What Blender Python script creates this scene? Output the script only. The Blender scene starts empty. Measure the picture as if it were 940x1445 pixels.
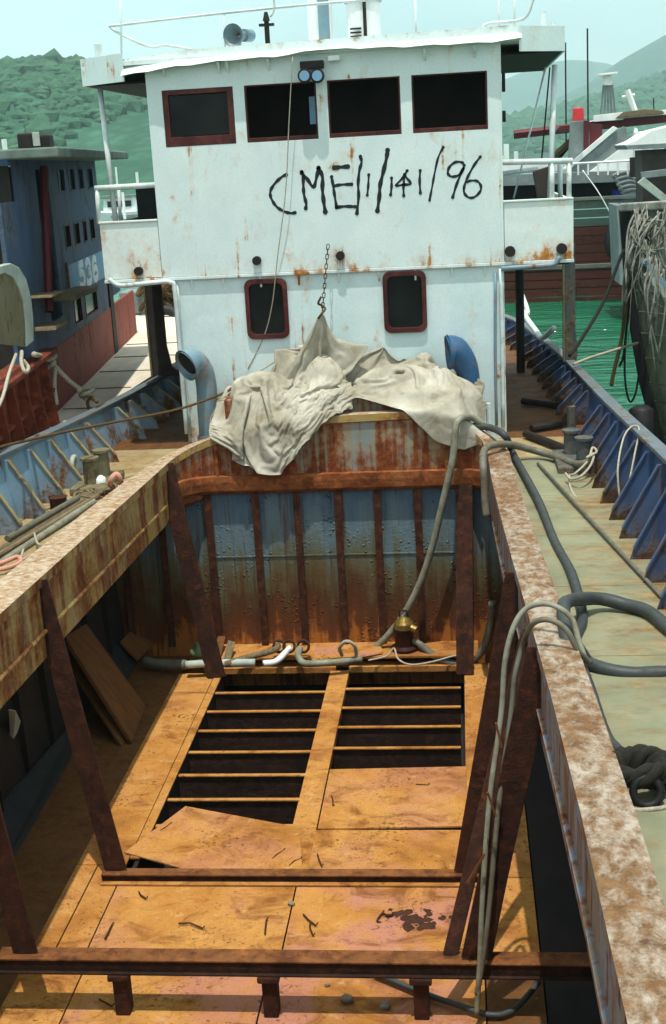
import bpy, bmesh, math, random
import numpy as np
from mathutils import Vector, Matrix
random.seed(7)
rng = np.random.default_rng(5)
sc = bpy.context.scene
COL = sc.collection
# ------------------------------------------------------------------ camera
FPX, CX, CY, ROLL, EYE = 1800.0, 470.0, 722.5, 0.055, 3.5
_n = np.array([ROLL, 1.0]); _n /= np.linalg.norm(_n)
_e = np.array([1.0, -ROLL]); _e /= np.linalg.norm(_e)
_d = float(np.dot(np.array([470, 227.6]) - (CX, CY), _n))
PITCH = math.atan(-_d / FPX)
YAW = math.atan(float(np.dot(np.array([645 - CX, 218 - CY]), _e)) / math.hypot(FPX, _d))
_fh = np.array([-math.sin(YAW), math.cos(YAW), 0]); _R = np.array([math.cos(YAW), math.sin(YAW), 0]); _U = np.array([0, 0, 1.0])
_F = math.cos(PITCH) * _fh - math.sin(PITCH) * _U
_D = -(math.cos(PITCH) * _U + math.sin(PITCH) * _fh)
_C = np.array([0, 0, EYE])
cam = bpy.data.cameras.new("camera"); camo = bpy.data.objects.new("camera", cam); COL.objects.link(camo)
cx_ = _e[0] * _R + _n[0] * _D; cy_ = -(_e[1] * _R + _n[1] * _D)
M4 = Matrix.Identity(4)
for i in range(3):
    M4[i][0], M4[i][1], M4[i][2], M4[i][3] = cx_[i], cy_[i], -_F[i], _C[i]
camo.matrix_world = M4
cam.sensor_fit = 'VERTICAL'; cam.sensor_height = 36; cam.lens = FPX / 1445 * 36
cam.clip_start = 0.05; cam.clip_end = 20000
sc.camera = camo

def at(x, y, X=None, Y=None, Z=None):
    """measured point of the place: the spot seen at a photo position, at a known X, Y or Z (metres)"""
    p = np.array([x - CX, y - CY])
    r = _F * FPX + _R * np.dot(p, _e) + _D * np.dot(p, _n)
    t = (Z - EYE) / r[2] if Z is not None else (Y / r[1] if Y is not None else X / r[0])
    q = _C + r * t
    return Vector((float(q[0]), float(q[1]), float(q[2])))

# ------------------------------------------------------------------ world and sun
SUN_EL, SUN_AZ = math.radians(77), math.radians(178)      # azimuth measured from +Y (aft) clockwise
w = bpy.data.worlds.new("World"); sc.world = w; w.use_nodes = True
nt = w.node_tree; nt.nodes.clear()
o_ = nt.nodes.new('ShaderNodeOutputWorld'); bg = nt.nodes.new('ShaderNodeBackground'); sky = nt.nodes.new('ShaderNodeTexSky')
sky.sky_type = 'NISHITA'; sky.sun_disc = False; sky.sun_elevation = SUN_EL; sky.sun_rotation = SUN_AZ
sky.air_density = 1.0; sky.dust_density = 2.5; sky.ozone_density = 1.2
tc = nt.nodes.new('ShaderNodeTexCoord'); mp = nt.nodes.new('ShaderNodeMapping'); mp.inputs['Scale'].default_value = (1, 1, 3.2)
nz = nt.nodes.new('ShaderNodeTexNoise'); nz.inputs['Scale'].default_value = 2.6; nz.inputs['Detail'].default_value = 7; nz.inputs['Roughness'].default_value = .52
rp = nt.nodes.new('ShaderNodeValToRGB'); rp.color_ramp.elements[0].position = .36; rp.color_ramp.elements[1].position = .66
rp.color_ramp.elements[0].color = (.35, .35, .35, 1); rp.color_ramp.elements[1].color = (.95, .95, .95, 1)
mx = nt.nodes.new('ShaderNodeMix'); mx.data_type = 'RGBA'
mx.inputs[7].default_value = (12.2, 13.4, 13.0, 1)            # bright thin cloud
L = nt.links.new
L(tc.outputs['Generated'], mp.inputs['Vector']); L(mp.outputs[0], nz.inputs['Vector']); L(nz.outputs['Fac'], rp.inputs[0])
L(rp.outputs[0], mx.inputs[0]); L(sky.outputs[0], mx.inputs[6]); L(mx.outputs[2], bg.inputs['Color'])
bg.inputs['Strength'].default_value = 0.09; L(bg.outputs[0], o_.inputs['Surface'])
sun = bpy.data.lights.new("sun", 'SUN'); suno = bpy.data.objects.new("sun", sun); COL.objects.link(suno)
sun.energy = 4.2; sun.angle = math.radians(.6); sun.color = (1, .95, .86)
sd = Vector((math.sin(SUN_AZ) * math.cos(SUN_EL), math.cos(SUN_AZ) * math.cos(SUN_EL), math.sin(SUN_EL)))
suno.rotation_euler = sd.to_track_quat('Z', 'Y').to_euler(); suno.location = (0, 0, 60)
sc.view_settings.view_transform = 'Standard'; sc.view_settings.look = 'None'; sc.view_settings.exposure = 0.42; sc.view_settings.gamma = 1
sc.cycles.max_bounces = 6; sc.cycles.volume_bounces = 1

# ------------------------------------------------------------------ materials
def S(r, g, b):
    f = lambda c: (c / 255 / 12.92) if c / 255 <= .04045 else ((c / 255 + .055) / 1.055) ** 2.4
    return (f(r), f(g), f(b), 1)

class MT:
    def __init__(s, name):
        s.m = bpy.data.materials.new(name); s.m.use_nodes = True; s.t = s.m.node_tree; s.t.nodes.clear()
        s.out = s.t.nodes.new('ShaderNodeOutputMaterial'); s.b = s.t.nodes.new('ShaderNodeBsdfPrincipled')
        s.t.links.new(s.b.outputs[0], s.out.inputs['Surface'])
        s.geo = s.t.nodes.new('ShaderNodeNewGeometry'); s.P = s.geo.outputs['Position']
    def put(s, sock, v):
        if hasattr(v, 'is_output'): s.t.links.new(v, sock)
        else: sock.default_value = v
    def vec(s, sx, sy, sz, off=(0, 0, 0)):
        n = s.t.nodes.new('ShaderNodeMapping'); n.inputs['Scale'].default_value = (sx, sy, sz); n.inputs['Location'].default_value = off
        s.put(n.inputs['Vector'], s.P); return n.outputs[0]
    def noise(s, v, scale=1, detail=5, rough=.6, dist=0):
        n = s.t.nodes.new('ShaderNodeTexNoise'); s.put(n.inputs['Vector'], v); n.inputs['Scale'].default_value = scale
        n.inputs['Detail'].default_value = detail; n.inputs['Roughness'].default_value = rough; n.inputs['Distortion'].default_value = dist
        return n.outputs['Fac']
    def voro(s, v, scale, feat='F1'):
        n = s.t.nodes.new('ShaderNodeTexVoronoi'); n.feature = feat; s.put(n.inputs['Vector'], v); n.inputs['Scale'].default_value = scale
        return n.outputs['Distance']
    def wave(s, v, scale, dist=3, detail=3):
        n = s.t.nodes.new('ShaderNodeTexWave'); s.put(n.inputs['Vector'], v); n.inputs['Scale'].default_value = scale
        n.inputs['Distortion'].default_value = dist; n.inputs['Detail'].default_value = detail; return n.outputs['Fac']
    def ma(s, op, a, b=0.0, clamp=False):
        n = s.t.nodes.new('ShaderNodeMath'); n.operation = op; n.use_clamp = clamp; s.put(n.inputs[0], a); s.put(n.inputs[1], b); return n.outputs[0]
    def rng(s, v, a, b, c=0.0, d=1.0):
        n = s.t.nodes.new('ShaderNodeMapRange'); s.put(n.inputs[0], v)
        for i, k in enumerate((a, b, c, d)): s.put(n.inputs[i + 1], k)
        return n.outputs[0]
    def mix(s, f, a, b, mode='MIX'):
        n = s.t.nodes.new('ShaderNodeMix'); n.data_type = 'RGBA'; n.blend_type = mode; s.put(n.inputs[0], f); s.put(n.inputs[6], a); s.put(n.inputs[7], b); return n.outputs[2]
    def ramp(s, f, stops):
        n = s.t.nodes.new('ShaderNodeValToRGB'); s.put(n.inputs[0], f); e = n.color_ramp.elements
        while len(e) < len(stops): e.new(.5)
        for k, (p, c) in zip(e, stops): k.position = p; k.color = c
        return n.outputs[0]
    def xyz(s, i):
        n = s.t.nodes.new('ShaderNodeSeparateXYZ'); s.put(n.inputs[0], s.P); return n.outputs[i]
    def bump(s, h, st=.5, dist=.02, nrm=None):
        n = s.t.nodes.new('ShaderNodeBump'); n.inputs['Strength'].default_value = st; n.inputs['Distance'].default_value = dist
        s.put(n.inputs['Height'], h)
        if nrm is not None: s.put(n.inputs['Normal'], nrm)
        return n.outputs[0]
    def fin(s, col, rough=.7, metal=0.0, nrm=None, spec=.3):
        s.put(s.b.inputs['Base Color'], col); s.put(s.b.inputs['Roughness'], rough); s.put(s.b.inputs['Metallic'], metal)
        s.put(s.b.inputs['Specular IOR Level'], spec)
        if nrm is not None: s.put(s.b.inputs['Normal'], nrm)
        return s.m

RUST = (S(58, 30, 16), S(108, 58, 26), S(156, 94, 44))
def rusty(name, paint, cover=.5, vs=(2.5, 2.5, .8), fine=16, soft=.05, rust=RUST, paint2=None, stain=.5, zg=None, rough=.65, bump=.5, off=(0, 0, 0), stainc=None, extra=None, dent=4.0):
    """painted steel broken by rust; zg=(z0,z1,k): more rust from z1 towards z0"""
    m = MT(name); P = m.P
    a = m.noise(m.vec(*vs, off), 1, 6, .62, .3); b = m.noise(P, fine, 4, .65)
    k = m.ma('ADD', m.ma('MULTIPLY', a, .72), m.ma('MULTIPLY', b, .28))
    if zg:
        k = m.ma('ADD', k, m.rng(m.xyz(2), zg[0], zg[1], zg[2], 0.0))
    if extra: k = m.ma('ADD', k, extra(m))
    t = .5 + (.5 - cover) * .42
    mask = m.rng(k, t - soft, t + soft)
    halo = m.rng(k, t - soft * 3.2, t + soft)
    rc = m.ramp(m.noise(P, 9, 6, .7, .4), [(.3, rust[0]), (.5, rust[1]), (.7, rust[2])])
    p2 = paint2 or tuple(c * .72 for c in paint[:3]) + (1,)
    pc = m.mix(m.rng(m.noise(m.vec(vs[0] * .8, vs[1] * .8, vs[2] * .8, (3, 7, 1)), 1, 5, .6), .35, .65), paint, p2)
    pc = m.mix(m.rng(m.noise(P, 38, 3, .6), .3, .75, 0, .3), pc, tuple(c * .6 for c in paint[:3]) + (1,))
    sc_ = stainc or rust[2]
    col = m.mix(m.ma('MULTIPLY', halo, stain), pc, sc_)
    col = m.mix(mask, col, rc)
    dn = m.ma('MULTIPLY', m.noise(P, 1.7, 2, .45, .5), dent)
    h = m.ma('ADD', dn, m.ma('ADD', m.ma('MULTIPLY', mask, .5), m.ma('MULTIPLY', m.noise(P, 45, 4, .7), m.ma('ADD', m.ma('MULTIPLY', mask, .8), .12))))
    return m.fin(col, m.rng(mask, 0, 1, rough, .88), 0, m.bump(h, bump, .012))

def plain(name, col, var=.25, scale=6, rough=.7, metal=0, bump=.2, spec=.3, vs=(1, 1, 1)):
    m = MT(name)
    n = m.noise(m.vec(*vs), scale, 6, .62)
    c = m.mix(m.rng(n, .3, .7), col, tuple(x * (1 - var * 2) for x in col[:3]) + (1,))
    return m.fin(c, rough, metal, m.bump(m.noise(m.vec(*vs), scale * 4, 4, .6), bump, .01), spec)

MAT = {}
WHITE = (.66, .76, .75, 1)
def _spots(m):      # sparse rust blooms
    v = m.noise(m.vec(2.2, 2.2, 1.7, (5, 2, 9)), 1, 3, .5); v2 = m.noise(m.vec(11, 11, .45, (2, 8, 3)), 1, 2, .5)
    return m.ma('ADD', m.rng(v, .62, .72, 0, .14), m.rng(v2, .62, .74, 0, .14))
MAT['white'] = rusty('white_house_paint', WHITE, cover=.10, vs=(3.2, 3.2, 1.6), fine=9, soft=.035, paint2=(.60, .71, .71, 1), stain=.45, zg=(2.22, 2.5, .07), rough=.5, bump=.25, extra=_spots, rust=(S(96, 54, 24), S(150, 92, 40), S(190, 138, 72)))
MAT['wingwhite'] = rusty('wing_white_paint', (.70, .77, .74, 1), cover=.16, vs=(3.5, 3.5, 2.2), fine=9, soft=.04, paint2=(.64, .73, .71, 1), stain=.5, zg=(2.22, 2.5, .13), rough=.5, bump=.25, rust=(S(96, 54, 24), S(160, 96, 40), S(200, 146, 72)))
MAT['roofwhite'] = rusty('roof_edge_paint', (.72, .80, .78, 1), cover=.06, vs=(6, 6, 5), fine=14, soft=.05, paint2=(.66, .76, .75, 1), stain=.4, rough=.5, bump=.3, zg=(4.98, 4.82, .12))
MAT['lower'] = rusty('lower_house_paint', (.64, .75, .75, 1), cover=.09, vs=(3, 3, 1.1), fine=9, soft=.035, paint2=(.53, .68, .69, 1), stain=.5, rough=.5, bump=.25, zg=(.1, .9, .13), extra=_spots, rust=(S(96, 54, 24), S(150, 92, 40), S(190, 138, 72)))
MAT['rail'] = rusty('rail_white_paint', (.66, .76, .75, 1), cover=.14, vs=(5, 5, 3), fine=20, stain=.4, rough=.45)
MAT['maroon'] = rusty('maroon_window_paint', S(72, 22, 20), cover=.2, vs=(5, 5, 4), paint2=S(52, 14, 14), rough=.5, rust=(S(40, 16, 12), S(80, 34, 24), S(120, 70, 56)))
m = MT('dark_window_glass'); MAT['glass'] = m.fin(m.mix(m.rng(m.noise(m.P, 2.5, 3), .3, .7), (.006, .008, .008, 1), (.014, .018, .017, 1)), .2, 0, None, .12)
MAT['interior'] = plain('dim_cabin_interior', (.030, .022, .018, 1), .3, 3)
MAT['cop'] = plain('cabin_fittings', (.06, .05, .045, 1), .3, 5)
MAT['spray'] = plain('black_spray_paint', (.010, .016, .022, 1), .2, 20, .6)
def _broad(m): return m.ma('MULTIPLY', m.ma('SUBTRACT', m.noise(m.vec(1.6, 1.1, 1), 1, 4, .6), .5), .5)
MAT['coamtop'] = rusty('coaming_top_paint', (.40, .36, .30, 1), extra=_broad, cover=.52, vs=(15, 9, 12), fine=70, soft=.09, paint2=(.36, .32, .26, 1), stain=.55, rust=(S(76, 52, 32), S(110, 80, 50), S(136, 104, 70)), bump=.6)
def _run(m):
    return m.ma('MULTIPLY', m.ma('SUBTRACT', m.noise(m.vec(14, 14, .35, (2, 2, 2)), 1, 3, .5), .5), .55)
def _run2(m):
    return m.ma('ADD', m.ma('MULTIPLY', m.ma('SUBTRACT', m.noise(m.vec(9, 9, .5, (2, 2, 2)), 1, 4, .6), .5), .32), m.ma('MULTIPLY', m.ma('SUBTRACT', m.noise(m.vec(.9, .9, 2, (6, 2, 2)), 1, 4, .6), .5), .35))
MAT['coamtopl'] = rusty('left_coaming_top_paint', (.52, .47, .38, 1), cover=.42, vs=(14, 17, 14), fine=60, soft=.09, paint2=(.44, .38, .28, 1), stain=.55, rust=(S(104, 72, 44), S(138, 102, 64), S(166, 128, 86)), bump=.6)
MAT['coamin'] = rusty('coaming_side_paint', S(176, 148, 78), cover=.48, vs=(3.2, 3.2, .9), fine=18, soft=.08, paint2=S(150, 148, 116), stain=.55, rust=(S(58, 26, 11), S(104, 52, 20), S(142, 86, 36)), bump=.5, extra=_run2)
MAT['coamaft'] = rusty('coaming_aft_paint', S(122, 142, 140), cover=.42, vs=(2.6, 2.6, .7), fine=13, soft=.07, paint2=S(150, 140, 100), stain=.6, rust=(S(76, 30, 14), S(112, 54, 24), S(146, 88, 40)), bump=.5, extra=_run, zg=(-.15, .3, .12))
MAT['coamright'] = rusty('coaming_blue_paint', S(112, 136, 158), cover=.34, vs=(5, 5, .4), fine=13, soft=.07, paint2=S(120, 100, 62), stain=.6, rust=(S(60, 28, 14), S(100, 52, 22), S(140, 84, 36)), bump=.5, extra=_run)
MAT['flange'] = rusty('flange_rust', S(124, 80, 46), cover=.66, vs=(4, 4, 4), rust=(S(72, 34, 15), S(120, 64, 28), S(164, 98, 48)), soft=.1, bump=.6)
# hold bulkhead: blue paint above going over to rust below, blistered
m = MT('bulkhead_paint'); z = m.xyz(2)
gz = m.rng(z, -2.35, -.25)
ns = m.noise(m.vec(6, 6, .45), 1, 5, .6); nb = m.noise(m.P, 7, 6, .65); n0 = m.noise(m.P, 28, 4, .7)
k = m.ma('ADD', gz, m.ma('MULTIPLY', m.ma('SUBTRACT', m.ma('ADD', m.ma('MULTIPLY', ns, .7), m.ma('MULTIPLY', nb, .3)), .5), 1.1))
col = m.ramp(k, [(0.02, S(160, 98, 40)), (.10, S(98, 52, 23)), (.28, S(80, 50, 27)), (.40, S(92, 78, 50)), (.54, S(94, 98, 82)), (.68, S(98, 118, 126)), (.95, S(72, 94, 114))])
bl = m.rng(m.voro(m.P, 19), .0, .36, 1, 0); bm = m.rng(m.noise(m.vec(4, 4, 2.4, (8, 3, 1)), 1, 4, .6), .50, .60)
bl = m.ma('MULTIPLY', bl, bm)
stq = m.rng(m.noise(m.vec(16, 16, .8, (1, 5, 3)), 1, 4, .6), .53, .66, 0, .75); col = m.mix(stq, col, S(76, 42, 21))
col = m.mix(m.rng(bl, .35, .6, 0, .85), col, m.ramp(n0, [(.35, S(60, 26, 14)), (.65, S(112, 58, 28))]))
MAT['bulk'] = m.fin(col, .7, 0, m.bump(m.ma('ADD', bl, m.ma('MULTIPLY', n0, .3)), .9, .03), .3)
MAT['stiff'] = rusty('stiffener_rust', S(64, 46, 34), cover=.70, vs=(6, 6, 1.2), rust=(S(32, 15, 8), S(62, 30, 15), S(98, 56, 28)), bump=.7)
MAT['brace'] = rusty('brace_rust', S(50, 26, 14), cover=.72, vs=(3, 3, 1.2), fine=22, soft=.14, rust=(S(24, 11, 7), S(46, 21, 11), S(88, 46, 22)), bump=.7)
MAT['beam'] = rusty('beam_shaded_rust', S(40, 22, 13), cover=.7, vs=(3, 5, 5), rust=(S(20, 9, 6), S(38, 19, 10), S(64, 36, 18)), bump=.6)  # dark rust, with the shade on the beam fronts put into the colour
MAT['beamtop'] = rusty('beam_top_lit_dust', S(116, 72, 36), cover=.55, vs=(4, 6, 5), rust=(S(52, 27, 13), S(92, 52, 23), S(140, 88, 42)), soft=.1, bump=.6)  # dusty rust, with the sunlit tone of the beam tops put in
# ochre dusty hold floor
def floor_mat(name, tint, off):
    m = MT(name)
    n1 = m.noise(m.vec(1.1, 1.1, 1.1, off), 1, 6, .6, .4); n2 = m.noise(m.vec(6, 9, 6, off), 1, 6, .68, .6); n3 = m.noise(m.P, 60, 3, .7)
    c = m.ramp(n1, [(.30, S(138, 92, 42)), (.43, S(174, 120, 56)), (.57, S(190, 140, 74)), (.72, S(164, 114, 60))])
    c = m.mix(m.rng(n2, .52, .70, 0, .6), c, S(150, 98, 46))
    c = m.mix(m.rng(n2, .42, .30, 0, .55), c, S(208, 172, 116))
    pk = m.rng(m.noise(m.vec(1.4, 1.4, 1.4, (off[0] + 4, 9, 2)), 1, 4, .6), .46, .60, 0, tint); c = m.mix(pk, c, S(178, 122, 108))
    d1 = m.noise(m.vec(2.3, 3.0, 2.3, (off[1], 4, off[0])), 1, 6, .7, .8); c = m.mix(m.rng(d1, .51, .66, 0, .85), c, S(112, 66, 30)); c = m.mix(m.rng(m.noise(m.vec(14, 3, 8, off), 1, 4, .7), .6, .75, 0, .45), c, S(112, 64, 28))
    sp = m.rng(m.ma('ADD', m.noise(m.P, 26, 5, .75), m.ma('MULTIPLY', m.noise(m.vec(1.7, 1.7, 1.7, (1, off[1], 5)), 1, 3), .35)), .76, .86, 0, .9); c = m.mix(sp, c, S(58, 34, 22))
    c = m.mix(m.rng(n3, .3, .7, 0, .35), c, S(120, 66, 26))
    return m.fin(c, .86, 0, m.bump(m.ma('ADD', m.ma('ADD', n2, m.ma('MULTIPLY', d1, 1.5)), m.ma('MULTIPLY', n3, .5)), .6, .02), .15)
MAT['floor'] = floor_mat('hold_floor_rust', .35, (0, 0, 0)); MAT['floorb'] = floor_mat('hold_plate_rust', .1, (5, 3, 2)); MAT['floorc'] = floor_mat('hold_plate_pink_rust', .8, (9, 8, 2))
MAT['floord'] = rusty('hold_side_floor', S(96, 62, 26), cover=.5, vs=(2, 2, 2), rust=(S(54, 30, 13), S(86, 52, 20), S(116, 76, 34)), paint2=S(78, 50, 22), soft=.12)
m = MT('pale_deck_paint')
n1 = m.noise(m.vec(1.2, 2.2, 1), 1, 6, .65, .5); n2 = m.noise(m.vec(7, 12, 7), 1, 5, .65); ex = m.rng(m.xyz(0), .9, 1.5, -.02, .10)
gm = m.rng(m.ma('ADD', m.ma('ADD', m.ma('MULTIPLY', n1, .65), m.ma('MULTIPLY', n2, .35)), ex), .47, .65)
gc = m.mix(m.rng(m.noise(m.P, 1.9, 5), .35, .65), S(134, 133, 106), S(110, 114, 92))
gr = m.ramp(m.noise(m.vec(5, 8, 5), 1, 6, .7), [(.3, S(84, 62, 38)), (.5, S(124, 100, 66)), (.7, S(150, 132, 98))])
MAT['deck'] = m.fin(m.mix(gm, gc, gr), .8, 0, m.bump(m.ma('ADD', n2, m.ma('MULTIPLY', m.noise(m.P, 50, 3), .4)), .4, .01), .2)
MAT['deckl'] = rusty('left_deck_paint', S(168, 156, 120), cover=.45, vs=(3, 3, 3), paint2=S(140, 128, 96), soft=.12, rust=(S(96, 70, 40), S(130, 104, 64), S(160, 136, 96)))
MAT['bulwl'] = rusty('bulwark_light_blue', S(124, 154, 172), cover=.22, vs=(3, 3, 1), paint2=S(108, 138, 160), stain=.4, rust=(S(70, 44, 28), S(104, 70, 40), S(136, 100, 62)), zg=(0, .5, .12))
MAT['bulwr'] = rusty('bulwark_dark_blue', S(50, 78, 126), cover=.14, vs=(3, 3, 1), paint2=S(42, 66, 108), stain=.3, rust=(S(40, 30, 28), S(60, 44, 34), S(92, 70, 50)), zg=(0, .35, .16))
MAT['knee'] = rusty('knee_blue_paint', S(66, 92, 128), cover=.22, vs=(6, 6, 2.5), paint2=S(44, 64, 98), stain=.45, rust=(S(36, 28, 26), S(70, 50, 36), S(116, 92, 60)), zg=(.05, .28, .22))
MAT['kneeedge'] = rusty('knee_edge_sunlit', S(150, 142, 104), cover=.35, vs=(6, 6, 3), rust=(S(86, 60, 34), S(122, 96, 58), S(150, 124, 80)))  # left knee flanges: their sunlit look put into the colour
MAT['railcap'] = rusty('rail_cap_paint', S(92, 110, 124), cover=.34, vs=(4, 4, 4), rust=(S(60, 50, 40), S(96, 84, 66), S(128, 116, 92)))
MAT['hull'] = rusty('hull_blue_paint', S(44, 60, 88), cover=.3)
MAT['shadesteel'] = plain('shade_dark_steel', (.020, .016, .014, 1), .3, 4)  # near-black: shade below decks and in the bilge put into the colour
MAT['bluevent'] = rusty('vent_blue_paint', S(52, 92, 128), cover=.1, vs=(4, 4, 4), paint2=S(44, 80, 112), rough=.4, bump=.2)
MAT['greyvent'] = rusty('vent_grey_paint', S(120, 150, 160), cover=.2, vs=(4, 4, 3), paint2=S(96, 124, 140), rough=.45, bump=.25)
MAT['black'] = plain('black_rubber', (.012, .012, .013, 1), .2, 8, .6)
MAT['hosed'] = rusty('dark_grey_hose', S(50, 58, 60), cover=.3, vs=(7, 7, 7), fine=30, soft=.12, paint2=S(40, 46, 48), stain=.3, rust=(S(40, 42, 40), S(60, 62, 58), S(88, 88, 80)), rough=.5, bump=.2, dent=0)
MAT['hosel'] = rusty('pale_grey_hose', S(140, 144, 130), cover=.35, vs=(7, 7, 7), fine=30, soft=.12, paint2=S(122, 126, 112), stain=.3, rust=(S(70, 62, 48), S(104, 94, 74), S(136, 126, 104)), rough=.5, bump=.2, dent=0)
MAT['hosem'] = rusty('worn_grey_hose', S(108, 108, 96), cover=.35, vs=(7, 7, 7), fine=30, soft=.12, paint2=S(90, 92, 82), stain=.3, rust=(S(54, 46, 36), S(84, 74, 58), S(116, 104, 84)), rough=.5, bump=.2, dent=0)
MAT['cord'] = plain('cream_rope_fibre', S(186, 178, 158), .25, 60, .9, bump=.6)
MAT['ropegrey'] = plain('sun_bleached_rope', S(148, 150, 138), .4, 6, .9, bump=.5)
MAT['corddark'] = plain('tarred_rope_fibre', S(44, 42, 36), .3, 60, .9, bump=.8)
MAT['cordbrown'] = plain('brown_rope_fibre', S(98, 76, 44), .3, 60, .9, bump=.6)
MAT['pinkrope'] = plain('pink_rope_fibre', S(206, 150, 128), .2, 60, .9)
MAT['wood'] = plain('weathered_timber', S(128, 112, 84), .3, 5, .85, bump=.5, vs=(6, 1, 6))
MAT['woodb'] = plain('brown_board', S(116, 74, 34), .25, 4, .8, bump=.4, vs=(1, 4, 1))
MAT['woodg'] = plain('grey_board', S(40, 42, 42), .25, 4, .8, bump=.4)
MAT['palep'] = plain('pale_panel', S(176, 186, 176), .2, 4, .7)
MAT['iron'] = plain('dark_iron', S(46, 40, 36), .3, 10, .6, .3)
MAT['nail'] = plain('rusted_iron', S(70, 38, 20), .3, 20, .8)
MAT['bollard'] = rusty('bollard_paint', S(60, 76, 84), cover=.35, vs=(6, 6, 3), rust=(S(44, 34, 28), S(84, 66, 48), S(130, 116, 88)))
MAT['bolll'] = rusty('bollard_olive_paint', S(108, 104, 80), cover=.4, vs=(6, 6, 3), rust=(S(64, 54, 36), S(100, 88, 62), S(136, 124, 92)))
MAT['brass'] = plain('worn_brass', S(150, 124, 62), .3, 14, .4, .6)
MAT['pump'] = plain('pump_casing', S(58, 26, 14), .3, 10, .5, .2)
m = MT('canvas_tarpaulin')
n1 = m.noise(m.vec(2, 2, 2), 1, 5, .6); wv = m.noise(m.P, 160, 2, .5)
c = m.mix(m.rng(n1, .35, .68), S(178, 174, 160), S(134, 128, 110)); c = m.mix(m.rng(m.noise(m.vec(5, 5, 5, (4, 1, 1)), 1, 5, .65), .58, .72, 0, .6), c, S(108, 94, 64))
rg1 = m.ma('ABSOLUTE', m.ma('SUBTRACT', m.noise(m.vec(3.4, 3.4, 2.0), 1, 2, .45, .9), .5)); rg2 = m.ma('ABSOLUTE', m.ma('SUBTRACT', m.noise(m.vec(11, 11, 8, (3, 1, 7)), 1, 3, .55, .8), .5))
h = m.ma('MINIMUM', m.ma('MULTIPLY', rg1, 6.0), .9)
c = m.mix(m.rng(rg1, .0, .03, .12, 0), c, S(104, 92, 66))
MAT['canvas'] = m.fin(c, .92, 0, m.bump(m.ma('ADD', h, m.ma('ADD', m.ma('MULTIPLY', wv, .03), m.ma('MULTIPLY', m.noise(m.P, 24, 4, .6, .6), .5))), .22, .03), .1)
# neighbours
MAT['b536'] = rusty('neighbour_blue_paint', S(58, 84, 120), cover=.36, vs=(3, 3, 1.2), paint2=S(44, 64, 96), stain=.3, rust=(S(40, 44, 56), S(66, 74, 84), S(110, 116, 120)), bump=.3)
MAT['l536'] = rusty('neighbour_pale_blue', S(120, 160, 190), cover=.16, vs=(4, 4, 2), paint2=S(104, 146, 180), stain=.3, rust=(S(70, 84, 100), S(96, 112, 124), S(140, 150, 150)), bump=.2)
MAT['r536'] = rusty('neighbour_red_paint', S(140, 46, 34), cover=.34, vs=(2.5, 2.5, .8), paint2=S(136, 44, 32), stain=.3, rust=(S(70, 34, 26), S(104, 54, 38), S(150, 96, 74)), bump=.3)
MAT['o536'] = rusty('neighbour_rust_bulwark', S(112, 42, 28), cover=.55, vs=(3, 3, .7), rust=(S(52, 22, 13), S(98, 40, 22), S(134, 66, 36)), bump=.5)
MAT['d536'] = plain('bleached_deck', (.66, .60, .48, 1), .12, 3, .85, bump=.3, vs=(2, .5, 1))
MAT['mark'] = plain('white_number_paint', (.74, .82, .86, 1), .15, 12, .7)
MAT['roof536'] = plain('grey_green_roof', S(120, 136, 128), .25, 4, .8)
MAT['jred'] = rusty('junk_red_plank', S(112, 28, 28), cover=.4, vs=(.6, 3, 3), paint2=S(104, 28, 26), rust=(S(40, 18, 16), S(80, 40, 34), S(120, 84, 66)), soft=.1)
MAT['jgrn'] = rusty('junk_green_plank', S(96, 120, 116), cover=.35, vs=(.6, 3, 3), paint2=S(80, 100, 98), rust=(S(50, 54, 50), S(84, 84, 74), S(120, 112, 96)), soft=.1)
MAT['jwhite'] = plain('boat_white_paint', (.80, .83, .81, 1), .1, 3, .5)
MAT['jgrey'] = plain('boat_grey_paint', S(128, 138, 138), .2, 3, .6)
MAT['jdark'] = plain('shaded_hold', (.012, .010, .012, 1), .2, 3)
MAT['jmaroon'] = plain('boat_maroon_trim', S(92, 26, 34), .2, 4, .6)
MAT['red'] = plain('red_bucket', S(206, 48, 56), .1, 4, .5); MAT['blue'] = plain('blue_plastic', S(22, 44, 150), .1, 4, .4)
MAT['tarwood'] = rusty('old_tarred_plank', S(176, 176, 156), cover=.3, vs=(4, 4, 1.4), rust=(S(40, 38, 30), S(88, 80, 60), S(150, 138, 106)), paint2=S(112, 118, 104), soft=.12)
MAT['palewood'] = rusty('old_pale_plank', S(190, 192, 182), cover=.4, vs=(5, 5, .8), rust=(S(64, 66, 58), S(104, 104, 92), S(140, 138, 122)), paint2=S(160, 164, 156), soft=.1)
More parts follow.
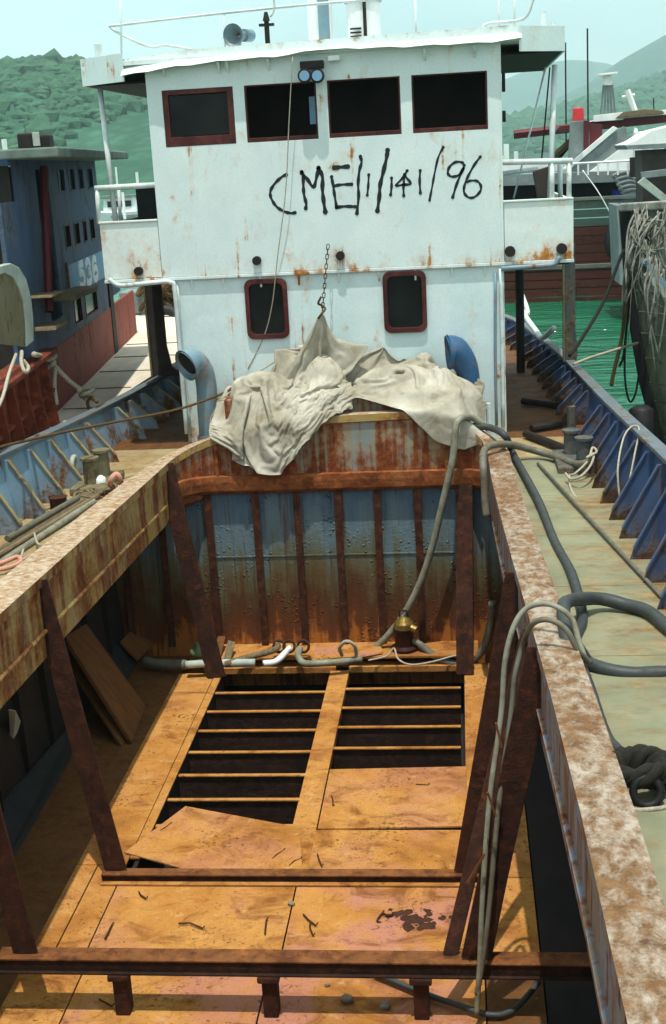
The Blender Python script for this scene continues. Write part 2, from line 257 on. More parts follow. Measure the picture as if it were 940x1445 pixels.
# setting
m = MT('green_harbour_water')
wv = m.ma('ADD', m.noise(m.vec(.8, 2.2, 1), 1.1, 4, .55, .4), m.ma('MULTIPLY', m.noise(m.vec(.25, .6, 1), 1, 3, .5), 1.4))
c = m.mix(m.rng(m.noise(m.vec(.04, .06, 1), 1, 3), .3, .7), (.004, .11, .055, 1), (.006, .15, .075, 1))
MAT['water'] = m.fin(c, .10, 0, m.bump(wv, .85, .30), .5)
def hill_mat(name, a, b, sc_):
    m = MT(name)
    hv = m.vec(1, .16, 1.25); v = m.voro(hv, sc_); n = m.noise(hv, sc_ * .12, 6, .65)
    n2 = m.noise(hv, sc_ * .4, 5, .7); c = m.mix(m.rng(n, .35, .65), a, b); c = m.mix(m.rng(n2, .48, .62, 0, .5), c, tuple(x * 1.5 for x in b[:3]) + (1,))
    c = m.mix(m.rng(v, .15, .6, 0, .5), c, tuple(x * .5 for x in a[:3]) + (1,))
    return m.fin(c, .95, 0, m.bump(m.ma('ADD', v, n2), .35, 1.2), .1)
MAT['hill'] = hill_mat('wooded_hillside', (.026, .09, .055, 1), (.042, .118, .07, 1), .33)
MAT['hillfar'] = hill_mat('far_wooded_hillside', (.03, .075, .05, 1), (.05, .10, .06, 1), .05)
m = MT('tree_crowns')
MAT['treetop'] = m.fin(m.ramp(m.noise(m.P, .13, 4, .7), [(.3, (.018, .055, .032, 1)), (.5, (.034, .092, .05, 1)), (.7, (.06, .135, .07, 1))]), .95, 0, None, .1)
MAT['rock'] = plain('grey_stone', S(130, 122, 104), .2, 8)

# ------------------------------------------------------------------ mesh helpers
WL = {}
class B:
    def __init__(s): s.v = []; s.f = []
    def add(s, vs, fs):
        o = len(s.v); s.v += [tuple(p) for p in vs]; s.f += [tuple(i + o for i in f) for f in fs]; return s
    def hexa(s, p):   # 4 bottom, 4 top
        return s.add(p, [(3, 2, 1, 0), (4, 5, 6, 7), (0, 1, 5, 4), (1, 2, 6, 5), (2, 3, 7, 6), (3, 0, 4, 7)])
    def box(s, x0, x1, y0, y1, z0, z1):
        return s.hexa([(x0, y0, z0), (x1, y0, z0), (x1, y1, z0), (x0, y1, z0), (x0, y0, z1), (x1, y0, z1), (x1, y1, z1), (x0, y1, z1)])
    def prism(s, poly, ext):
        n = len(poly); a = [Vector(p) for p in poly]; e = Vector(ext); b = [p + e for p in a]
        return s.add(a + b, [tuple(range(n))[::-1], tuple(range(n, 2 * n))] + [(i, (i + 1) % n, n + (i + 1) % n, n + i) for i in range(n)])
    def bar(s, a, b, w, h, up=(0, 0, 1)):
        a = Vector(a); b = Vector(b); d = (b - a).normalized(); u = Vector(up); sd_ = d.cross(u).normalized() * (w / 2); u2 = sd_.cross(d).normalized() * (h / 2)
        return s.hexa([a - sd_ - u2, a + sd_ - u2, b + sd_ - u2, b - sd_ - u2, a - sd_ + u2, a + sd_ + u2, b + sd_ + u2, b - sd_ + u2])
    def tube(s, pts, r, n=8, cap=True):
        pts = [Vector(p) for p in pts]; k = len(pts); rr = r if hasattr(r, '__len__') else [r] * k
        t0 = (pts[1] - pts[0]).normalized(); nrm = t0.orthogonal().normalized(); vs = []
        for i, p in enumerate(pts):
            t = (pts[min(i + 1, k - 1)] - pts[max(i - 1, 0)]).normalized()
            nrm = (nrm - t * nrm.dot(t)).normalized(); bn = t.cross(nrm)
            vs += [p + (nrm * math.cos(2 * math.pi * j / n) + bn * math.sin(2 * math.pi * j / n)) * rr[i] for j in range(n)]
        fs = [(i * n + j, i * n + (j + 1) % n, (i + 1) * n + (j + 1) % n, (i + 1) * n + j) for i in range(k - 1) for j in range(n)]
        if cap: fs += [tuple(range(n))[::-1], tuple(range((k - 1) * n, k * n))]
        return s.add(vs, fs)
    def cyl(s, a, b, r, n=12, r2=None): return s.tube([a, b], [r, r if r2 is None else r2], n)
    def strip(s, rails, close=False):   # rails: lists of equally many points
        k = len(rails[0]); vs = [p for r in rails for p in r]; R_ = len(rails)
        fs = [(i * k + j, i * k + j + 1, ((i + 1) % R_) * k + j + 1, ((i + 1) % R_) * k + j) for i in range(R_ if close else R_ - 1) for j in range(k - 1)]
        if close: fs += [tuple(i * k for i in range(R_)), tuple(i * k + k - 1 for i in range(R_))[::-1]]
        return s.add(vs, fs)
    def build(s, name, mat, parent=None, smooth=False, bevel=0, sub=0):
        me = bpy.data.meshes.new(name); off = Vector((0, 0, 0))
        if parent is None:
            a = np.array(s.v); off = Vector((float((a[:, 0].min() + a[:, 0].max()) / 2), float((a[:, 1].min() + a[:, 1].max()) / 2), float(a[:, 2].min())))
        me.from_pydata([(p[0] - off.x, p[1] - off.y, p[2] - off.z) for p in s.v], [], s.f); me.validate()
        bm = bmesh.new(); bm.from_mesh(me); bmesh.ops.recalc_face_normals(bm, faces=bm.faces); bm.to_mesh(me); bm.free()
        me.materials.append(MAT[mat] if isinstance(mat, str) else mat)
        if smooth:
            for p in me.polygons: p.use_smooth = True
        o = bpy.data.objects.new(name, me); COL.objects.link(o); o.location = off; WL[o] = off
        if parent is not None:
            o.parent = parent; o.matrix_parent_inverse = Matrix.Translation(-WL[parent])
        if bevel:
            b = o.modifiers.new('bevel', 'BEVEL'); b.width = bevel; b.segments = 2; b.limit_method = 'ANGLE'; b.harden_normals = False
        return o

def curve(pts, n=8):
    """Catmull-Rom through points"""
    P = [Vector(p) for p in pts]; P = [P[0] * 2 - P[1]] + P + [P[-1] * 2 - P[-2]]; out = []
    for i in range(1, len(P) - 2):
        a, b, c, d = P[i - 1:i + 3]
        for j in range(n):
            t = j / n
            out.append(.5 * ((2 * b) + (c - a) * t + (2 * a - 5 * b + 4 * c - d) * t * t + (3 * b - a - 3 * c + d) * t ** 3))
    out.append(P[-2]); return out

def tag(o, label, cat, group=None, kind=None):
    o['label'] = label; o['category'] = cat
    if group: o['group'] = group
    if kind: o['kind'] = kind
    return o
def thing(name, loc, label, cat, group=None):
    o = bpy.data.objects.new(name, None); o.empty_display_size = .3; COL.objects.link(o); o.location = loc; WL[o] = Vector(loc)
    return tag(o, label, cat, group)
def struct(o, kind='structure'): o['kind'] = kind; return o
def again(o, d, parent=None):
    """a copy of a part (sharing its mesh) moved by d"""
    c = o.copy(); COL.objects.link(c); c.location = o.location + Vector(d); WL[c] = WL[o]
    if parent: c.parent = parent
    return c
def ropes(pts, r, mat, name, label, cat, n=8, group=None, parent=None, seg=8, jit=0):
    c = curve(pts, seg)
    if r > .015 and not jit and len(c) > 20: c = [p + Vector((math.sin(i * .31 + r * 90), math.cos(i * .23), .3 * math.sin(i * .4))) * r * .22 for i, p in enumerate(c)]; r = [r * (1 + .02 * math.sin(i * .7) + .015 * math.sin(i * 2.3)) for i in range(len(c))]
    if jit: c = [p + Vector(rng.normal(0, jit, 3)) for p in c]
    o = B().tube(c, r, n).build(name, mat, parent, smooth=True)
    if parent is None: tag(o, label, cat, group)
    return o

# ------------------------------------------------------------------ setting: water, hills
HX0, HX1, HY0, HY1 = -4.40, 1.34, .8, 23.5     # the boat's own well in the water sheet
b = B(); ZW = -1.3; FAR = 6000
xs = [-FAR, -400, HX0, HX1, 400, FAR]; ys = [-600, -100, HY0, HY1, 300, FAR]
vs = [(x, y, ZW) for y in ys for x in xs]; n = len(xs)
b.add(vs, [(j * n + i, j * n + i + 1, (j + 1) * n + i + 1, (j + 1) * n + i) for j in range(5) for i in range(5) if not (i == 2 and j == 2)])
struct(b.build('water', 'water'))

def hill(name, ridge, Y, depth, foot, mat, rough, trees=None, treelabel=''):
    """ridge: photo skyline points; a hill with that skyline Y metres off, with a front slope and a back slope"""
    tops = [at(x, y, Y=Y) for x, y in ridge]; X = [p.x for p in tops]; Zs = [p.z for p in tops]
    nx = 150; nyy = 26; gx = np.linspace(X[0], X[-1], nx); gz = np.interp(gx, X, Zs)
    r_ = np.random.default_rng(int(Y)); b = B(); vs = []
    ph = r_.uniform(0, 6.28, 12); fr = r_.uniform(2, 30, 12)
    for j in range(nyy):
        t = j / (nyy - 1) * 1.5           # 0 foot .. 1 ridge .. 1.5 back
        prof = math.sin(min(t, 1) * math.pi / 2) ** 1.1 if t <= 1 else max(0, 1 - (t - 1) * .8)
        yy = Y - depth + depth * t
        for i in range(nx):
            u = i / nx
            wob = sum(math.sin(6.28 * fr[q] * u + ph[q] + t * 1.2 * ((q % 5) - 2)) / (1 + fr[q] * .35) for q in range(12))
            zz = ZW + (gz[i] - ZW) * prof * (1 + rough * wob * (math.sin(min(t, 1) * math.pi) if t < 1 else .2))
            vs.append((gx[i], yy + wob * depth * .03, max(zz, ZW - 3) if j else ZW - 3))
    b.add(vs, [(j * nx + i, j * nx + i + 1, (j + 1) * nx + i + 1, (j + 1) * nx + i) for j in range(nyy - 1) for i in range(nx - 1)])
    struct(b.build(name, mat, smooth=True))
    if not trees: return
    cnt, rad, x0, x1 = trees; G = np.array(vs).reshape(nyy, nx, 3); t = B()
    bm = bmesh.new(); bmesh.ops.create_icosphere(bm, subdivisions=1, radius=1); base = np.array([v.co[:] for v in bm.verts])[:]; bf = [[v.index for v in f.verts] for f in bm.faces]; bm.free()
    i0, i1 = np.searchsorted(gx, x0), np.searchsorted(gx, x1)
    for q in range(cnt):
        i = r_.uniform(i0, i1 - 1.01); j = r_.uniform(1.0, nyy * .72); a, c = int(i), int(j); fi, fj = i - a, j - c
        p = G[c, a] * (1 - fi) * (1 - fj) + G[c, a + 1] * fi * (1 - fj) + G[c + 1, a] * (1 - fi) * fj + G[c + 1, a + 1] * fi * fj
        if math.sin(p[0] * .05 + 2 * math.sin(p[1] * .03)) + r_.normal(0, .7) < -.55: continue
        r = rad * r_.lognormal(0, .35); w = base * (1 + r_.normal(0, .16, base.shape)) * (r, r, r * r_.uniform(.55, .95)) + p
        t.add([tuple(map(float, v)) for v in w], bf)
    o = t.build('hillside_trees', 'treetop', smooth=False); o['kind'] = 'stuff'; tag(o, treelabel, 'trees')
hill('hill', [(-900, 250), (-500, 186), (-200, 136), (0, 113), (60, 99), (120, 94), (200, 100), (300, 122), (420, 170), (520, 216), (560, 225)], 620, 380, 0, 'hill', .05, (5200, 2.3, at(-60, 200, Y=600).x, at(330, 200, Y=600).x), 'dense green scrub and trees covering the hill behind the blue boat')
hill('hill', [(560, 214), (640, 195), (700, 178), (780, 158), (860, 135), (940, 108), (1040, 70), (1300, 20), (1700, -20), (2200, 30)], 1500, 700, 0, 'hillfar', .06, (3200, 5.5, at(690, 200, Y=1450).x, at(1000, 200, Y=1450).x), 'hazy dark trees covering the lower hill beyond the junk')
hill('hill', [(600, 210), (690, 180), (760, 150), (830, 118), (870, 88), (940, 48), (1020, 8), (1150, -30), (1500, -10), (2000, 60)], 2600, 900, 0, 'hillfar', .06)
hill('hill', [(300, 210), (480, 175), (600, 150), (700, 118), (760, 92), (800, 86), (850, 90), (900, 110), (1000, 130), (1300, 190)], 3900, 900, 0, 'hillfar', .05)

# ================================================================== THE BOAT WE STAND ON
boat = thing('cargo_boat', (-1.53, 12, -3.2), 'rusty white and blue cargo boat with an empty open hold and white wheelhouse', 'boat')
XC = -1.53
def mir(x): return 2 * XC - x
def dz(Y): return .03 * (14 - Y) if Y < 14 else 0.0
RAIL = [(-3.5, .4, 1.55), (-1.5, 1.35, 1.45), (.5, 1.75, 1.36), (2, 1.88, 1.25), (5, 1.88, 1.12), (8, 1.86, .97), (11.4, 1.8, .78), (15, 1.73, .56), (17.5, 1.68, .44), (20, 1.60, .36), (22.5, 1.42, .30), (25, 1.1, .30), (27, .55, .34), (28, -.2, .38)]
RY = [r[0] for r in RAIL]; RX = [r[1] for r in RAIL]; RZ = [r[2] for r in RAIL]
def rail(Y): return float(np.interp(Y, RY, RX)), float(np.interp(Y, RY, RZ))
# hull shell
SY = list(np.linspace(-3.5, 28, 43))
for side in (1, -1):
    fx = (lambda x: x) if side > 0 else mir
    rails = []
    top = [(fx(rail(y)[0]), y, rail(y)[1]) for y in SY]
    mid = [(fx(rail(y)[0] - .12), y, dz(y)) for y in SY]
    wl = [(fx(rail(y)[0] - .17), y, -1.3) for y in SY]
    bot = [(fx(rail(y)[0] - .45), y, -3.15) for y in SY]
    b = B().strip([[(p[0] + .02 * side, p[1], p[2]) for p in r] for r in (top, mid, wl, bot)])
    b.build('hull_side', 'hull', boat, smooth=False)
    # inner face of the bulwark
    t2 = [(fx(rail(y)[0] - .015), y, rail(y)[1] - .01) for y in SY]; m2 = [(fx(rail(y)[0] - .14), y, dz(y) - .02) for y in SY]
    bw = B().strip([t2, m2]).build('bulwark', 'bulwr' if side > 0 else 'bulwl', boat)
    # rail cap
    c = [(fx(rail(y)[0]), y, rail(y)[1]) for y in SY]
    b = B().strip([[(p[0] + dx, p[1], p[2] + z_) for p in c] for dx, z_ in ((-.075, 0), (-.075, .045), (.065, .045), (.065, 0))], close=True)
    b.build('rail_cap', 'railcap', boat, bevel=.008)
    # knees
    for y in np.arange(5.1, 26, .68):
        if abs(y - 16) < .2: continue
        xr, zr = rail(y); xb = xr - .14; z0 = dz(y); s_ = side
        wb = .30 if side > 0 else .32
        kn = B().prism([(fx(xb), y - .01, z0), (fx(xb - wb), y - .01, z0), (fx(xb - wb + .03), y - .01, z0 + .10), (fx(xr - .10), y - .01, zr - .03), (fx(xr - .02), y - .01, zr - .03)], (0, .02, 0)).build('bulwark_knee', 'knee' if side > 0 else 'bulwl', boat)
        B().bar((fx(xb - wb + .03), y - .004, z0 + .10), (fx(xr - .10), y - .004, zr - .03), .05, .014, (side, 0, .45)).build('knee_flange', 'kneeedge' if side < 0 else 'knee', kn)
B().strip([[(fx_(rail(y)[0] - .45), y, -3.15) for y in SY] for fx_ in (lambda x: x, mir)]).build('hull_bottom', 'shadesteel', boat)
# decks beside the hold, aft deck, foredeck, with plate joints left as gaps
CL_IN = lambda y: -3.52
CR_IN = lambda y: float(np.interp(y, [2, 3.9, 5.85, 7.6, 9.7, 12.5, 14.6], [.56, .54, .52, .47, .39, .30, .28]))
CWL = lambda y: float(np.interp(y, [2, 9.6, 13, 14.6], [.31, .31, .27, .16])); CWR = .23
yy = [2.2, 3.4, 5.0, 6.6, 8.2, 9.8, 11.4, 13.0, 14.9]
for a_, c_ in zip(yy[:-1], yy[1:]):
    for side in (1, -1):
        q = []
        for y in (a_ + .004, c_ - .004):
            q.append((CR_IN(y) + CWR - .06, y, dz(y)) if side > 0 else (CL_IN(y) - CWL(y) + .06, y, dz(y)))
            q.append((rail(y)[0] - .13, y, dz(y)) if side > 0 else (mir(rail(y)[0]) + .13, y, dz(y)))
        p = [q[0], q[1], q[3], q[2]]
        B().prism([Vector(v) - Vector((0, 0, .03)) for v in p], (0, 0, .03)).build('deck_plate', 'deck' if side > 0 else 'deckl', boat)
for aft, mt_, nm_ in (([14.905, 15.4, 15.98], 'deckl', 'deck_plate'), (list(np.linspace(15.985, 27.8, 16)), 'floord', 'aft_deck')):  # aft part in darker rust: shade under the bridge deck put into colour
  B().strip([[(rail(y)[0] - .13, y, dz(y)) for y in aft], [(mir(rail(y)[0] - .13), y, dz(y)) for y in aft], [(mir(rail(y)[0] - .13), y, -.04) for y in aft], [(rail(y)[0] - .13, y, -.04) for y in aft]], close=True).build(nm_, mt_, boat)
fo = list(np.linspace(-3.4, 2.195, 9))
B().strip([[(rail(y)[0] - .13, y, dz(2.2)) for y in fo], [(mir(rail(y)[0] - .13), y, dz(2.2)) for y in fo]]).build('fore_deck', 'deckl', boat)
for side in (1, -1):   # beams under the side decks and hold sides, shade put into their colour
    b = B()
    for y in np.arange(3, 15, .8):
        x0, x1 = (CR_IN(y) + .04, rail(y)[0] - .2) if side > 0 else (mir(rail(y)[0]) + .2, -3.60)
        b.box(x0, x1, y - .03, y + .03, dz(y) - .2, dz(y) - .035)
    b.build('deck_beam', 'shadesteel', boat)
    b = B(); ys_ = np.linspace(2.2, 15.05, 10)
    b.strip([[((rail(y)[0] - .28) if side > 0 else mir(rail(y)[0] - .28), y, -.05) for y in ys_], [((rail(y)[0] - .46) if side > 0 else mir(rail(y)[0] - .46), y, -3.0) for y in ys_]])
    hs = b.build('hold_side_plate', 'shadesteel', boat)
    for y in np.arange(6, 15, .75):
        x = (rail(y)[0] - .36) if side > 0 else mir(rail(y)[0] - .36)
        B().bar((x - .06 * side, y, -2.46), (x - .0 * side, y, -.06), .10, .02, (0, 1, 0)).build('hull_frame', 'shadesteel', hs)
B().box(mir(1.6), 1.6, 2.15, 2.2, -3.1, .3).build('fore_bulkhead', 'stiff', boat)
# ---- coaming
path = []    # inner xy, outward normal, top, bottom, width, key
ztop = lambda y: .15 + .035 * (14.9 - y)
for y in (2.2, 4, 6, 8, 10, 12, 13.4, 14.2):
    path.append((CL_IN(y), y, -1, 0, ztop(y), ztop(y) - .70, CWL(y)))
AT = [(-3.5, .18), (-3.2, .30), (-2.9, .40), (-2.4, .52), (-2.0, .57), (-.45, .60), (-.05, .50), (.28, .20)]
azt = lambda x: float(np.interp(x, [a[0] for a in AT], [a[1] for a in AT]))
for x, y, nx_, ny_ in ((-3.50, 14.5, -.95, .3), (-3.43, 14.72, -.75, .66), (-3.30, 14.84, -.4, .92), (-3.10, 14.9, 0, 1), (-2.7, 14.9, 0, 1), (-2.2, 14.9, 0, 1), (-1.8, 14.9, 0, 1), (-1.2, 14.9, 0, 1), (-.6, 14.9, 0, 1), (-.2, 14.9, 0, 1), (.08, 14.88, .3, .95), (.22, 14.78, .75, .66)):
    path.append((x, y, nx_, ny_, azt(x), -.34 if x > -3.2 else -.42, .16))
for y in (14.5, 13, 11.5, 10, 8.5, 7, 5.5, 4, 2.2):
    path.append((CR_IN(y), y, 1, 0, ztop(y), ztop(y) - .70, CWR))
def off(p, d, z): return (p[0] + p[2] * d, p[1] + p[3] * d, z)
LEFT, AFT, RIGHT = path[:9], path[8:21], path[19:]
AFT = path[7:21]; RIGHT = path[20:]
for nm, seg, mt in (('coaming_side', path[:9], 'coamin'), ('coaming_end', path[8:20], 'coamaft'), ('coaming_side', path[19:], 'coamright')):
    c = B().strip([[off(p, 0, p[4] - .002) for p in seg], [off(p, 0, p[5]) for p in seg], [off(p, .02, p[5]) for p in seg], [off(p, p[6] - .01, p[4] - .75) for p in seg], [off(p, p[6] - .01, p[4] - .002) for p in seg]]).build(nm, mt, boat)
    B().strip([[off(p, -.025, p[4]) for p in seg], [off(p, -.025, p[4] - .085) for p in seg], [off(p, -.002, p[4] - .10) for p in seg]]).build('rim_band', 'coamin' if mt != 'coamright' else 'coamright', c)
    B().strip([[off(p, -.025, p[4]) for p in seg], [off(p, p[6] * .5, p[4] + .008) for p in seg], [off(p, p[6], p[4]) for p in seg], [off(p, p[6], p[4] - .04) for p in seg]]).build('coaming_top', 'coamtop' if mt == 'coamright' else 'coamtopl', c)
    if mt == 'coamaft':
        B().strip([[off(p, 0, -.115) for p in seg], [off(p, -.06, -.122) for p in seg], [off(p, -.065, -.20) for p in seg], [off(p, -.055, -.30) for p in seg], [off(p, -.01, -.345) for p in seg]]).build('coaming_flange', 'flange', c)
        for x in (-3.0, -.22):
            B().box(x - .02, x + .02, 14.872, 14.9, -.11, azt(x) - .1).build('seam_bar', 'flange', c)
    else:
        k_ = 1 if mt == 'coamin' else 1
        B().tube([off(p, -.012, p[4] - .47) for p in seg if p[1] < 14.3], .02, 6).build('half_round', 'coamin' if mt == 'coamin' else 'coamright', c)
for y, dz_ in ((13.55, 0), (9.3, 0)):   # patch plate edges on the hold side
    pass
# ---- aft bulkhead of the hold
bk = B().box(-4.7, 1.62, 14.95, 14.98, -2.9, -.05).build('hold_bulkhead', 'bulk', boat)
st = None
for x in (-3.15, -2.56, -2.05, -1.55, -1.07, -.58, -.04):
    if st is None:
        st = B().box(x - .022, x + .022, 14.882, 14.948, -2.33, -.35).box(x - .045, x + .045, 14.868, 14.882, -2.33, -.35).build('stiffener', 'stiff', bk, bevel=.006); x0_ = x
    else: again(st, (x - x0_, 0, 0))
for x in (-3.75, -4.25, .55, 1.05): again(st, (x - x0_, 0, 0))
B().box(-3.12, -.08, 14.938, 14.95, -1.18, -1.165).build('weld_seam', 'bulk', bk)
# ledge along the bulkhead foot
B().box(-3.35, .1, 14.46, 14.945, -2.36, -2.33).build('ledge_plate', 'floorb', bk, bevel=.004)
B().box(-3.35, .1, 14.62, 14.64, -2.46, -2.36).build('ledge_riser', 'shadesteel', bk)
B().box(-3.1, .05, 14.30, 14.34, -2.47, -2.40).build('ledge_bar', 'floorb', bk)
B().box(-1.62, -1.46, 14.3, 14.55, -2.44, -2.365).build('ledge_clip', 'brace', bk)
# ---- hold floor
fl = B().box(-4.85, -3.56, 2.3, 14.94, -2.52, -2.475).build('hold_floor', 'floord', boat)
ZF = -2.45
def plate(x0, x1, y0, y1, mat, z=ZF, skew=0, th=.02):
    g = .006
    pts = [(x0 + g, y0 + g, z), (x1 - g, y0 + g + skew, z), (x1 - g, y1 - g + skew, z), (x0 + g, y1 - g, z)]
    return B().prism([(p[0], p[1], p[2] - th) for p in pts], (0, 0, th)).build('floor_plate', mat, fl, bevel=.003)
plate(-3.56, -3.10, 9.9, 14.3, 'floorb'); plate(-3.56, -3.36, 8.55, 9.9, 'floorb'); plate(-3.56, -3.05, 4, 8.55, 'floorb')
plate(-3.10, -3.00, 10.0, 14.28, 'floorb', ZF + .01)
plate(-3.36, -3.10, 8.55, 9.9, 'floorb')
plate(-3.10, -1.53, 8.55, 9.72, 'floor'); plate(-1.53, .05, 8.55, 9.72, 'floorc')
plate(-3.05, -1.60, 7.0, 8.55, 'floorc'); plate(-1.60, .05, 7.0, 8.55, 'floorc'); plate(-3.05, -1.2, 4, 7.0, 'floorc'); plate(-1.2, .05, 4, 7, 'floor')
plate(.05, .48, 4, 8.55, 'floord'); plate(.05, .48, 8.55, 9.72, 'floorb'); plate(-.08, .48, 9.72, 14.5, 'floorb')
plate(-1.47, -.08, 9.72, 10.52, 'floor'); plate(-1.45, -.06, 10.50, 11.70, 'floor', ZF + .018, .05)
plate(.48, 1.62, 2.3, 14.94, 'shadesteel', ZF - .02)  # right floor near-black: shade below the coaming put into its colour
plate(-3.1, .05, 14.36, 14.94, 'floorb', ZF - .005)
B().box(-1.69, -1.46, 9.72, 14.3, ZF - .10, ZF + .004).build('centre_bar', 'floorb', fl, bevel=.004)
br = None
for i, y in enumerate(np.linspace(10.62, 13.72, 7)):
    for x0, x1, y_ in ((-3.0, -1.69, y), (-1.46, -.08, y)):
        if x0 > -2 and y < 11.8: continue
        if br is None:
            br = B().box(x0, x1 + .07, y - .024, y + .024, ZF - .028, ZF - .012).build('floor_bar', 'floorb', fl, bevel=.003); bx_, by_ = x0, y
            bw_ = B().box(x0, x1 + .07, y - .006, y + .012, ZF - .30, ZF - .029).build('bar_web', 'beam', fl)  # web in darker rust: shade below the bar tops put into colour
        else:
            mv = (x0 - bx_ - (.04 if x0 > -2 else 0), y + (.07 if x0 > -2 else 0) - by_, rng.normal(0, .003)); again(br, mv); again(bw_, mv)
B().box(-3.0, -.1, 9.7, 14.35, -3.06, -3.0).build('bilge_floor', 'shadesteel', fl)
for x in (-3.03, -.06): B().box(x - .02, x + .02, 9.75, 14.3, -3.0, ZF - .025).build('bilge_side', 'shadesteel', fl)
# loose plate over the left opening
o = B().prism([tuple(at(*p, Z=-2.44)) for p in ((262, 1139), (422, 1169), (428, 1240), (272, 1231), (176, 1204))], (0, 0, .012)).build('loose_floor_plate', 'floor')
tag(o, 'loose ochre steel plate lying askew over the barred opening in the hold floor', 'steel plate')
# ---- cross beams and braces
bm_ = B().box(-3.24, .06, 9.60, 9.64, -2.445, -2.378).build('cross_beam', 'beam', boat, bevel=.004)
B().box(-3.24, .06, 9.55, 9.598, -2.443, -2.43).build('beam_foot', 'floorb', bm_); B().box(-3.24, .06, 9.59, 9.70, -2.377, -2.362).build('beam_top', 'beamtop', bm_, bevel=.003)
b2 = B().box(-4.7, 1.5, 7.84, 7.87, -2.095, -1.998).build('cross_beam', 'beam', boat, bevel=.004)
B().box(-4.7, 1.5, 7.83, 7.98, -1.997, -1.982).build('beam_top', 'beamtop', b2, bevel=.003); B().box(-4.7, 1.5, 7.81, 7.838, -2.095, -2.083).build('beam_foot', 'beam', b2)
for x in (-3.62, -2.6, -1.5, -.41):
    B().box(x - .055, x + .055, 7.83, 7.95, -2.46, -2.15).box(x - .08, x + .08, 7.80, 7.98, -2.15, -2.097).build('beam_stub', 'brace', b2, bevel=.012)
def brace(a, c, w=.17, mat='brace', side=1):
    a = Vector(a); c = Vector(c); d = (c - a).normalized(); u = Vector((0, 1, 0)); s_ = d.cross(u).normalized()
    b = B().bar(a, c, w, .018, (0, 1, 0))
    b.bar(a + s_ * w * .5 * side + u * .055, c + s_ * w * .35 * side + u * .055, .02, .11, (0, 1, 0))
    return b.build('brace', mat, boat, bevel=.004)
brace((-3.05, 14.12, -2.44), (-3.53, 14.4, .16), .22); brace((-3.12, 9.66, -2.36), (-3.54, 9.7, .30), .19); brace((-3.30, 7.9, -1.98), (-3.56, 7.9, .36), .18)
brace((-.07, 14.12, -2.44), (-.02, 14.8, -.3), .2, side=-1); brace((-.08, 9.64, -2.36), (.40, 9.7, .28), .21, side=-1); brace((-.02, 7.88, -1.98), (.47, 7.88, .36), .20, side=-1)
brace((-.20, 7.93, -1.98), (.43, 8.9, .1), .10, side=-1)

# ---- lower deckhouse
def wall(b, x0, x1, z0, z1, holes, y0, y1):
    """front wall with rectangular holes as one closed grid of cells"""
    xs = sorted({x0, x1, *[h[0] for h in holes], *[h[1] for h in holes]}); zs = sorted({z0, z1, *[h[2] for h in holes], *[h[3] for h in holes]})
    idx = {}
    def V(x, y, z):
        k = (round(x, 5), round(y, 5), round(z, 5))
        if k not in idx: idx[k] = len(b.v); b.v.append((x, y, z))
        return idx[k]
    inh = lambda i, j: i < 0 or j < 0 or i >= len(xs) - 1 or j >= len(zs) - 1 or any(h[0] <= (xs[i] + xs[i + 1]) / 2 <= h[1] and h[2] <= (zs[j] + zs[j + 1]) / 2 <= h[3] for h in holes)
    for i in range(len(xs) - 1):
        for j in range(len(zs) - 1):
            if inh(i, j): continue
            xa, xb, za, zb = xs[i], xs[i + 1], zs[j], zs[j + 1]
            b.f.append((V(xa, y0, za), V(xb, y0, za), V(xb, y0, zb), V(xa, y0, zb))); b.f.append((V(xa, y1, za), V(xa, y1, zb), V(xb, y1, zb), V(xb, y1, za)))
            for di, dj, q in ((-1, 0, ((xa, za), (xa, zb))), (1, 0, ((xb, za), (xb, zb))), (0, -1, ((xa, za), (xb, za))), (0, 1, ((xa, zb), (xb, zb)))):
                if inh(i + di, j + dj): b.f.append((V(q[0][0], y0, q[0][1]), V(q[1][0], y0, q[1][1]), V(q[1][0], y1, q[1][1]), V(q[0][0], y1, q[0][1])))
    return b
HY = 15.985
p1, p2 = at(345, 395, Y=HY), at(409, 476, Y=HY); p3, p4 = at(540, 384, Y=HY), at(603, 467, Y=HY)
H1 = (p1.x + .03, p2.x - .03, p2.z + .03, p1.z - .03); H2 = (p3.x + .03, p4.x - .03, p4.z + .03, p3.z - .03)
lh = wall(B(), -3.57, .535, 0.0, 2.2, [H1, H2], HY, HY + .05).build('deckhouse_front', 'lower', boat)
B().box(-3.57, -3.53, HY + .052, 22, 0, 2.2).build('deckhouse_side', 'lower', boat); B().box(.495, .535, HY + .052, 22, 0, 2.2).build('deckhouse_side', 'lower', boat)
B().box(-3.52, .48, 17.2, 17.25, 0, 2.2).build('deckhouse_partition', 'interior', boat); B().box(-3.57, .535, 22.0, 22.05, 0, 2.2).build('deckhouse_back', 'lower', boat)
def rrect(x0, x1, z0, z1, r, n=4):
    out = []
    for cx, cz, a0 in ((x1 - r, z1 - r, 0), (x0 + r, z1 - r, 90), (x0 + r, z0 + r, 180), (x1 - r, z0 + r, 270)):
        out += [(cx + r * math.cos(math.radians(a0 + 90 * i / n)), cz + r * math.sin(math.radians(a0 + 90 * i / n))) for i in range(n + 1)]
    return out
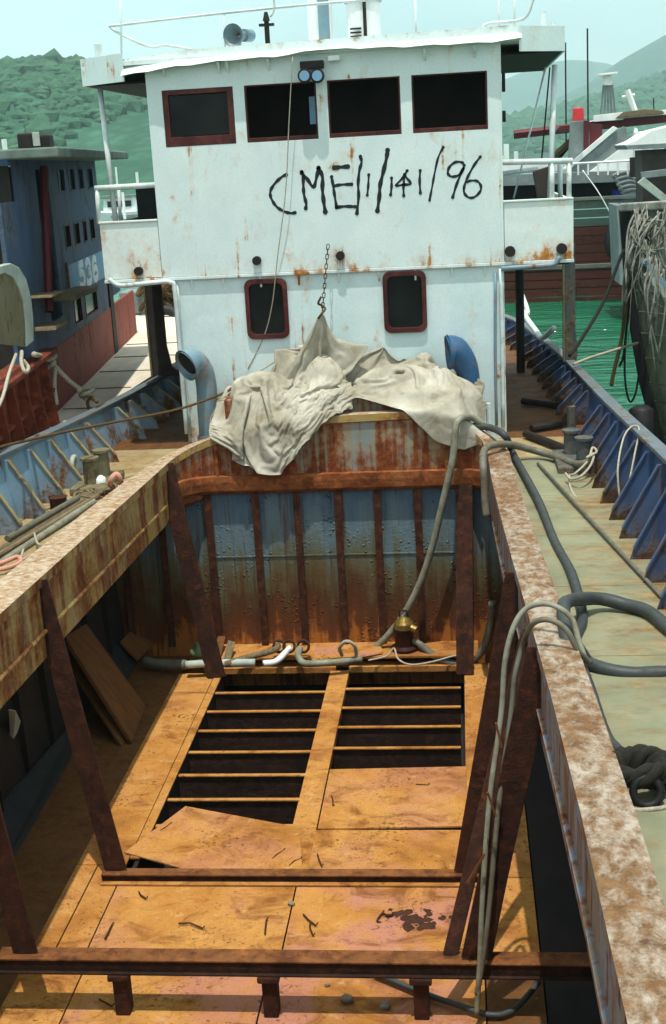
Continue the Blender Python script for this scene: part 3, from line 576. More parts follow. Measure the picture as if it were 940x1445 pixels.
for H in (H1, H2):
    o_r = rrect(H[0] - .035, H[1] + .035, H[2] - .035, H[3] + .035, .09); i_r = rrect(H[0] + .02, H[1] - .02, H[2] + .025, H[3] - .025, .07)
    rails = [[(x, HY - .002, z) for x, z in o_r + o_r[:1]], [(x, HY - .045, z) for x, z in o_r + o_r[:1]], [(x, HY - .045, z) for x, z in i_r + i_r[:1]], [(x, HY + .03, z) for x, z in i_r + i_r[:1]]]
    wn = B().strip(rails).build('window_frame', 'maroon', lh, bevel=.006)
    B().box(H[0] + .002, H[1] - .002, HY + .02, HY + .03, H[2] + .002, H[3] - .002).build('window_pane', 'glass', lh)
# ---- bridge deck, wing bulwarks
UD = B().prism([(-4.40, 16.02, 2.14), (1.33, 16.02, 2.14), (1.36, 17.0, 2.14), (1.60, 20.6, 2.14), (1.60, 21.5, 2.14), (-4.70, 21.5, 2.14), (-4.70, 18.2, 2.14), (-4.42, 16.8, 2.14)], (0, 0, .06)).build('bridge_deck', 'shadesteel', boat)
WF = 15.95
z_ = 2.21
lw0, lw1 = at(140, 315, Y=WF), at(230, 310, Y=WF)
# ---- wheelhouse front with four openings
wins = [((228, 130), (334, 206)), ((344, 122), (450, 199)), ((461, 114), (567, 190)), ((580, 102), (689, 184))]
HO = []
for a, c in wins:
    A, C = at(*a, Y=WF), at(*c, Y=WF); HO.append([A.x, C.x, C.z, A.z])
zt = sum(h[3] for h in HO) / 4; zb = sum(h[2] for h in HO) / 4
HO = [(h[0], h[1], zb + .02, zt) for h in HO]
wf = wall(B(), -3.715, .54, z_, 4.74, HO, WF, WF + .06).build('wheelhouse_front', 'white', boat)
B().box(-3.715, -3.66, WF + .062, 19.4, z_, 4.74).build('wheelhouse_side', 'white', boat); B().box(.485, .54, WF + .062, 19.4, z_, 4.74).build('wheelhouse_side', 'white', boat)
B().box(-3.655, .48, 19.35, 19.4, z_, 4.74).build('wheelhouse_back', 'interior', boat)
B().box(-3.655, .48, 17.6, 17.65, z_, 4.55).build('wheelhouse_lining', 'interior', boat)
B().box(-3.0, -.4, 16.5, 16.9, z_, 3.72).build('console', 'cop', boat, bevel=.03)
for k_, (h) in enumerate(HO):
    t_ = .075 if k_ == 0 else .022
    wn = B(); wall(wn, h[0] + .002, h[1] - .002, h[2] + .002, h[3] - .002, [(h[0] + t_, h[1] - t_, h[2] + (.11 if k_ == 0 else .05), h[3] - t_ * .8)], WF - .004 if k_ == 0 else WF + .004, WF + .05)
    wn.build('window_frame', 'maroon', wf, bevel=.005)
    if k_ == 0: B().box(h[0] + .08, h[1] - .08, WF + .03, WF + .036, h[2] + .12, h[3] - .07).build('window_pane', 'glass', wf)
B().box(HO[1][1] - .12, HO[1][1] - .05, 16.2, 16.25, HO[1][2] + .18, HO[1][2] + .5).build('wall_lamp', 'l536', boat)
# sill lip under the openings
# wing bulwark plates, left and right of the wheelhouse
for x0, x1, zt_ in ((-4.46, -3.722, 2.90), (.547, 1.375, 2.91)):
    wg = B().box(x0, x1, WF + .006, WF + .05, z_, zt_).build('wing_bulwark', 'wingwhite', boat, bevel=.006)
    B().box(x0 - .01, x1, WF - .012, WF + .075, zt_, zt_ + .025).build('wing_cap', 'wingwhite', wg, bevel=.006)
    xs_ = x0 if x0 < -4 else x1
    B().box(min(xs_, xs_ + (.04 if x0 < -4 else -.04)), max(xs_, xs_ + (.04 if x0 < -4 else -.04)), WF + .052, 19, z_, zt_).build('wing_side', 'wingwhite', wg)
B().box(-4.465, 1.38, WF - .012, WF + .10, 2.165, 2.205).build('bridge_edge_angle', 'white', boat, bevel=.006)
for x in (-3.35, -2.95, -2.48, -2.0, -1.5, -1.0, -.55, -.1, .3):   # little brackets under the edge
    B().prism([(x - .012, HY, 2.16), (x - .012, HY, 2.03), (x - .012, WF + .0, 2.16)], (.024, 0, 0)).build('bracket', 'white', boat)
for px, py in ((195, 383), (362, 368), (480, 361), (720, 355), (793, 351)):   # drain pipe ends through the edge
    p = at(px, py, Y=WF - .06); B().cyl((p.x, WF - .07, p.z), (p.x, WF + .03, p.z), .055 if px < 700 else .065, 12).build('drain_pipe', 'iron', boat, smooth=False)
# graffiti: strokes on the white front
G = []
def gr(pts, ox, oy, wd, s=160 / 940): G.append(([(ox + x * s, oy + y * s) for x, y in pts], wd))
gr([(200, 303), (165, 320), (110, 370), (72, 430), (70, 480), (95, 535), (135, 580), (190, 610), (240, 622), (272, 617)], 370, 195, 2.6)
gr([(328, 280), (340, 320), (342, 400), (348, 470), (365, 540), (362, 582)], 370, 195, 2.8); gr([(330, 290), (375, 340), (425, 405), (450, 330), (468, 245)], 370, 195, 3.0); gr([(468, 250), (500, 320), (500, 420), (510, 520), (524, 612)], 370, 195, 3.4)
gr([(598, 244), (650, 240), (710, 235)], 370, 195, 3.4); gr([(576, 320), (590, 400), (602, 480), (618, 575)], 370, 195, 2.5); gr([(598, 395), (660, 385), (742, 382)], 370, 195, 2.5); gr([(618, 573), (690, 565), (770, 568)], 370, 195, 2.7)
gr([(815, 152), (824, 200), (806, 270), (796, 380), (800, 480), (786, 625)], 370, 195, 2.6); gr([(884, 302), (880, 390), (872, 472)], 370, 195, 2.1)
gr([(100, 100), (90, 170), (62, 290), (38, 390), (32, 480), (16, 602)], 530, 195, 3.4); gr([(133, 330), (133, 400), (125, 470)], 530, 195, 2.2)
gr([(262, 270), (225, 330), (170, 392), (230, 385), (292, 378), (255, 325), (240, 300)], 530, 195, 2.2); gr([(240, 310), (232, 400), (234, 478)], 530, 195, 2.2); gr([(370, 268), (366, 360), (372, 455)], 530, 195, 2.2)
gr([(562, 74), (520, 160), (490, 290), (470, 400), (448, 515)], 530, 195, 1.9)
gr([(735, 225), (715, 200), (660, 200), (612, 240), (600, 290), (630, 318), (690, 305), (735, 240), (710, 290), (670, 390), (640, 490)], 530, 195, 2.3)
gr([(868, 155), (820, 220), (770, 310), (738, 390), (735, 450), (770, 490), (820, 488), (868, 440), (872, 390), (840, 355), (790, 352), (760, 362)], 530, 195, 2.2)
b = B()
for pts, wd in G:
    c = curve([at(x, y, Y=WF) for x, y in pts], 6); hw = wd / 2 / 112 * 1.5; k = len(c); up_, dn_ = [], []
    for i, p in enumerate(c):
        t = (c[min(i + 1, k - 1)] - c[max(i - 1, 0)]).normalized(); nn = Vector((-t.z, 0, t.x)); h_ = hw * (1 + .22 * math.sin(i * .9 + wd * 7) + (.3 if i in (0, k - 1) else 0))
        up_.append((p.x + nn.x * h_, WF - .003, p.z + nn.z * h_)); dn_.append((p.x - nn.x * h_, WF - .003, p.z - nn.z * h_))
    o2 = len(b.v); b.strip([up_, dn_])
    for e_ in (c[0], c[-1]):
        b.add([(e_.x + hw * 1.35 * math.cos(a * .785), WF - .0045, e_.z + hw * 1.35 * math.sin(a * .785)) for a in range(8)], [tuple(range(8))])
b.build('painted_lettering', 'spray', wf)
for x in (-2.28, -.42): B().box(x - .009, x + .009, WF - .0022, WF - .0002, z_, zb).build('weld_seam', 'white', wf)
for x in (-2.9, -1.35): B().box(x - .008, x + .008, HY - .0022, HY - .0002, .05, 2.1).build('weld_seam', 'lower', lh)
# ---- roof
rf = B().prism([(-4.60, 16.35, 4.74), (-3.95, 15.9, 4.74), (.75, 15.9, 4.74), (1.30, 16.3, 4.74), (1.30, 20.2, 4.74), (-4.60, 20.2, 4.74)], (0, 0, .05)).build('wheelhouse_roof', 'roofwhite', boat)
def band(pts, z0, z1, th, mat, name, par, wav=0):
    a = []; c = []; n_ = len(pts)
    b = B(); lo = []; hi = []; lo2 = []; hi2 = []
    for i, p in enumerate(pts):
        zz = z0 + (wav * math.sin(i * 1.7) + wav * .6 * math.sin(i * .63 + 1) if 0 < i < n_ - 1 else 0)
        lo.append((p[0], p[1], zz)); hi.append((p[0], p[1], z1)); lo2.append((p[0], p[1] + th, zz)); hi2.append((p[0], p[1] + th, z1))
    return b.strip([lo, hi, hi2, lo2], close=True).build(name, mat, par)
band([(-4.61, 16.36), (-3.96, 15.88)], 4.56, 4.88, .03, 'white', 'roof_fascia', rf); band([(.752, 15.89), (1.31, 16.3)], 4.62, 4.90, .03, 'white', 'roof_fascia', rf)
B().box(-4.62, -4.59, 16.39, 20.2, 4.56, 4.88).build('roof_fascia', 'white', rf); B().box(1.285, 1.315, 16.34, 20.2, 4.62, 4.86).build('roof_fascia', 'white', rf)
B().box(-4.587, -3.72, 16.40, 20.1, 4.56, 4.58).build('roof_soffit', 'shadesteel', rf); B().box(.545, 1.283, 16.36, 20.1, 4.62, 4.64).build('roof_soffit', 'shadesteel', rf)  # near-black underside: the overhang's shade put into the colour
vx = np.linspace(-3.98, .78, 29)
vz = [np.interp(x, [-3.98, -3.4, -2.7, -2.0, -1.6, -.6, .4, .78], [4.62, 4.68, 4.72, 4.73, 4.775, 4.745, 4.735, 4.755]) + .008 * math.sin(i * 2.1) for i, x in enumerate(vx)]
vt = [np.interp(x, [-3.98, -3.3, .78], [4.71, 4.79, 4.83]) for x in vx]
B().strip([[(x, 15.80 + .015 * math.sin(i * 1.3), z) for i, (x, z) in enumerate(zip(vx, vz))], [(x, 15.83, z + .02) for x, z in zip(vx, vz)], [(x, 15.93, t) for x, t in zip(vx, vt)], [(x, 15.96, t) for x, t in zip(vx, vt)], [(x, 15.90, z) for x, z in zip(vx, vz)]], close=True).build('roof_visor', 'roofwhite', rf)
B().strip([[(x, 15.965, t - .02) for x, t in zip(vx, vt)], [(x, 15.965, t + .09) for x, t in zip(vx, vt)], [(x, 15.99, t + .09) for x, t in zip(vx, vt)], [(x, 15.99, t - .02) for x, t in zip(vx, vt)]], close=True).build('roof_gutter', 'roofwhite', rf)
for px in (232, 310, 322, 380, 600, 670):
    p = at(px, 100, Y=WF); B().prism([(p.x - .014, WF - .002, 4.71), (p.x - .014, WF - .002, 4.58), (p.x - .014, 15.84, 4.71)], (.028, 0, 0)).build('visor_bracket', 'roofwhite', rf)
# flaking corner plate
q = at(140, 80, Y=16.35); B().box(q.x - .06, q.x + .03, 16.38, 16.41, 4.86, 5.06).build('corner_post', 'rail', boat, bevel=.01)
# ---- roof fittings
def pipe(pts, r, nm='rail_pipe', mat='rail', par=boat, n=8, sm=4): return B().tube(curve(pts, sm) if sm else pts, r, n).build(nm, mat, par, smooth=True)
RYF = 16.2
pipe([at(272, 70, Y=RYF), at(235, 64, Y=RYF), at(212, 66, Y=RYF), at(178, 52, Y=RYF), at(156, 38, Y=RYF + .1), at(172, 35, Y=RYF), at(300, 20, Y=RYF), at(440, 6, Y=RYF), at(560, -4, Y=RYF), at(700, -22, Y=RYF)], .017)
for px, py0, py1 in ((170, -5, 85), (316, 18, 70), (586, 0, 70)):
    pipe([at(px, py0, Y=RYF), at(px + 2, py1, Y=RYF)], .014, sm=0)
pipe([at(680, 42, Y=RYF), at(690, 33, Y=RYF), at(738, 27, Y=RYF), at(752, 0, Y=RYF), at(760, -20, Y=RYF)], .02)
for px in (704, 726): pipe([at(px, -10, Y=RYF), at(px, 60, Y=RYF)], .012, sm=0)
# loudspeaker
q = at(338, 50, Y=16.15); ax = Vector((-.35, -.93, -.05)).normalized()
hn = B().tube([q + ax * t for t in (.16, .12, .02, -.08, -.12)], [.135, .125, .075, .05, .05], 18, cap=False).tube([q + ax * t for t in (.155, .02)], [.128, .02], 18, cap=False).build('loudspeaker', 'greyvent', boat, smooth=True)
B().cyl(q - ax * .10, q - ax * .27, .075, 14).build('speaker_driver', 'greyvent', hn); B().tube([q, q + Vector((0, 0, -.22))], .02, 6).build('speaker_post', 'rail', hn)
# lamp post with yoke
q = at(378, 62, Y=16.15); lp = B().cyl(q, q + Vector((0, 0, .26)), .03, 10).box(q.x - .09, q.x + .09, q.y - .03, q.y + .03, q.z + .2, q.z + .23).cyl(q + Vector((0, 0, .26)), q + Vector((0, 0, .36)), .045, 10, .02).build('light_post', 'iron', boat)
pipe([q + Vector((.05, 0, .3)), q + Vector((.1, 0, .38)), q + Vector((.11, 0, .62))], .012, 'light_bracket', 'rail', lp)
# mast foot, drum
q = at(453, 55, Y=17.2); mb = B().box(q.x - .16, q.x + .14, 17.2, 17.5, 4.8, 6.6).build('mast', 'jwhite', boat, bevel=.02)
B().box(q.x - .02, q.x + .12, 17.16, 17.197, q.z - .1, q.z + .7).build('mast_ladder_plate', 'greyvent', mb)
q = at(514, 45, Y=17); dm = B().cyl((q.x, 17, 4.79), (q.x, 17, q.z + .34), .21, 20).build('roof_vent', 'jwhite', boat)
B().cyl((q.x, 17, q.z + .342), (q.x, 17, q.z + .40), .235, 20).build('vent_lid', 'greyvent', dm)
for k_ in range(4): B().box(q.x - .16, q.x - .02, 16.78, 16.80, q.z - .12 + k_ * .045, q.z - .10 + k_ * .045).build('louvre', 'iron', dm)
B().cyl((q.x + .03, 16.76, 4.8), (q.x + .03, 16.76, q.z + .5), .022, 8).build('stay_post', 'iron', dm)
q = at(772, 40, Y=16.6); B().box(q.x - .07, q.x - .01, 16.6, 16.66, 4.86, 5.1).box(q.x + .06, q.x + .10, 16.6, 16.66, 4.86, 4.98).build('roof_stub', 'roofwhite', boat)
# floodlights under the visor
hb = at(440, 92, Y=15.86); fb = B().box(hb.x - .14, hb.x + .14, 15.84, 15.94, hb.z - .04, hb.z + .05).build('floodlight_bracket', 'iron', boat, bevel=.01)
for px in (430, 448):
    p = at(px, 107, Y=15.78); f_ = B().tube([p + Vector((0, .14, .02)), p + Vector((0, .07, .01)), p, p + Vector((0, -.03, 0))], [.035, .075, .085, .08], 14).build('floodlight', 'iron', fb, smooth=False)
    B().cyl(p + Vector((0, -.032, 0)), p + Vector((0, -.038, 0)), .06, 14).build('lamp_lens', 'l536', fb)
q = at(471, 82, Y=15.86); B().box(q.x - .07, q.x + .07, 15.85, 15.9, q.z - .03, q.z + .03).build('bulkhead_lamp', 'jwhite', boat, bevel=.01)
# awning posts and wing rails
pipe([at(141, 124, Y=16.5), at(164, 318, Y=16.2)], .035, 'awning_post', sm=0); pipe([at(783, 92, Y=16.5), at(776, 280, Y=16.2)], .035, 'awning_post', sm=0)
pipe([at(770, 95, Y=16.9), at(738, 228, Y=16.9), at(725, 280, Y=16.9)], .012, 'stay_wire', sm=0); pipe([at(776, 95, Y=17.2), at(764, 230, Y=17.2)], .010, 'stay_wire', 'iron', sm=0)
pipe([at(134, 266, Y=16.0), at(220, 261, Y=16.0)], .035, 'wing_rail', sm=0); pipe([at(137, 266, Y=16.0), at(140, 316, Y=16.0)], .03, 'wing_rail', sm=0); pipe([at(168, 268, Y=16.4), at(170, 312, Y=16.4)], .022, 'wing_rail', sm=0)
pipe([at(708, 229, Y=16.0), at(808, 227, Y=16.0)], .035, 'wing_rail', sm=0)
for px in (779, 803): pipe([at(px, 228, Y=16.0), at(px, 281, Y=16.0)], .03, 'wing_rail', sm=0)
pipe([at(710, 245, Y=17.5), at(760, 238, Y=17.5)], .03, 'wing_rail', sm=0)
pipe([at(790, 232, Y=16.8), at(791, 278, Y=16.8)], .03, 'wing_rail', sm=0)
p = [at(752, 242, Y=16.3), at(778, 234, Y=16.3), at(776, 279, Y=16.3), at(759, 279, Y=16.3)]
lb = B().prism(p, (0, .16, 0)).build('sidelight_board', 'cop', boat, bevel=.008)
for z0_, z1_ in ((4.2, 4.42), (3.85, 3.98)): B().box(.56, .60, 16.3, 16.38, z0_, z1_).build('wall_fitting', 'iron', boat)
B().box(-4.35, -3.8, 17.5, 18.6, 2.2, 3.3).build('wing_locker', 'woodg', boat, bevel=.02)
# ---- house pipes
hp = lambda pts, r, mat='rail', nm='house_pipe': pipe(pts, r, nm, mat)
hp([at(154, 394, Y=15.9), at(163, 401, Y=15.9), at(176, 403, Y=15.9), at(225, 398, Y=15.9), at(241, 399, Y=15.9), at(247, 412, Y=15.9), at(256, 520, Y=15.9), at(264, 612, Y=15.9)], .03)
hp([at(250, 400, Y=15.97), at(258, 500, Y=15.97), at(269, 612, Y=15.97)], .018)
hp([at(790, 362, Y=15.9), at(783, 372, Y=15.9), at(765, 375, Y=15.9), at(707, 379, Y=15.9)], .03, 'greyvent')
hp([at(707, 379, Y=15.93), at(709, 480, Y=15.93), at(710, 602, Y=15.93)], .026); hp([at(699, 385, Y=15.97), at(699, 500, Y=15.97), at(701, 600, Y=15.97)], .018, 'greyvent')
# posts under the bridge deck at the rails
for px, side in ((205, -1), (793, 1)):
    y = 19.4; xr, zr = rail(y); x = xr if side > 0 else mir(xr)
    x += 0.0
    w_ = .12 if side < 0 else .075
    po = B().prism([(x - w_, y, 2.14), (x + w_, y, 2.14), (x + w_ * 1.05, y, zr + .5), (x + w_ * 1.5, y, zr + .18), (x + w_ * (3.2 if side < 0 else 1.2), y, zr + .03), (x - w_, y, zr + .03)], (0, .05, 0)).build('deck_post', 'cop' if side < 0 else 'bollard', boat, bevel=.006)
    B().box(x - w_ * 1.05 - .03, x - w_ * 1.05, y - .03, y + .08, zr + .03, 2.14).build('post_flange', 'bolll', po)
y = 21.0; B().cyl((.95, y, 0), (.95, y, 2.14), .07, 10).build('deck_post', 'iron', boat)
B().box(-4.3, 1.25, 21.35, 21.5, 1.95, 2.14).build('bridge_beam', 'iron', boat)
# bent rail remains aft on the right
rb = [at(731, 425, Y=24.2), at(742, 447, Y=23), at(757, 468, Y=22), at(765, 477, Y=21.6), at(782, 463, Y=21.2)]
pipe(rb, .05, 'bent_rail', 'rail'); pipe([at(735, 410, Y=24.2), at(745, 440, Y=23.4), at(738, 446, Y=23.4)], .04, 'bent_rail', 'rail')
# ---- ventilators
def vent(p0, mid, end, r, mat, nm='ventilator'):
    c = curve([p0, p0 + (mid - p0) * .5, mid, mid + (end - mid) * .55 + Vector((0, 0, .10)), end], 6); k = len(c)
    rr = [r * (1 + max(0, (i / (k - 1) - .5)) * 1.15) for i in range(k)]
    v = B().tube(c, rr, 20, cap=False)\
        .tube([c[-1], c[-4], c[-8]], [rr[-1] * .93, rr[-4] * .85, rr[-8] * .7], 20, cap=False).build(nm, mat, boat, smooth=True)
    B().cyl(p0, p0 + Vector((0, 0, .05)), r * 1.35, 20).build('vent_flange', mat, v)
    B().tube([c[2], c[3]], r * 1.12, 20).build('vent_band', mat, v)
    d = (c[-1] - c[-2]).normalized()
    B().tube([c[-2] - d * .02, c[-5]], [rr[-2] * .88, rr[-5] * .78], 20, cap=True).build('vent_throat_shade', 'black', v)  # black plug: the shade inside the mouth made as dark colour
    return v
vent(Vector((-3.22, 15.66, .0)), Vector((-3.22, 15.66, .98)), at(262, 516, Y=15.46), .13, 'greyvent')
vent(Vector((.06, 15.66, .0)), Vector((.06, 15.66, .92)), at(632, 497, Y=15.62), .14, 'bluevent')
# hatch box the tarpaulin lies over
B().box(-2.9, -.05, 15.12, 15.6, 0, .78).build('deck_box', 'coamaft', boat, bevel=.02)
# box posts at the house foot
for px in (672, 690): p = at(px, 605, Y=15.5); B().cyl((p.x, 15.5, 0), (p.x, 15.5, .55), .03, 8).build('house_stanchion', 'rail', boat)
# ---- bollards
def bollards(pts, r, h, mat, zb):
    P = [Vector(p) for p in pts]
    base = B().box(min(p.x for p in P) - .2, max(p.x for p in P) + .2, min(p.y for p in P) - .25, max(p.y for p in P) + .22, zb, zb + .09).build('bollard_base', mat, boat, bevel=.02)
    for p in P:
        bo = B().tube([(p.x, p.y, zb + .09), (p.x, p.y, zb + h)], r, 18).build('bollard', mat, base, smooth=False)
        B().cyl((p.x, p.y, zb + h), (p.x, p.y, zb + h + .03), r * 1.25, 18).build('bollard_cap', mat, base)
pR = [at(806, 650, Z=.0), at(824, 662, Z=0)]
bollards(pR, .085, .34, 'bollard', .0)
pL = [at(131, 692, Z=.02), at(147, 680, Z=.02)]
bollards(pL, .085, .36, 'bolll', .02)
B().cyl((1.38, 16.4, 0), (1.38, 16.4, .3), .06, 12).build('deck_stub', 'bollard', boat)
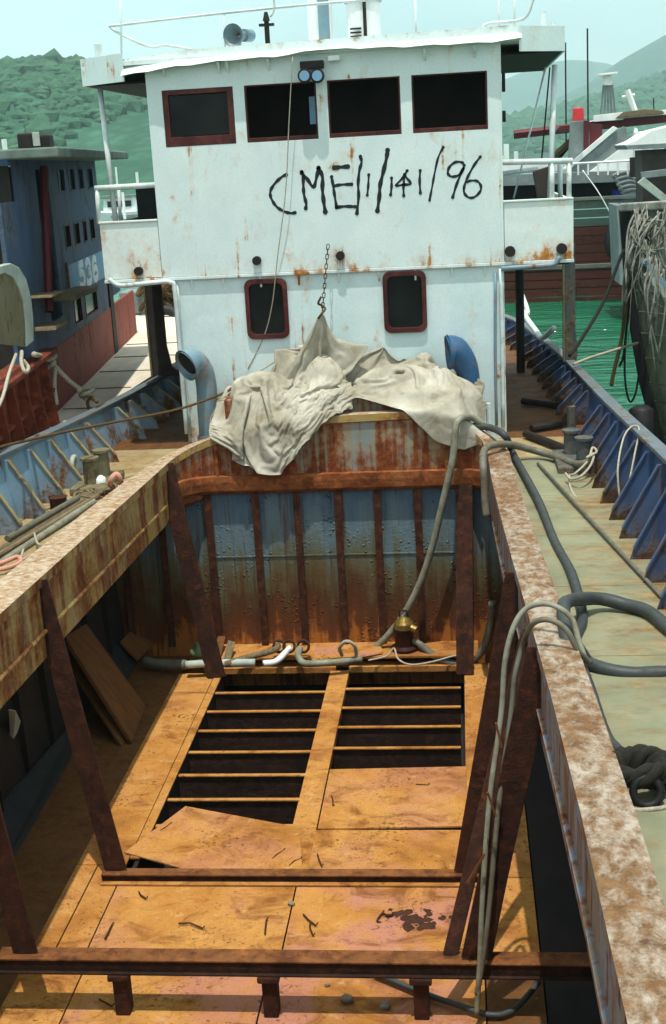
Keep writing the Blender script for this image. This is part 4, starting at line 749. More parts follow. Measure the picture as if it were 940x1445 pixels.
# canvas sheets: rows, columns, then millimetre steps along each row (x, y, z)
TARP = [
(60, 72, [
-759,3715,82,8,-6,-4,12,1,-2,10,-3,-4,11,-3,-3,7,-3,-9,9,-3,-5,8,-7,-7,9,1,-7,8,-5,-7,9,-2,-7,8,4,0,-5,8,-1,-10,0,-1,-9,0,0,-10,0,0,-9,5,-1,6,7,-4,8,-5,-4,8,-4,-4,8,-2,-3,9,-2,-3,9,-2,-1,10,-2,2,5,-1,-8,7,3,-3,8,-3,-2,-1,-6,-7,5,-6,-3,9,1,-2,8,2,-2,8,2,-2,8,1,-1,9,1,-1,9,0,0,8,-2,1,8,1,-1,8,3,4,0,5,10,9,-2,6,4,-8,9,10,0,5,6,-5,9,9,0,6,5,4,10,8,-5,6,2,-4,11,9,2,6,4,-2,10,9,3,4,5,-2,9,10,2,2,5,7,8,2,2,10,8,6,3,9,-1,5,6,-1,9,6,2,10,10,5,2,7,2,5,6,2,9,8,3,2,7,7,2,7,1,8,6,5,-6,3,9,0,8,4,1,2,-4,10,9,3,-1,1,10,3,8,0,-4,8,3,-2,
-764,3717,87,9,-7,-4,10,-2,-6,10,-2,-3,10,-3,-4,11,-3,-4,10,-3,-5,9,-4,-6,7,-4,-9,11,-2,-5,6,-4,-7,9,3,0,0,10,-1,-10,1,0,-9,2,-1,-10,-1,1,-9,2,-1,3,9,-3,7,-5,-4,8,1,-5,9,-1,-5,8,0,-4,9,-2,-3,9,-1,-2,8,-4,-1,8,-3,0,-1,-6,-7,4,-8,-3,8,2,-2,8,3,-3,8,3,-3,8,2,-2,8,1,-1,8,1,-1,9,1,-1,8,0,-1,9,-1,1,4,-8,5,7,1,8,4,6,10,9,0,5,5,-8,9,9,1,6,4,-7,8,9,-2,7,5,7,8,8,-1,7,3,-4,10,9,5,5,5,-4,9,10,4,3,3,-5,9,9,-1,6,8,4,5,5,6,7,4,7,8,7,5,4,10,1,6,4,-2,9,7,9,0,8,2,7,6,0,8,8,3,5,7,4,-6,6,6,4,8,2,2,1,10,-2,8,-1,5,4,-4,8,9,4,-2,5,9,0,7,-3,-2,
-765,3716,94,9,-6,-4,8,-5,-6,9,-4,-7,10,-4,-5,10,-3,-5,10,-3,-4,9,-3,-6,9,-4,-6,9,-3,-7,10,-3,-4,6,8,1,6,8,0,-8,5,-1,-10,1,0,-9,0,0,-10,-2,0,-1,10,-2,8,0,-5,8,-1,-5,9,0,-4,8,-2,-4,8,-5,-3,9,-2,-3,9,1,0,1,-8,-5,2,-8,-4,9,1,-2,7,4,-3,8,2,-3,7,4,-2,9,0,-1,8,-1,-1,9,-1,-1,8,-2,-1,9,-1,-1,7,6,1,2,-9,5,7,-4,8,9,0,5,5,5,10,8,2,8,6,-7,6,10,1,6,1,-7,9,8,0,9,7,5,6,8,3,8,5,-4,8,8,6,4,5,-4,7,10,1,5,2,-7,9,9,3,7,8,2,5,7,6,5,5,7,9,5,8,4,8,4,7,8,-5,3,3,10,5,8,4,0,8,3,1,6,5,2,6,-1,9,7,2,2,3,10,-1,7,4,0,5,-4,8,9,0,3,9,5,-1,4,6,-6,
-765,3723,95,9,-6,-2,9,-8,-3,9,-6,-6,9,-4,-5,9,-4,-4,10,-3,-5,10,-4,-5,9,-3,-6,8,1,-8,9,-4,-3,9,-2,-2,4,9,2,-4,10,0,-10,0,0,-9,1,0,-9,-2,0,-5,9,-2,8,0,-4,9,0,-4,8,1,-5,8,-4,-4,8,1,-4,9,-2,-3,4,-8,-2,1,-8,-5,8,-1,-1,7,4,-3,7,4,-4,8,2,-2,8,-2,-1,9,-2,-1,8,-1,-1,9,-2,-1,8,-2,-1,9,0,-1,6,6,2,9,0,0,1,-5,11,9,0,6,4,-5,9,8,0,8,9,4,5,5,-7,7,8,5,3,5,0,9,5,1,11,5,-3,9,7,0,7,9,2,6,9,4,2,2,-7,7,8,3,9,5,-2,7,8,0,7,9,3,6,8,3,5,6,8,5,4,7,7,8,0,4,9,4,3,1,11,1,10,0,3,4,9,-3,9,1,0,2,0,11,8,2,1,4,10,0,9,0,1,5,-1,8,4,3,-6,9,6,0,
-768,3727,89,9,-6,-2,9,-6,-2,8,-5,-2,10,-4,-4,10,-4,-4,10,-3,-4,10,-3,-4,10,-4,-5,10,-3,-4,6,-9,-4,8,-3,-1,3,10,1,3,9,1,-9,2,0,-10,2,1,-9,-2,0,-7,7,-1,7,4,-4,9,-1,-4,8,1,-5,8,-3,-4,8,0,-4,7,-6,-4,0,-9,-4,8,-3,-1,6,4,-5,8,4,-2,8,2,-3,8,1,-1,8,0,-2,9,-2,-1,8,-2,0,8,-2,-1,9,-1,-1,6,-7,0,9,2,-2,5,8,3,9,0,6,1,-6,10,9,3,4,8,0,9,4,-8,8,6,-2,8,8,8,1,9,3,7,8,0,8,4,-3,9,4,0,11,9,4,0,4,-7,10,9,3,1,9,1,5,7,-1,7,5,0,8,5,4,12,5,0,8,8,2,7,8,5,6,5,8,1,7,2,4,8,6,2,3,9,-4,8,2,5,5,7,-6,7,0,6,3,-2,10,8,1,-1,5,11,1,7,2,-1,9,1,4,2,7,-7,
-768,3732,93,10,-4,-4,9,-7,-2,9,-6,0,8,-6,-2,10,-4,-3,9,-4,-4,10,-4,-4,9,-4,-5,10,-4,-4,6,-8,-3,8,-4,-2,8,5,0,2,10,1,-8,4,2,-10,0,-1,-9,2,2,-8,4,-1,6,7,-3,8,0,-4,8,0,-5,9,-1,-4,7,-3,-4,2,-9,-6,6,-6,-2,9,1,-2,4,7,-5,8,2,-2,9,1,-2,8,1,-1,8,-3,-1,7,-5,-2,9,-2,-1,8,-2,-1,8,2,0,9,-1,-2,7,-6,1,4,8,2,8,6,6,7,-4,8,4,-9,5,5,5,8,8,0,8,9,-2,7,8,-6,2,6,7,9,4,5,7,7,3,7,7,0,8,7,-1,6,9,-4,6,5,-7,6,6,9,2,9,3,5,8,2,5,6,-1,7,5,1,9,5,4,11,4,0,9,9,3,2,3,9,2,5,8,-1,7,7,0,6,3,-5,7,5,4,5,-2,7,8,4,0,5,-3,9,8,0,0,4,10,0,7,6,-2,9,3,0,
-769,3733,100,7,-6,-5,11,-6,-2,7,-7,-2,8,-8,-2,9,-5,-4,9,-5,-4,9,-4,-4,10,-4,-5,10,-3,-4,10,-2,1,7,-6,-1,9,2,0,5,9,0,-9,2,1,-9,4,1,-7,6,1,-10,0,0,4,9,-3,8,0,-3,7,-4,-5,9,0,-4,8,-2,-4,3,-8,-6,7,-4,-2,5,7,-4,7,4,-3,8,1,-2,9,1,-1,8,-1,-2,7,-5,-1,7,-5,-1,8,-3,-1,9,-2,-1,8,0,-1,8,4,-1,8,-4,0,8,1,0,2,9,8,4,-10,5,7,-4,7,8,-2,7,8,-1,4,9,-1,8,7,0,7,2,9,7,9,-1,4,6,3,10,4,4,8,8,-5,2,7,-1,8,8,0,8,9,0,2,8,4,5,5,8,5,8,6,5,8,2,5,5,0,8,4,3,11,4,-1,9,9,2,1,6,7,-1,6,7,-2,0,10,-2,8,0,3,7,7,0,4,-1,7,9,2,0,6,-1,8,9,1,1,7,6,-1,3,10,-1,
-769,3739,96,10,-6,1,4,-10,4,9,-6,-3,9,-7,-3,9,-6,-3,9,-5,-4,9,-5,-4,10,-4,-5,9,-3,-3,7,-7,-2,9,-1,1,9,0,0,9,4,0,-8,7,1,-6,7,1,-10,0,1,-9,2,1,1,10,-2,8,-3,-4,8,1,-5,8,-5,-3,8,-1,-4,3,-8,-5,8,3,-3,4,6,-5,8,0,-2,8,3,-1,9,1,-2,6,-6,-1,7,-5,-1,8,-4,-1,8,-2,-1,9,-2,-1,8,0,-2,9,4,-1,7,3,-1,6,-8,1,2,9,8,10,0,2,3,-6,9,11,2,3,7,-2,7,7,-2,8,5,-6,8,9,3,5,3,8,7,5,-6,8,9,1,6,5,9,2,8,2,5,9,-1,5,6,-1,7,7,0,9,9,1,4,7,5,5,4,10,5,8,5,3,8,0,6,-2,1,12,8,2,1,7,5,5,8,5,0,-1,9,-2,8,1,2,4,9,-3,9,2,2,7,-3,6,8,4,1,7,1,6,8,0,3,8,4,-4,
-772,3740,102,9,-6,2,9,-5,-3,7,-5,-5,9,-6,-3,8,-7,-3,10,-4,-3,9,-5,-3,10,-6,-1,9,-6,0,6,-8,-2,9,0,1,9,0,0,9,0,1,-1,10,-1,-9,2,2,-9,2,2,-9,2,1,-1,10,-1,8,0,-4,8,1,-5,8,-4,-3,4,-8,-5,8,-2,-4,4,6,-5,7,4,-3,9,-3,-1,8,3,-2,8,2,-1,6,-7,-1,6,-6,-1,8,-4,-1,8,-2,-1,9,-1,-2,6,6,-3,8,4,-1,7,-6,-1,7,-5,2,9,3,5,4,9,5,9,-2,5,5,-8,6,8,5,7,4,-8,7,9,2,6,6,-5,7,2,10,7,7,2,6,9,1,6,8,-5,3,7,6,6,6,6,5,9,2,4,9,1,3,6,1,9,4,-2,9,9,4,4,6,7,4,5,9,-1,6,-1,6,4,5,10,8,3,-4,1,4,9,7,5,2,3,7,-5,7,-3,4,8,4,3,6,7,3,8,4,-1,9,1,0,9,1,4,7,0,5,
-770,3747,99,8,-6,1,9,-6,1,9,-7,-2,4,-9,0,9,-6,-3,10,-2,-3,9,-6,-2,7,-8,-1,8,-8,-2,8,-5,0,9,0,1,9,-2,1,9,0,1,5,8,-1,-9,2,1,-8,4,2,-9,1,2,-4,10,0,8,-2,-5,7,4,-4,5,-7,-4,7,-3,-4,9,0,-5,3,6,-5,9,0,-1,8,-3,-2,8,4,-1,8,1,-2,5,-8,-1,6,-7,-1,8,-3,-1,8,-2,-1,6,6,-3,7,6,-4,7,-6,0,8,-3,0,8,-3,3,7,9,2,8,-5,5,6,5,7,5,-6,7,7,5,5,5,-7,8,9,2,6,6,-10,6,3,9,7,9,-3,3,9,1,5,7,2,7,9,2,6,8,4,1,3,9,7,10,-1,5,5,8,4,8,2,6,5,-2,9,3,11,-4,6,6,5,6,-1,7,6,5,-3,7,5,2,4,5,8,4,5,7,6,1,1,6,1,1,7,-2,6,10,3,1,9,4,-1,7,6,2,6,7,1,9,1,-2,
-773,3749,105,8,-6,2,9,-7,1,7,-6,-1,10,-7,-2,7,-2,-8,8,-7,3,8,-8,-2,9,-7,-2,8,-6,-1,10,-3,-2,7,-5,3,9,1,0,8,-2,2,9,4,0,-6,8,0,-9,-1,3,-8,3,2,-7,6,1,8,1,-5,7,4,-4,4,-8,-4,8,-2,-4,5,5,-7,8,3,-2,8,-3,-2,8,-2,-1,8,4,-2,9,1,-1,3,-9,-1,6,-7,-1,8,-3,-1,7,4,-3,5,7,-4,9,1,-1,8,-1,-2,6,-7,2,8,4,-3,7,-4,7,8,6,3,5,-6,8,9,4,6,5,-6,8,9,3,6,2,-8,6,8,-3,6,9,2,7,5,10,0,6,-3,8,8,6,1,9,2,5,5,-2,8,8,1,6,7,4,6,5,8,4,8,0,5,6,9,2,8,2,5,-2,10,2,8,3,0,8,2,5,4,8,-3,8,4,2,2,5,8,8,0,-2,9,0,3,6,2,7,7,2,7,8,0,4,10,1,2,8,5,-1,5,8,-1,
-773,3755,106,10,-5,-3,7,-6,0,8,-8,4,8,-6,-2,9,-6,-1,8,-3,-7,8,-8,1,7,-7,2,9,-5,-3,8,-6,2,6,-6,4,9,1,0,9,-2,2,9,0,1,0,10,-1,-9,0,3,-8,4,1,-8,2,3,1,6,-6,9,-3,-2,8,-1,-5,7,-4,-4,5,6,-6,8,-3,-2,8,-1,-2,8,-1,-1,8,3,-1,9,1,-2,3,-9,0,5,-8,-2,8,1,-1,6,6,-4,7,-3,-4,8,0,-1,6,7,-1,9,0,-4,6,-6,4,9,5,2,6,-5,7,9,5,5,4,-6,8,9,3,5,3,-7,8,9,0,6,3,-7,7,6,9,2,9,2,5,9,5,2,7,-4,7,6,9,3,9,1,2,4,0,10,6,0,8,8,3,6,5,8,0,8,-1,6,7,3,4,2,11,5,8,3,-1,2,9,2,5,7,-3,7,7,0,8,6,2,7,-2,5,7,-1,6,8,5,1,9,1,2,8,0,3,7,2,6,5,1,7,9,3,0,
-773,3757,112,6,-8,-1,11,-1,-3,9,-5,-2,9,-6,-1,6,-8,2,9,-3,-5,9,-5,-3,7,-8,0,8,-6,2,4,-9,4,8,-4,3,9,0,2,8,-2,2,9,-1,2,7,6,-2,-9,4,3,-7,5,0,-8,2,3,-3,8,-5,8,-4,-2,8,-4,-3,8,-3,-4,5,4,-6,8,-4,-2,8,-2,-1,8,0,-2,8,4,-1,9,0,-1,2,-9,-1,5,-8,-1,8,5,-2,7,-2,-4,6,6,-5,8,-4,0,8,0,-3,5,8,-1,9,0,0,7,-7,5,7,5,6,7,-4,6,9,4,5,2,-8,7,8,2,8,5,-8,5,6,0,8,10,3,2,5,10,3,8,-4,4,8,5,5,8,-1,5,5,10,0,9,3,4,6,-1,5,3,4,11,8,3,6,8,4,0,4,-3,10,8,6,2,2,10,0,9,2,1,5,6,-3,3,10,4,4,8,2,9,3,1,6,-4,6,9,-2,4,10,4,4,8,3,1,5,7,-1,9,0,0,5,3,8,
-771,3763,109,7,-8,0,5,-9,6,8,-5,-3,10,-2,0,9,-4,-1,9,-5,-3,8,-5,-4,9,-5,-3,5,-8,6,7,-6,1,5,-6,6,8,-2,2,9,-1,2,9,-2,3,8,3,0,-3,8,-2,-8,5,2,-8,1,4,-4,8,-4,7,1,-7,7,-7,0,7,-5,-2,7,-3,-6,8,3,-2,7,-5,0,8,0,-1,8,0,-2,9,2,-1,1,-9,0,7,-6,-2,8,2,-2,4,7,-6,8,-1,-2,7,4,-5,7,-6,1,7,-2,-4,9,2,2,7,6,4,5,-6,7,7,6,4,8,1,7,5,-6,7,3,-7,9,8,-3,5,8,7,2,7,-3,7,9,4,3,7,7,2,6,-4,8,5,9,-2,8,1,6,8,5,5,8,6,-3,8,3,5,6,4,6,6,2,8,0,-4,11,8,6,4,8,4,1,3,9,-3,6,5,0,9,1,4,7,8,-1,1,8,7,9,2,1,8,0,-3,9,2,4,5,-1,9,9,1,1,4,8,-4,8,3,-1,
-774,3764,116,8,-5,0,8,-7,1,7,-7,1,9,0,-6,9,-3,-3,9,-5,-3,9,-4,-2,9,-6,0,6,-7,3,7,-7,3,5,-5,7,5,-5,5,9,-1,2,8,-1,3,9,-1,2,4,8,-3,-8,6,1,-8,2,4,-5,7,-3,4,4,-8,7,-6,0,7,-3,-4,5,-8,-1,9,-3,-1,8,-1,-1,8,2,-2,8,-5,0,8,3,-1,2,-9,-1,8,-4,-1,4,6,-6,7,3,-3,6,5,-5,9,0,-2,8,-2,-3,8,-3,-2,5,-7,4,6,9,5,9,0,5,7,-8,3,4,6,9,8,2,6,8,-6,5,2,-7,9,9,2,3,6,9,-3,8,3,5,5,-2,8,8,1,7,9,5,2,4,9,-3,8,4,-1,5,0,9,8,1,7,6,8,3,5,-1,9,9,2,1,1,6,8,8,1,5,8,4,0,8,5,-1,4,9,0,8,-4,2,4,8,7,9,1,-1,7,5,1,6,8,1,9,2,4,5,-2,7,8,4,-4,2,8,-5,
-773,3771,114,9,-6,0,7,-6,-1,7,-9,-1,7,-4,8,8,-4,-3,9,-3,-4,10,-1,-3,9,-4,-2,7,-7,1,7,-6,4,6,-5,6,5,-5,6,6,-4,6,8,-1,2,9,-2,3,7,5,-1,-4,9,-2,-8,1,4,-6,8,-2,2,6,-8,8,-4,-3,7,-5,-2,4,-9,1,8,0,-3,7,-5,1,9,-2,0,8,1,-4,7,-4,2,3,-8,-1,8,1,-2,3,6,-6,6,5,-4,8,-4,-3,8,-2,-3,9,3,-2,8,0,-3,3,-8,5,9,-2,2,5,6,8,7,-7,3,9,-1,6,2,7,8,7,-5,5,8,5,2,6,-3,9,5,9,-3,8,-2,6,9,6,1,8,1,3,5,3,9,10,2,1,4,9,-2,10,3,1,1,1,11,7,1,8,7,6,-3,9,3,1,6,2,8,2,5,9,6,0,6,6,6,-3,8,-2,2,8,3,5,8,3,2,4,10,0,9,0,4,3,11,-1,8,0,4,8,5,-2,8,1,5,6,2,-5,
-774,3773,120,7,-7,1,8,-7,-1,8,-4,-2,9,-2,-4,7,-5,6,8,-2,-5,9,-5,2,10,-3,-3,9,-4,-2,6,-6,4,6,-4,5,5,-5,7,6,-4,5,6,-4,7,9,-1,2,8,1,1,2,9,-3,-8,3,3,-6,7,-1,-1,7,-7,8,-2,-4,7,-6,-2,4,-9,1,8,1,-4,7,-5,3,7,1,-5,5,-7,2,6,-6,2,8,-3,-1,8,1,-4,4,7,-5,6,-4,-4,8,4,-3,7,-6,-1,9,1,-3,6,5,-3,8,-3,0,3,-8,6,7,-2,8,9,5,1,2,-7,8,9,0,6,5,9,3,7,-3,7,7,8,0,8,0,6,9,6,0,5,-3,8,6,8,-3,9,3,1,6,1,8,9,3,3,5,9,-2,9,2,4,2,2,11,8,-1,4,5,8,-5,8,4,3,6,1,8,1,4,8,7,0,7,8,1,1,7,6,-2,5,1,7,10,3,3,4,9,-1,9,3,5,4,8,-3,9,0,3,5,5,-6,9,1,3,
-772,3779,122,7,-7,0,7,-7,1,8,-4,-4,7,-6,2,9,-1,-3,7,-6,3,9,0,-5,8,-5,3,10,-2,-2,7,-6,3,6,-4,4,6,-4,6,5,-4,7,7,-4,5,5,-4,6,9,0,3,7,5,-2,-6,7,0,-5,7,-3,-4,8,-3,7,-2,-6,7,-6,-1,4,-9,2,7,2,-5,8,-4,2,8,-1,-4,4,-7,3,6,-7,2,6,2,-7,7,-3,3,7,-2,-6,7,-2,-4,7,6,-1,7,-5,-2,6,5,-4,8,0,-2,3,-8,-2,7,5,6,9,0,3,3,-7,8,9,4,3,4,-4,9,8,1,5,6,9,0,8,1,6,8,6,-4,6,4,6,6,-2,8,9,1,1,4,9,-1,9,5,2,9,1,3,6,2,7,7,7,-3,8,1,5,3,0,11,8,2,0,3,10,1,8,3,-1,6,0,8,2,3,9,8,1,-1,6,4,7,8,2,-3,4,3,8,6,7,5,8,4,3,9,2,0,3,7,-6,9,2,2,5,4,-6,
-771,3784,126,5,-10,2,9,-4,-1,7,-3,-6,8,-5,0,7,-6,4,9,-1,-3,7,-7,2,9,4,-4,8,-5,1,8,-5,3,7,-4,5,7,-3,4,5,-4,7,5,-4,6,7,-3,5,6,-4,7,8,3,-1,1,9,-3,-6,7,-2,-6,6,-1,6,1,-6,7,-7,-1,4,-8,1,7,2,-5,8,-3,0,8,-2,-1,3,-9,3,8,-4,0,4,3,-8,8,-2,-3,7,-5,0,5,-6,0,7,-3,-5,6,6,1,7,-4,-4,8,2,-1,3,-8,-1,9,0,3,4,9,5,9,0,2,5,-5,9,7,7,2,5,-1,8,10,2,4,3,9,-5,9,6,1,5,0,9,9,1,0,6,-1,9,9,1,1,5,8,2,9,1,4,5,9,-2,7,-3,5,7,6,5,7,6,3,5,-6,6,8,7,2,3,8,-2,7,5,1,8,0,5,2,1,9,8,3,-5,6,5,7,8,2,-1,3,7,7,9,3,-1,5,3,9,10,2,0,2,7,-6,8,0,2,
-769,3788,130,4,-9,3,8,-3,-5,8,-4,-3,8,-3,-4,8,-6,2,6,-5,6,9,-3,-2,7,-8,0,7,6,-1,8,-4,3,7,-4,5,6,-4,5,8,-2,4,5,-4,6,7,-3,6,4,-4,7,8,-2,3,5,8,-3,-4,8,-2,-7,5,-1,5,4,-7,7,-6,-1,4,-9,1,8,2,-4,8,-1,-3,6,-5,2,4,-8,3,8,-2,-2,5,3,-8,8,-3,-3,6,-6,2,6,-3,-4,3,-10,1,8,0,-1,5,6,-4,6,-7,-1,8,2,-3,5,-5,6,9,3,4,4,9,2,5,-4,9,9,3,4,7,7,-1,7,0,8,8,5,-3,3,10,-3,9,1,6,5,-3,8,9,3,-1,5,-2,9,8,2,4,8,6,2,8,5,1,7,6,-4,2,0,12,8,-1,4,9,4,5,2,8,-5,7,1,6,4,9,-2,6,-1,6,8,4,-3,7,3,5,8,2,-4,3,6,7,9,4,0,4,5,8,8,1,1,5,4,7,7,6,-1,5,1,-8,
-768,3792,134,4,-8,3,7,-2,-6,8,-4,-3,8,-3,-4,8,-5,0,8,-6,1,6,-5,7,6,-8,1,9,-3,0,6,7,1,7,-5,5,6,-3,5,7,-3,5,8,-1,4,6,-3,6,5,-4,7,6,-4,6,8,4,-1,-1,8,-3,-7,6,-1,3,6,-7,7,-6,-2,4,-8,2,8,0,-4,8,1,-4,5,-8,3,6,-6,2,8,0,-4,5,2,-7,8,-3,-2,7,-5,-1,4,-8,1,-1,-10,1,8,4,-3,7,-4,-2,6,4,-5,5,-7,1,8,6,0,6,1,7,8,3,6,9,4,-1,3,0,10,9,2,3,6,8,0,9,1,3,-1,10,-4,8,-2,7,9,2,2,7,-2,6,8,5,-2,7,1,8,6,5,-4,8,6,3,8,4,4,8,1,3,2,0,11,7,1,6,2,9,-7,7,2,7,8,4,3,6,3,-6,6,3,6,6,2,-6,8,5,0,8,4,3,3,5,9,7,5,-2,9,4,4,0,0,11,6,1,-8,6,4,-6,
-766,3797,138,3,-9,3,7,-1,-6,8,-3,-4,8,-3,-4,8,-5,-1,8,-5,1,8,-6,1,5,-7,5,3,-7,6,9,0,2,6,6,4,6,-5,5,7,-2,5,8,-1,4,7,-1,5,6,-4,6,4,-5,7,8,0,3,4,8,-4,-7,6,-1,2,7,-7,7,-4,-3,5,-8,2,8,-3,-3,7,2,-4,5,-7,3,7,-5,1,6,2,-6,7,0,-5,8,-4,-2,6,-7,0,-2,-9,1,4,-9,1,8,-1,-2,4,5,-6,7,-4,-1,7,3,-6,7,1,7,7,6,-2,9,3,3,4,-1,10,9,5,2,4,-2,9,10,1,2,5,8,2,3,9,-3,9,2,0,4,-2,9,10,3,-1,7,-1,6,7,7,-3,8,-3,7,4,9,0,8,7,2,9,3,3,5,-2,7,5,1,11,1,8,-7,7,3,-2,8,3,0,7,2,6,5,2,-6,5,1,8,9,4,1,6,7,-1,7,7,1,3,-1,10,7,5,1,6,6,6,7,-1,-4,-1,2,-10,
-765,3801,142,3,-8,4,7,-1,-6,8,-4,-4,7,-1,-5,9,-4,-3,7,-5,1,8,-6,2,5,-7,6,4,-7,5,4,-6,6,8,1,4,6,6,4,6,-4,6,8,-1,3,8,-1,5,7,-1,4,4,-5,7,6,-3,6,8,4,-2,-3,8,-3,-1,8,-6,7,-3,-3,5,-8,0,8,-4,0,7,3,-5,5,-7,3,8,-3,-1,6,2,-7,8,-2,-3,6,-6,-1,1,-9,1,-1,-9,1,7,-4,0,8,-1,-3,5,4,-6,2,0,-9,8,-1,4,8,5,0,9,2,5,7,6,-1,7,0,8,5,-1,9,10,4,0,4,-4,9,3,10,-2,10,2,1,4,9,-4,8,0,5,8,-1,6,8,3,-1,7,-3,6,6,7,3,9,-2,3,8,6,0,2,11,3,8,2,5,2,-2,11,4,8,-6,8,-3,2,7,7,-1,4,6,-6,8,0,4,7,2,-5,6,5,5,3,4,8,8,4,3,8,6,0,3,3,8,6,1,-7,7,5,4,6,-2,-6,
-764,3806,146,3,-9,4,7,-1,-6,8,-4,-2,7,0,-7,8,-2,-4,8,-5,1,7,-6,3,5,-7,5,4,-7,6,4,-6,6,4,-4,7,7,1,4,7,5,4,7,-2,5,8,0,4,7,-1,4,7,-2,5,4,-5,7,9,0,2,2,8,-5,-4,8,-4,8,-2,-4,7,-5,-2,6,-7,1,7,4,-4,5,-7,2,8,-1,-3,7,1,-6,7,-4,-2,3,-8,2,-3,-9,-1,5,-8,1,8,-3,0,2,3,-9,3,2,-9,7,2,-3,8,-1,3,9,2,5,8,6,-1,8,0,6,9,5,1,6,0,8,3,-7,6,6,3,8,8,4,0,3,9,-5,6,7,1,9,3,3,9,0,2,9,0,3,4,-7,6,9,2,4,7,7,2,6,7,0,7,4,6,4,9,-1,3,0,10,8,4,-1,4,1,-9,5,5,6,9,1,-1,3,4,-8,8,4,-1,4,3,9,8,5,-2,8,3,3,2,4,9,6,6,4,6,2,-7,9,1,-2,7,0,5,
-763,3810,150,3,-8,4,7,-1,-6,8,-5,-1,7,0,-7,7,0,-5,8,-5,0,7,-5,3,5,-7,5,3,-7,6,4,-6,7,4,-4,7,4,-4,7,7,2,5,8,4,3,7,-2,5,7,-2,5,8,1,4,7,-1,4,6,-4,6,6,5,-3,-3,8,-6,8,-1,-3,7,-3,-3,6,-7,1,7,4,-4,6,-7,1,7,1,-5,8,0,-4,5,-8,1,-3,-8,-1,1,-10,1,7,-5,0,6,2,-6,1,3,-9,5,2,-7,9,0,-1,8,2,-2,6,0,8,9,1,4,8,6,-1,6,0,7,3,-7,8,9,1,5,6,7,-2,6,1,9,3,10,-5,8,-3,3,10,0,2,9,1,2,8,2,5,7,4,-6,5,3,8,6,3,7,9,3,3,2,9,-4,4,2,8,6,9,4,5,2,-7,7,3,-6,9,1,1,5,4,8,3,4,-8,9,2,0,8,1,-2,3,8,5,6,4,7,9,3,0,3,6,6,6,1,0,6,1,0,9,2,-3,
-762,3815,154,3,-9,4,7,0,-6,8,-6,0,7,0,-6,6,1,-7,9,-3,-2,7,-6,4,4,-6,6,3,-7,6,3,-5,7,4,-5,7,3,-4,8,5,-3,7,8,4,4,7,-3,5,7,-1,4,8,1,4,8,1,4,7,1,-2,8,0,6,-1,7,-4,8,-2,-4,7,-1,-4,6,-6,1,7,3,-4,7,-4,0,7,1,-7,7,-4,0,0,-9,0,-3,-9,-1,4,-8,2,8,0,-4,1,3,-9,6,2,-7,4,3,-7,9,0,-2,8,1,-1,9,2,1,9,1,4,3,1,10,6,-3,8,8,0,3,5,-2,9,4,9,-6,7,1,7,9,2,1,6,6,-6,8,-1,5,7,-1,7,7,4,-6,9,4,1,8,2,1,7,1,5,1,5,9,6,8,3,6,3,-5,4,7,5,8,4,2,8,-1,-3,4,5,-8,5,3,7,9,4,0,4,4,-8,9,-1,-2,8,-1,3,4,7,5,4,9,3,5,6,5,7,2,5,6,-2,5,8,-4,0,
-761,3819,158,3,-8,4,7,-1,-5,8,-6,0,7,1,-6,6,2,-7,8,-2,-3,7,-6,3,4,-6,6,3,-7,7,3,-5,6,3,-4,8,3,-4,8,3,-5,8,7,-2,7,7,1,4,8,2,3,8,2,1,9,2,2,8,1,-3,4,0,8,10,0,0,3,5,-8,5,-7,3,8,0,-4,8,-2,1,7,-2,-3,8,1,-6,2,-9,2,-3,-8,-2,0,-10,1,8,-3,-1,4,3,-8,6,2,-6,2,3,-9,6,2,-5,9,-2,0,8,-1,0,8,-4,4,7,9,0,9,3,4,8,-3,5,2,0,9,3,-3,10,8,6,-3,7,7,-3,7,-1,7,6,5,-4,10,2,1,8,-2,1,6,-2,7,6,8,-3,7,-4,5,5,6,-4,7,4,2,1,9,5,8,6,1,8,2,-3,3,8,6,7,-1,-5,8,6,1,8,0,-3,3,6,7,9,-3,-1,6,5,-6,9,1,-2,9,0,0,4,5,6,2,10,2,7,-2,5,6,5,6,8,-2,3,
-761,3823,162,4,-8,4,8,0,-5,7,-6,0,7,0,-5,5,3,-8,8,-1,-4,7,-5,3,4,-6,6,3,-7,7,3,-5,7,3,-4,8,2,-4,8,3,-4,9,4,-4,8,9,2,1,8,3,0,9,2,0,8,2,0,8,2,1,9,-1,3,4,0,8,7,3,-5,6,-5,1,7,0,-4,8,-2,0,7,-1,-4,6,-6,1,-2,-9,-1,-2,-9,-1,6,-6,1,8,0,-4,5,2,-7,1,3,-9,5,3,-7,8,-3,-2,5,-7,1,9,-3,1,6,7,1,8,5,2,9,-2,5,8,6,2,9,-1,3,0,1,11,9,-2,4,5,8,-3,8,5,-2,4,-8,4,8,-2,0,7,6,2,7,5,6,7,5,-2,6,1,-5,7,2,5,2,6,-6,6,7,-2,7,6,2,6,5,5,8,3,-3,5,4,7,5,4,-8,8,0,-2,8,2,3,6,4,7,8,1,2,8,2,-5,6,1,-7,8,2,2,7,3,5,2,8,6,9,-3,2,4,5,6,
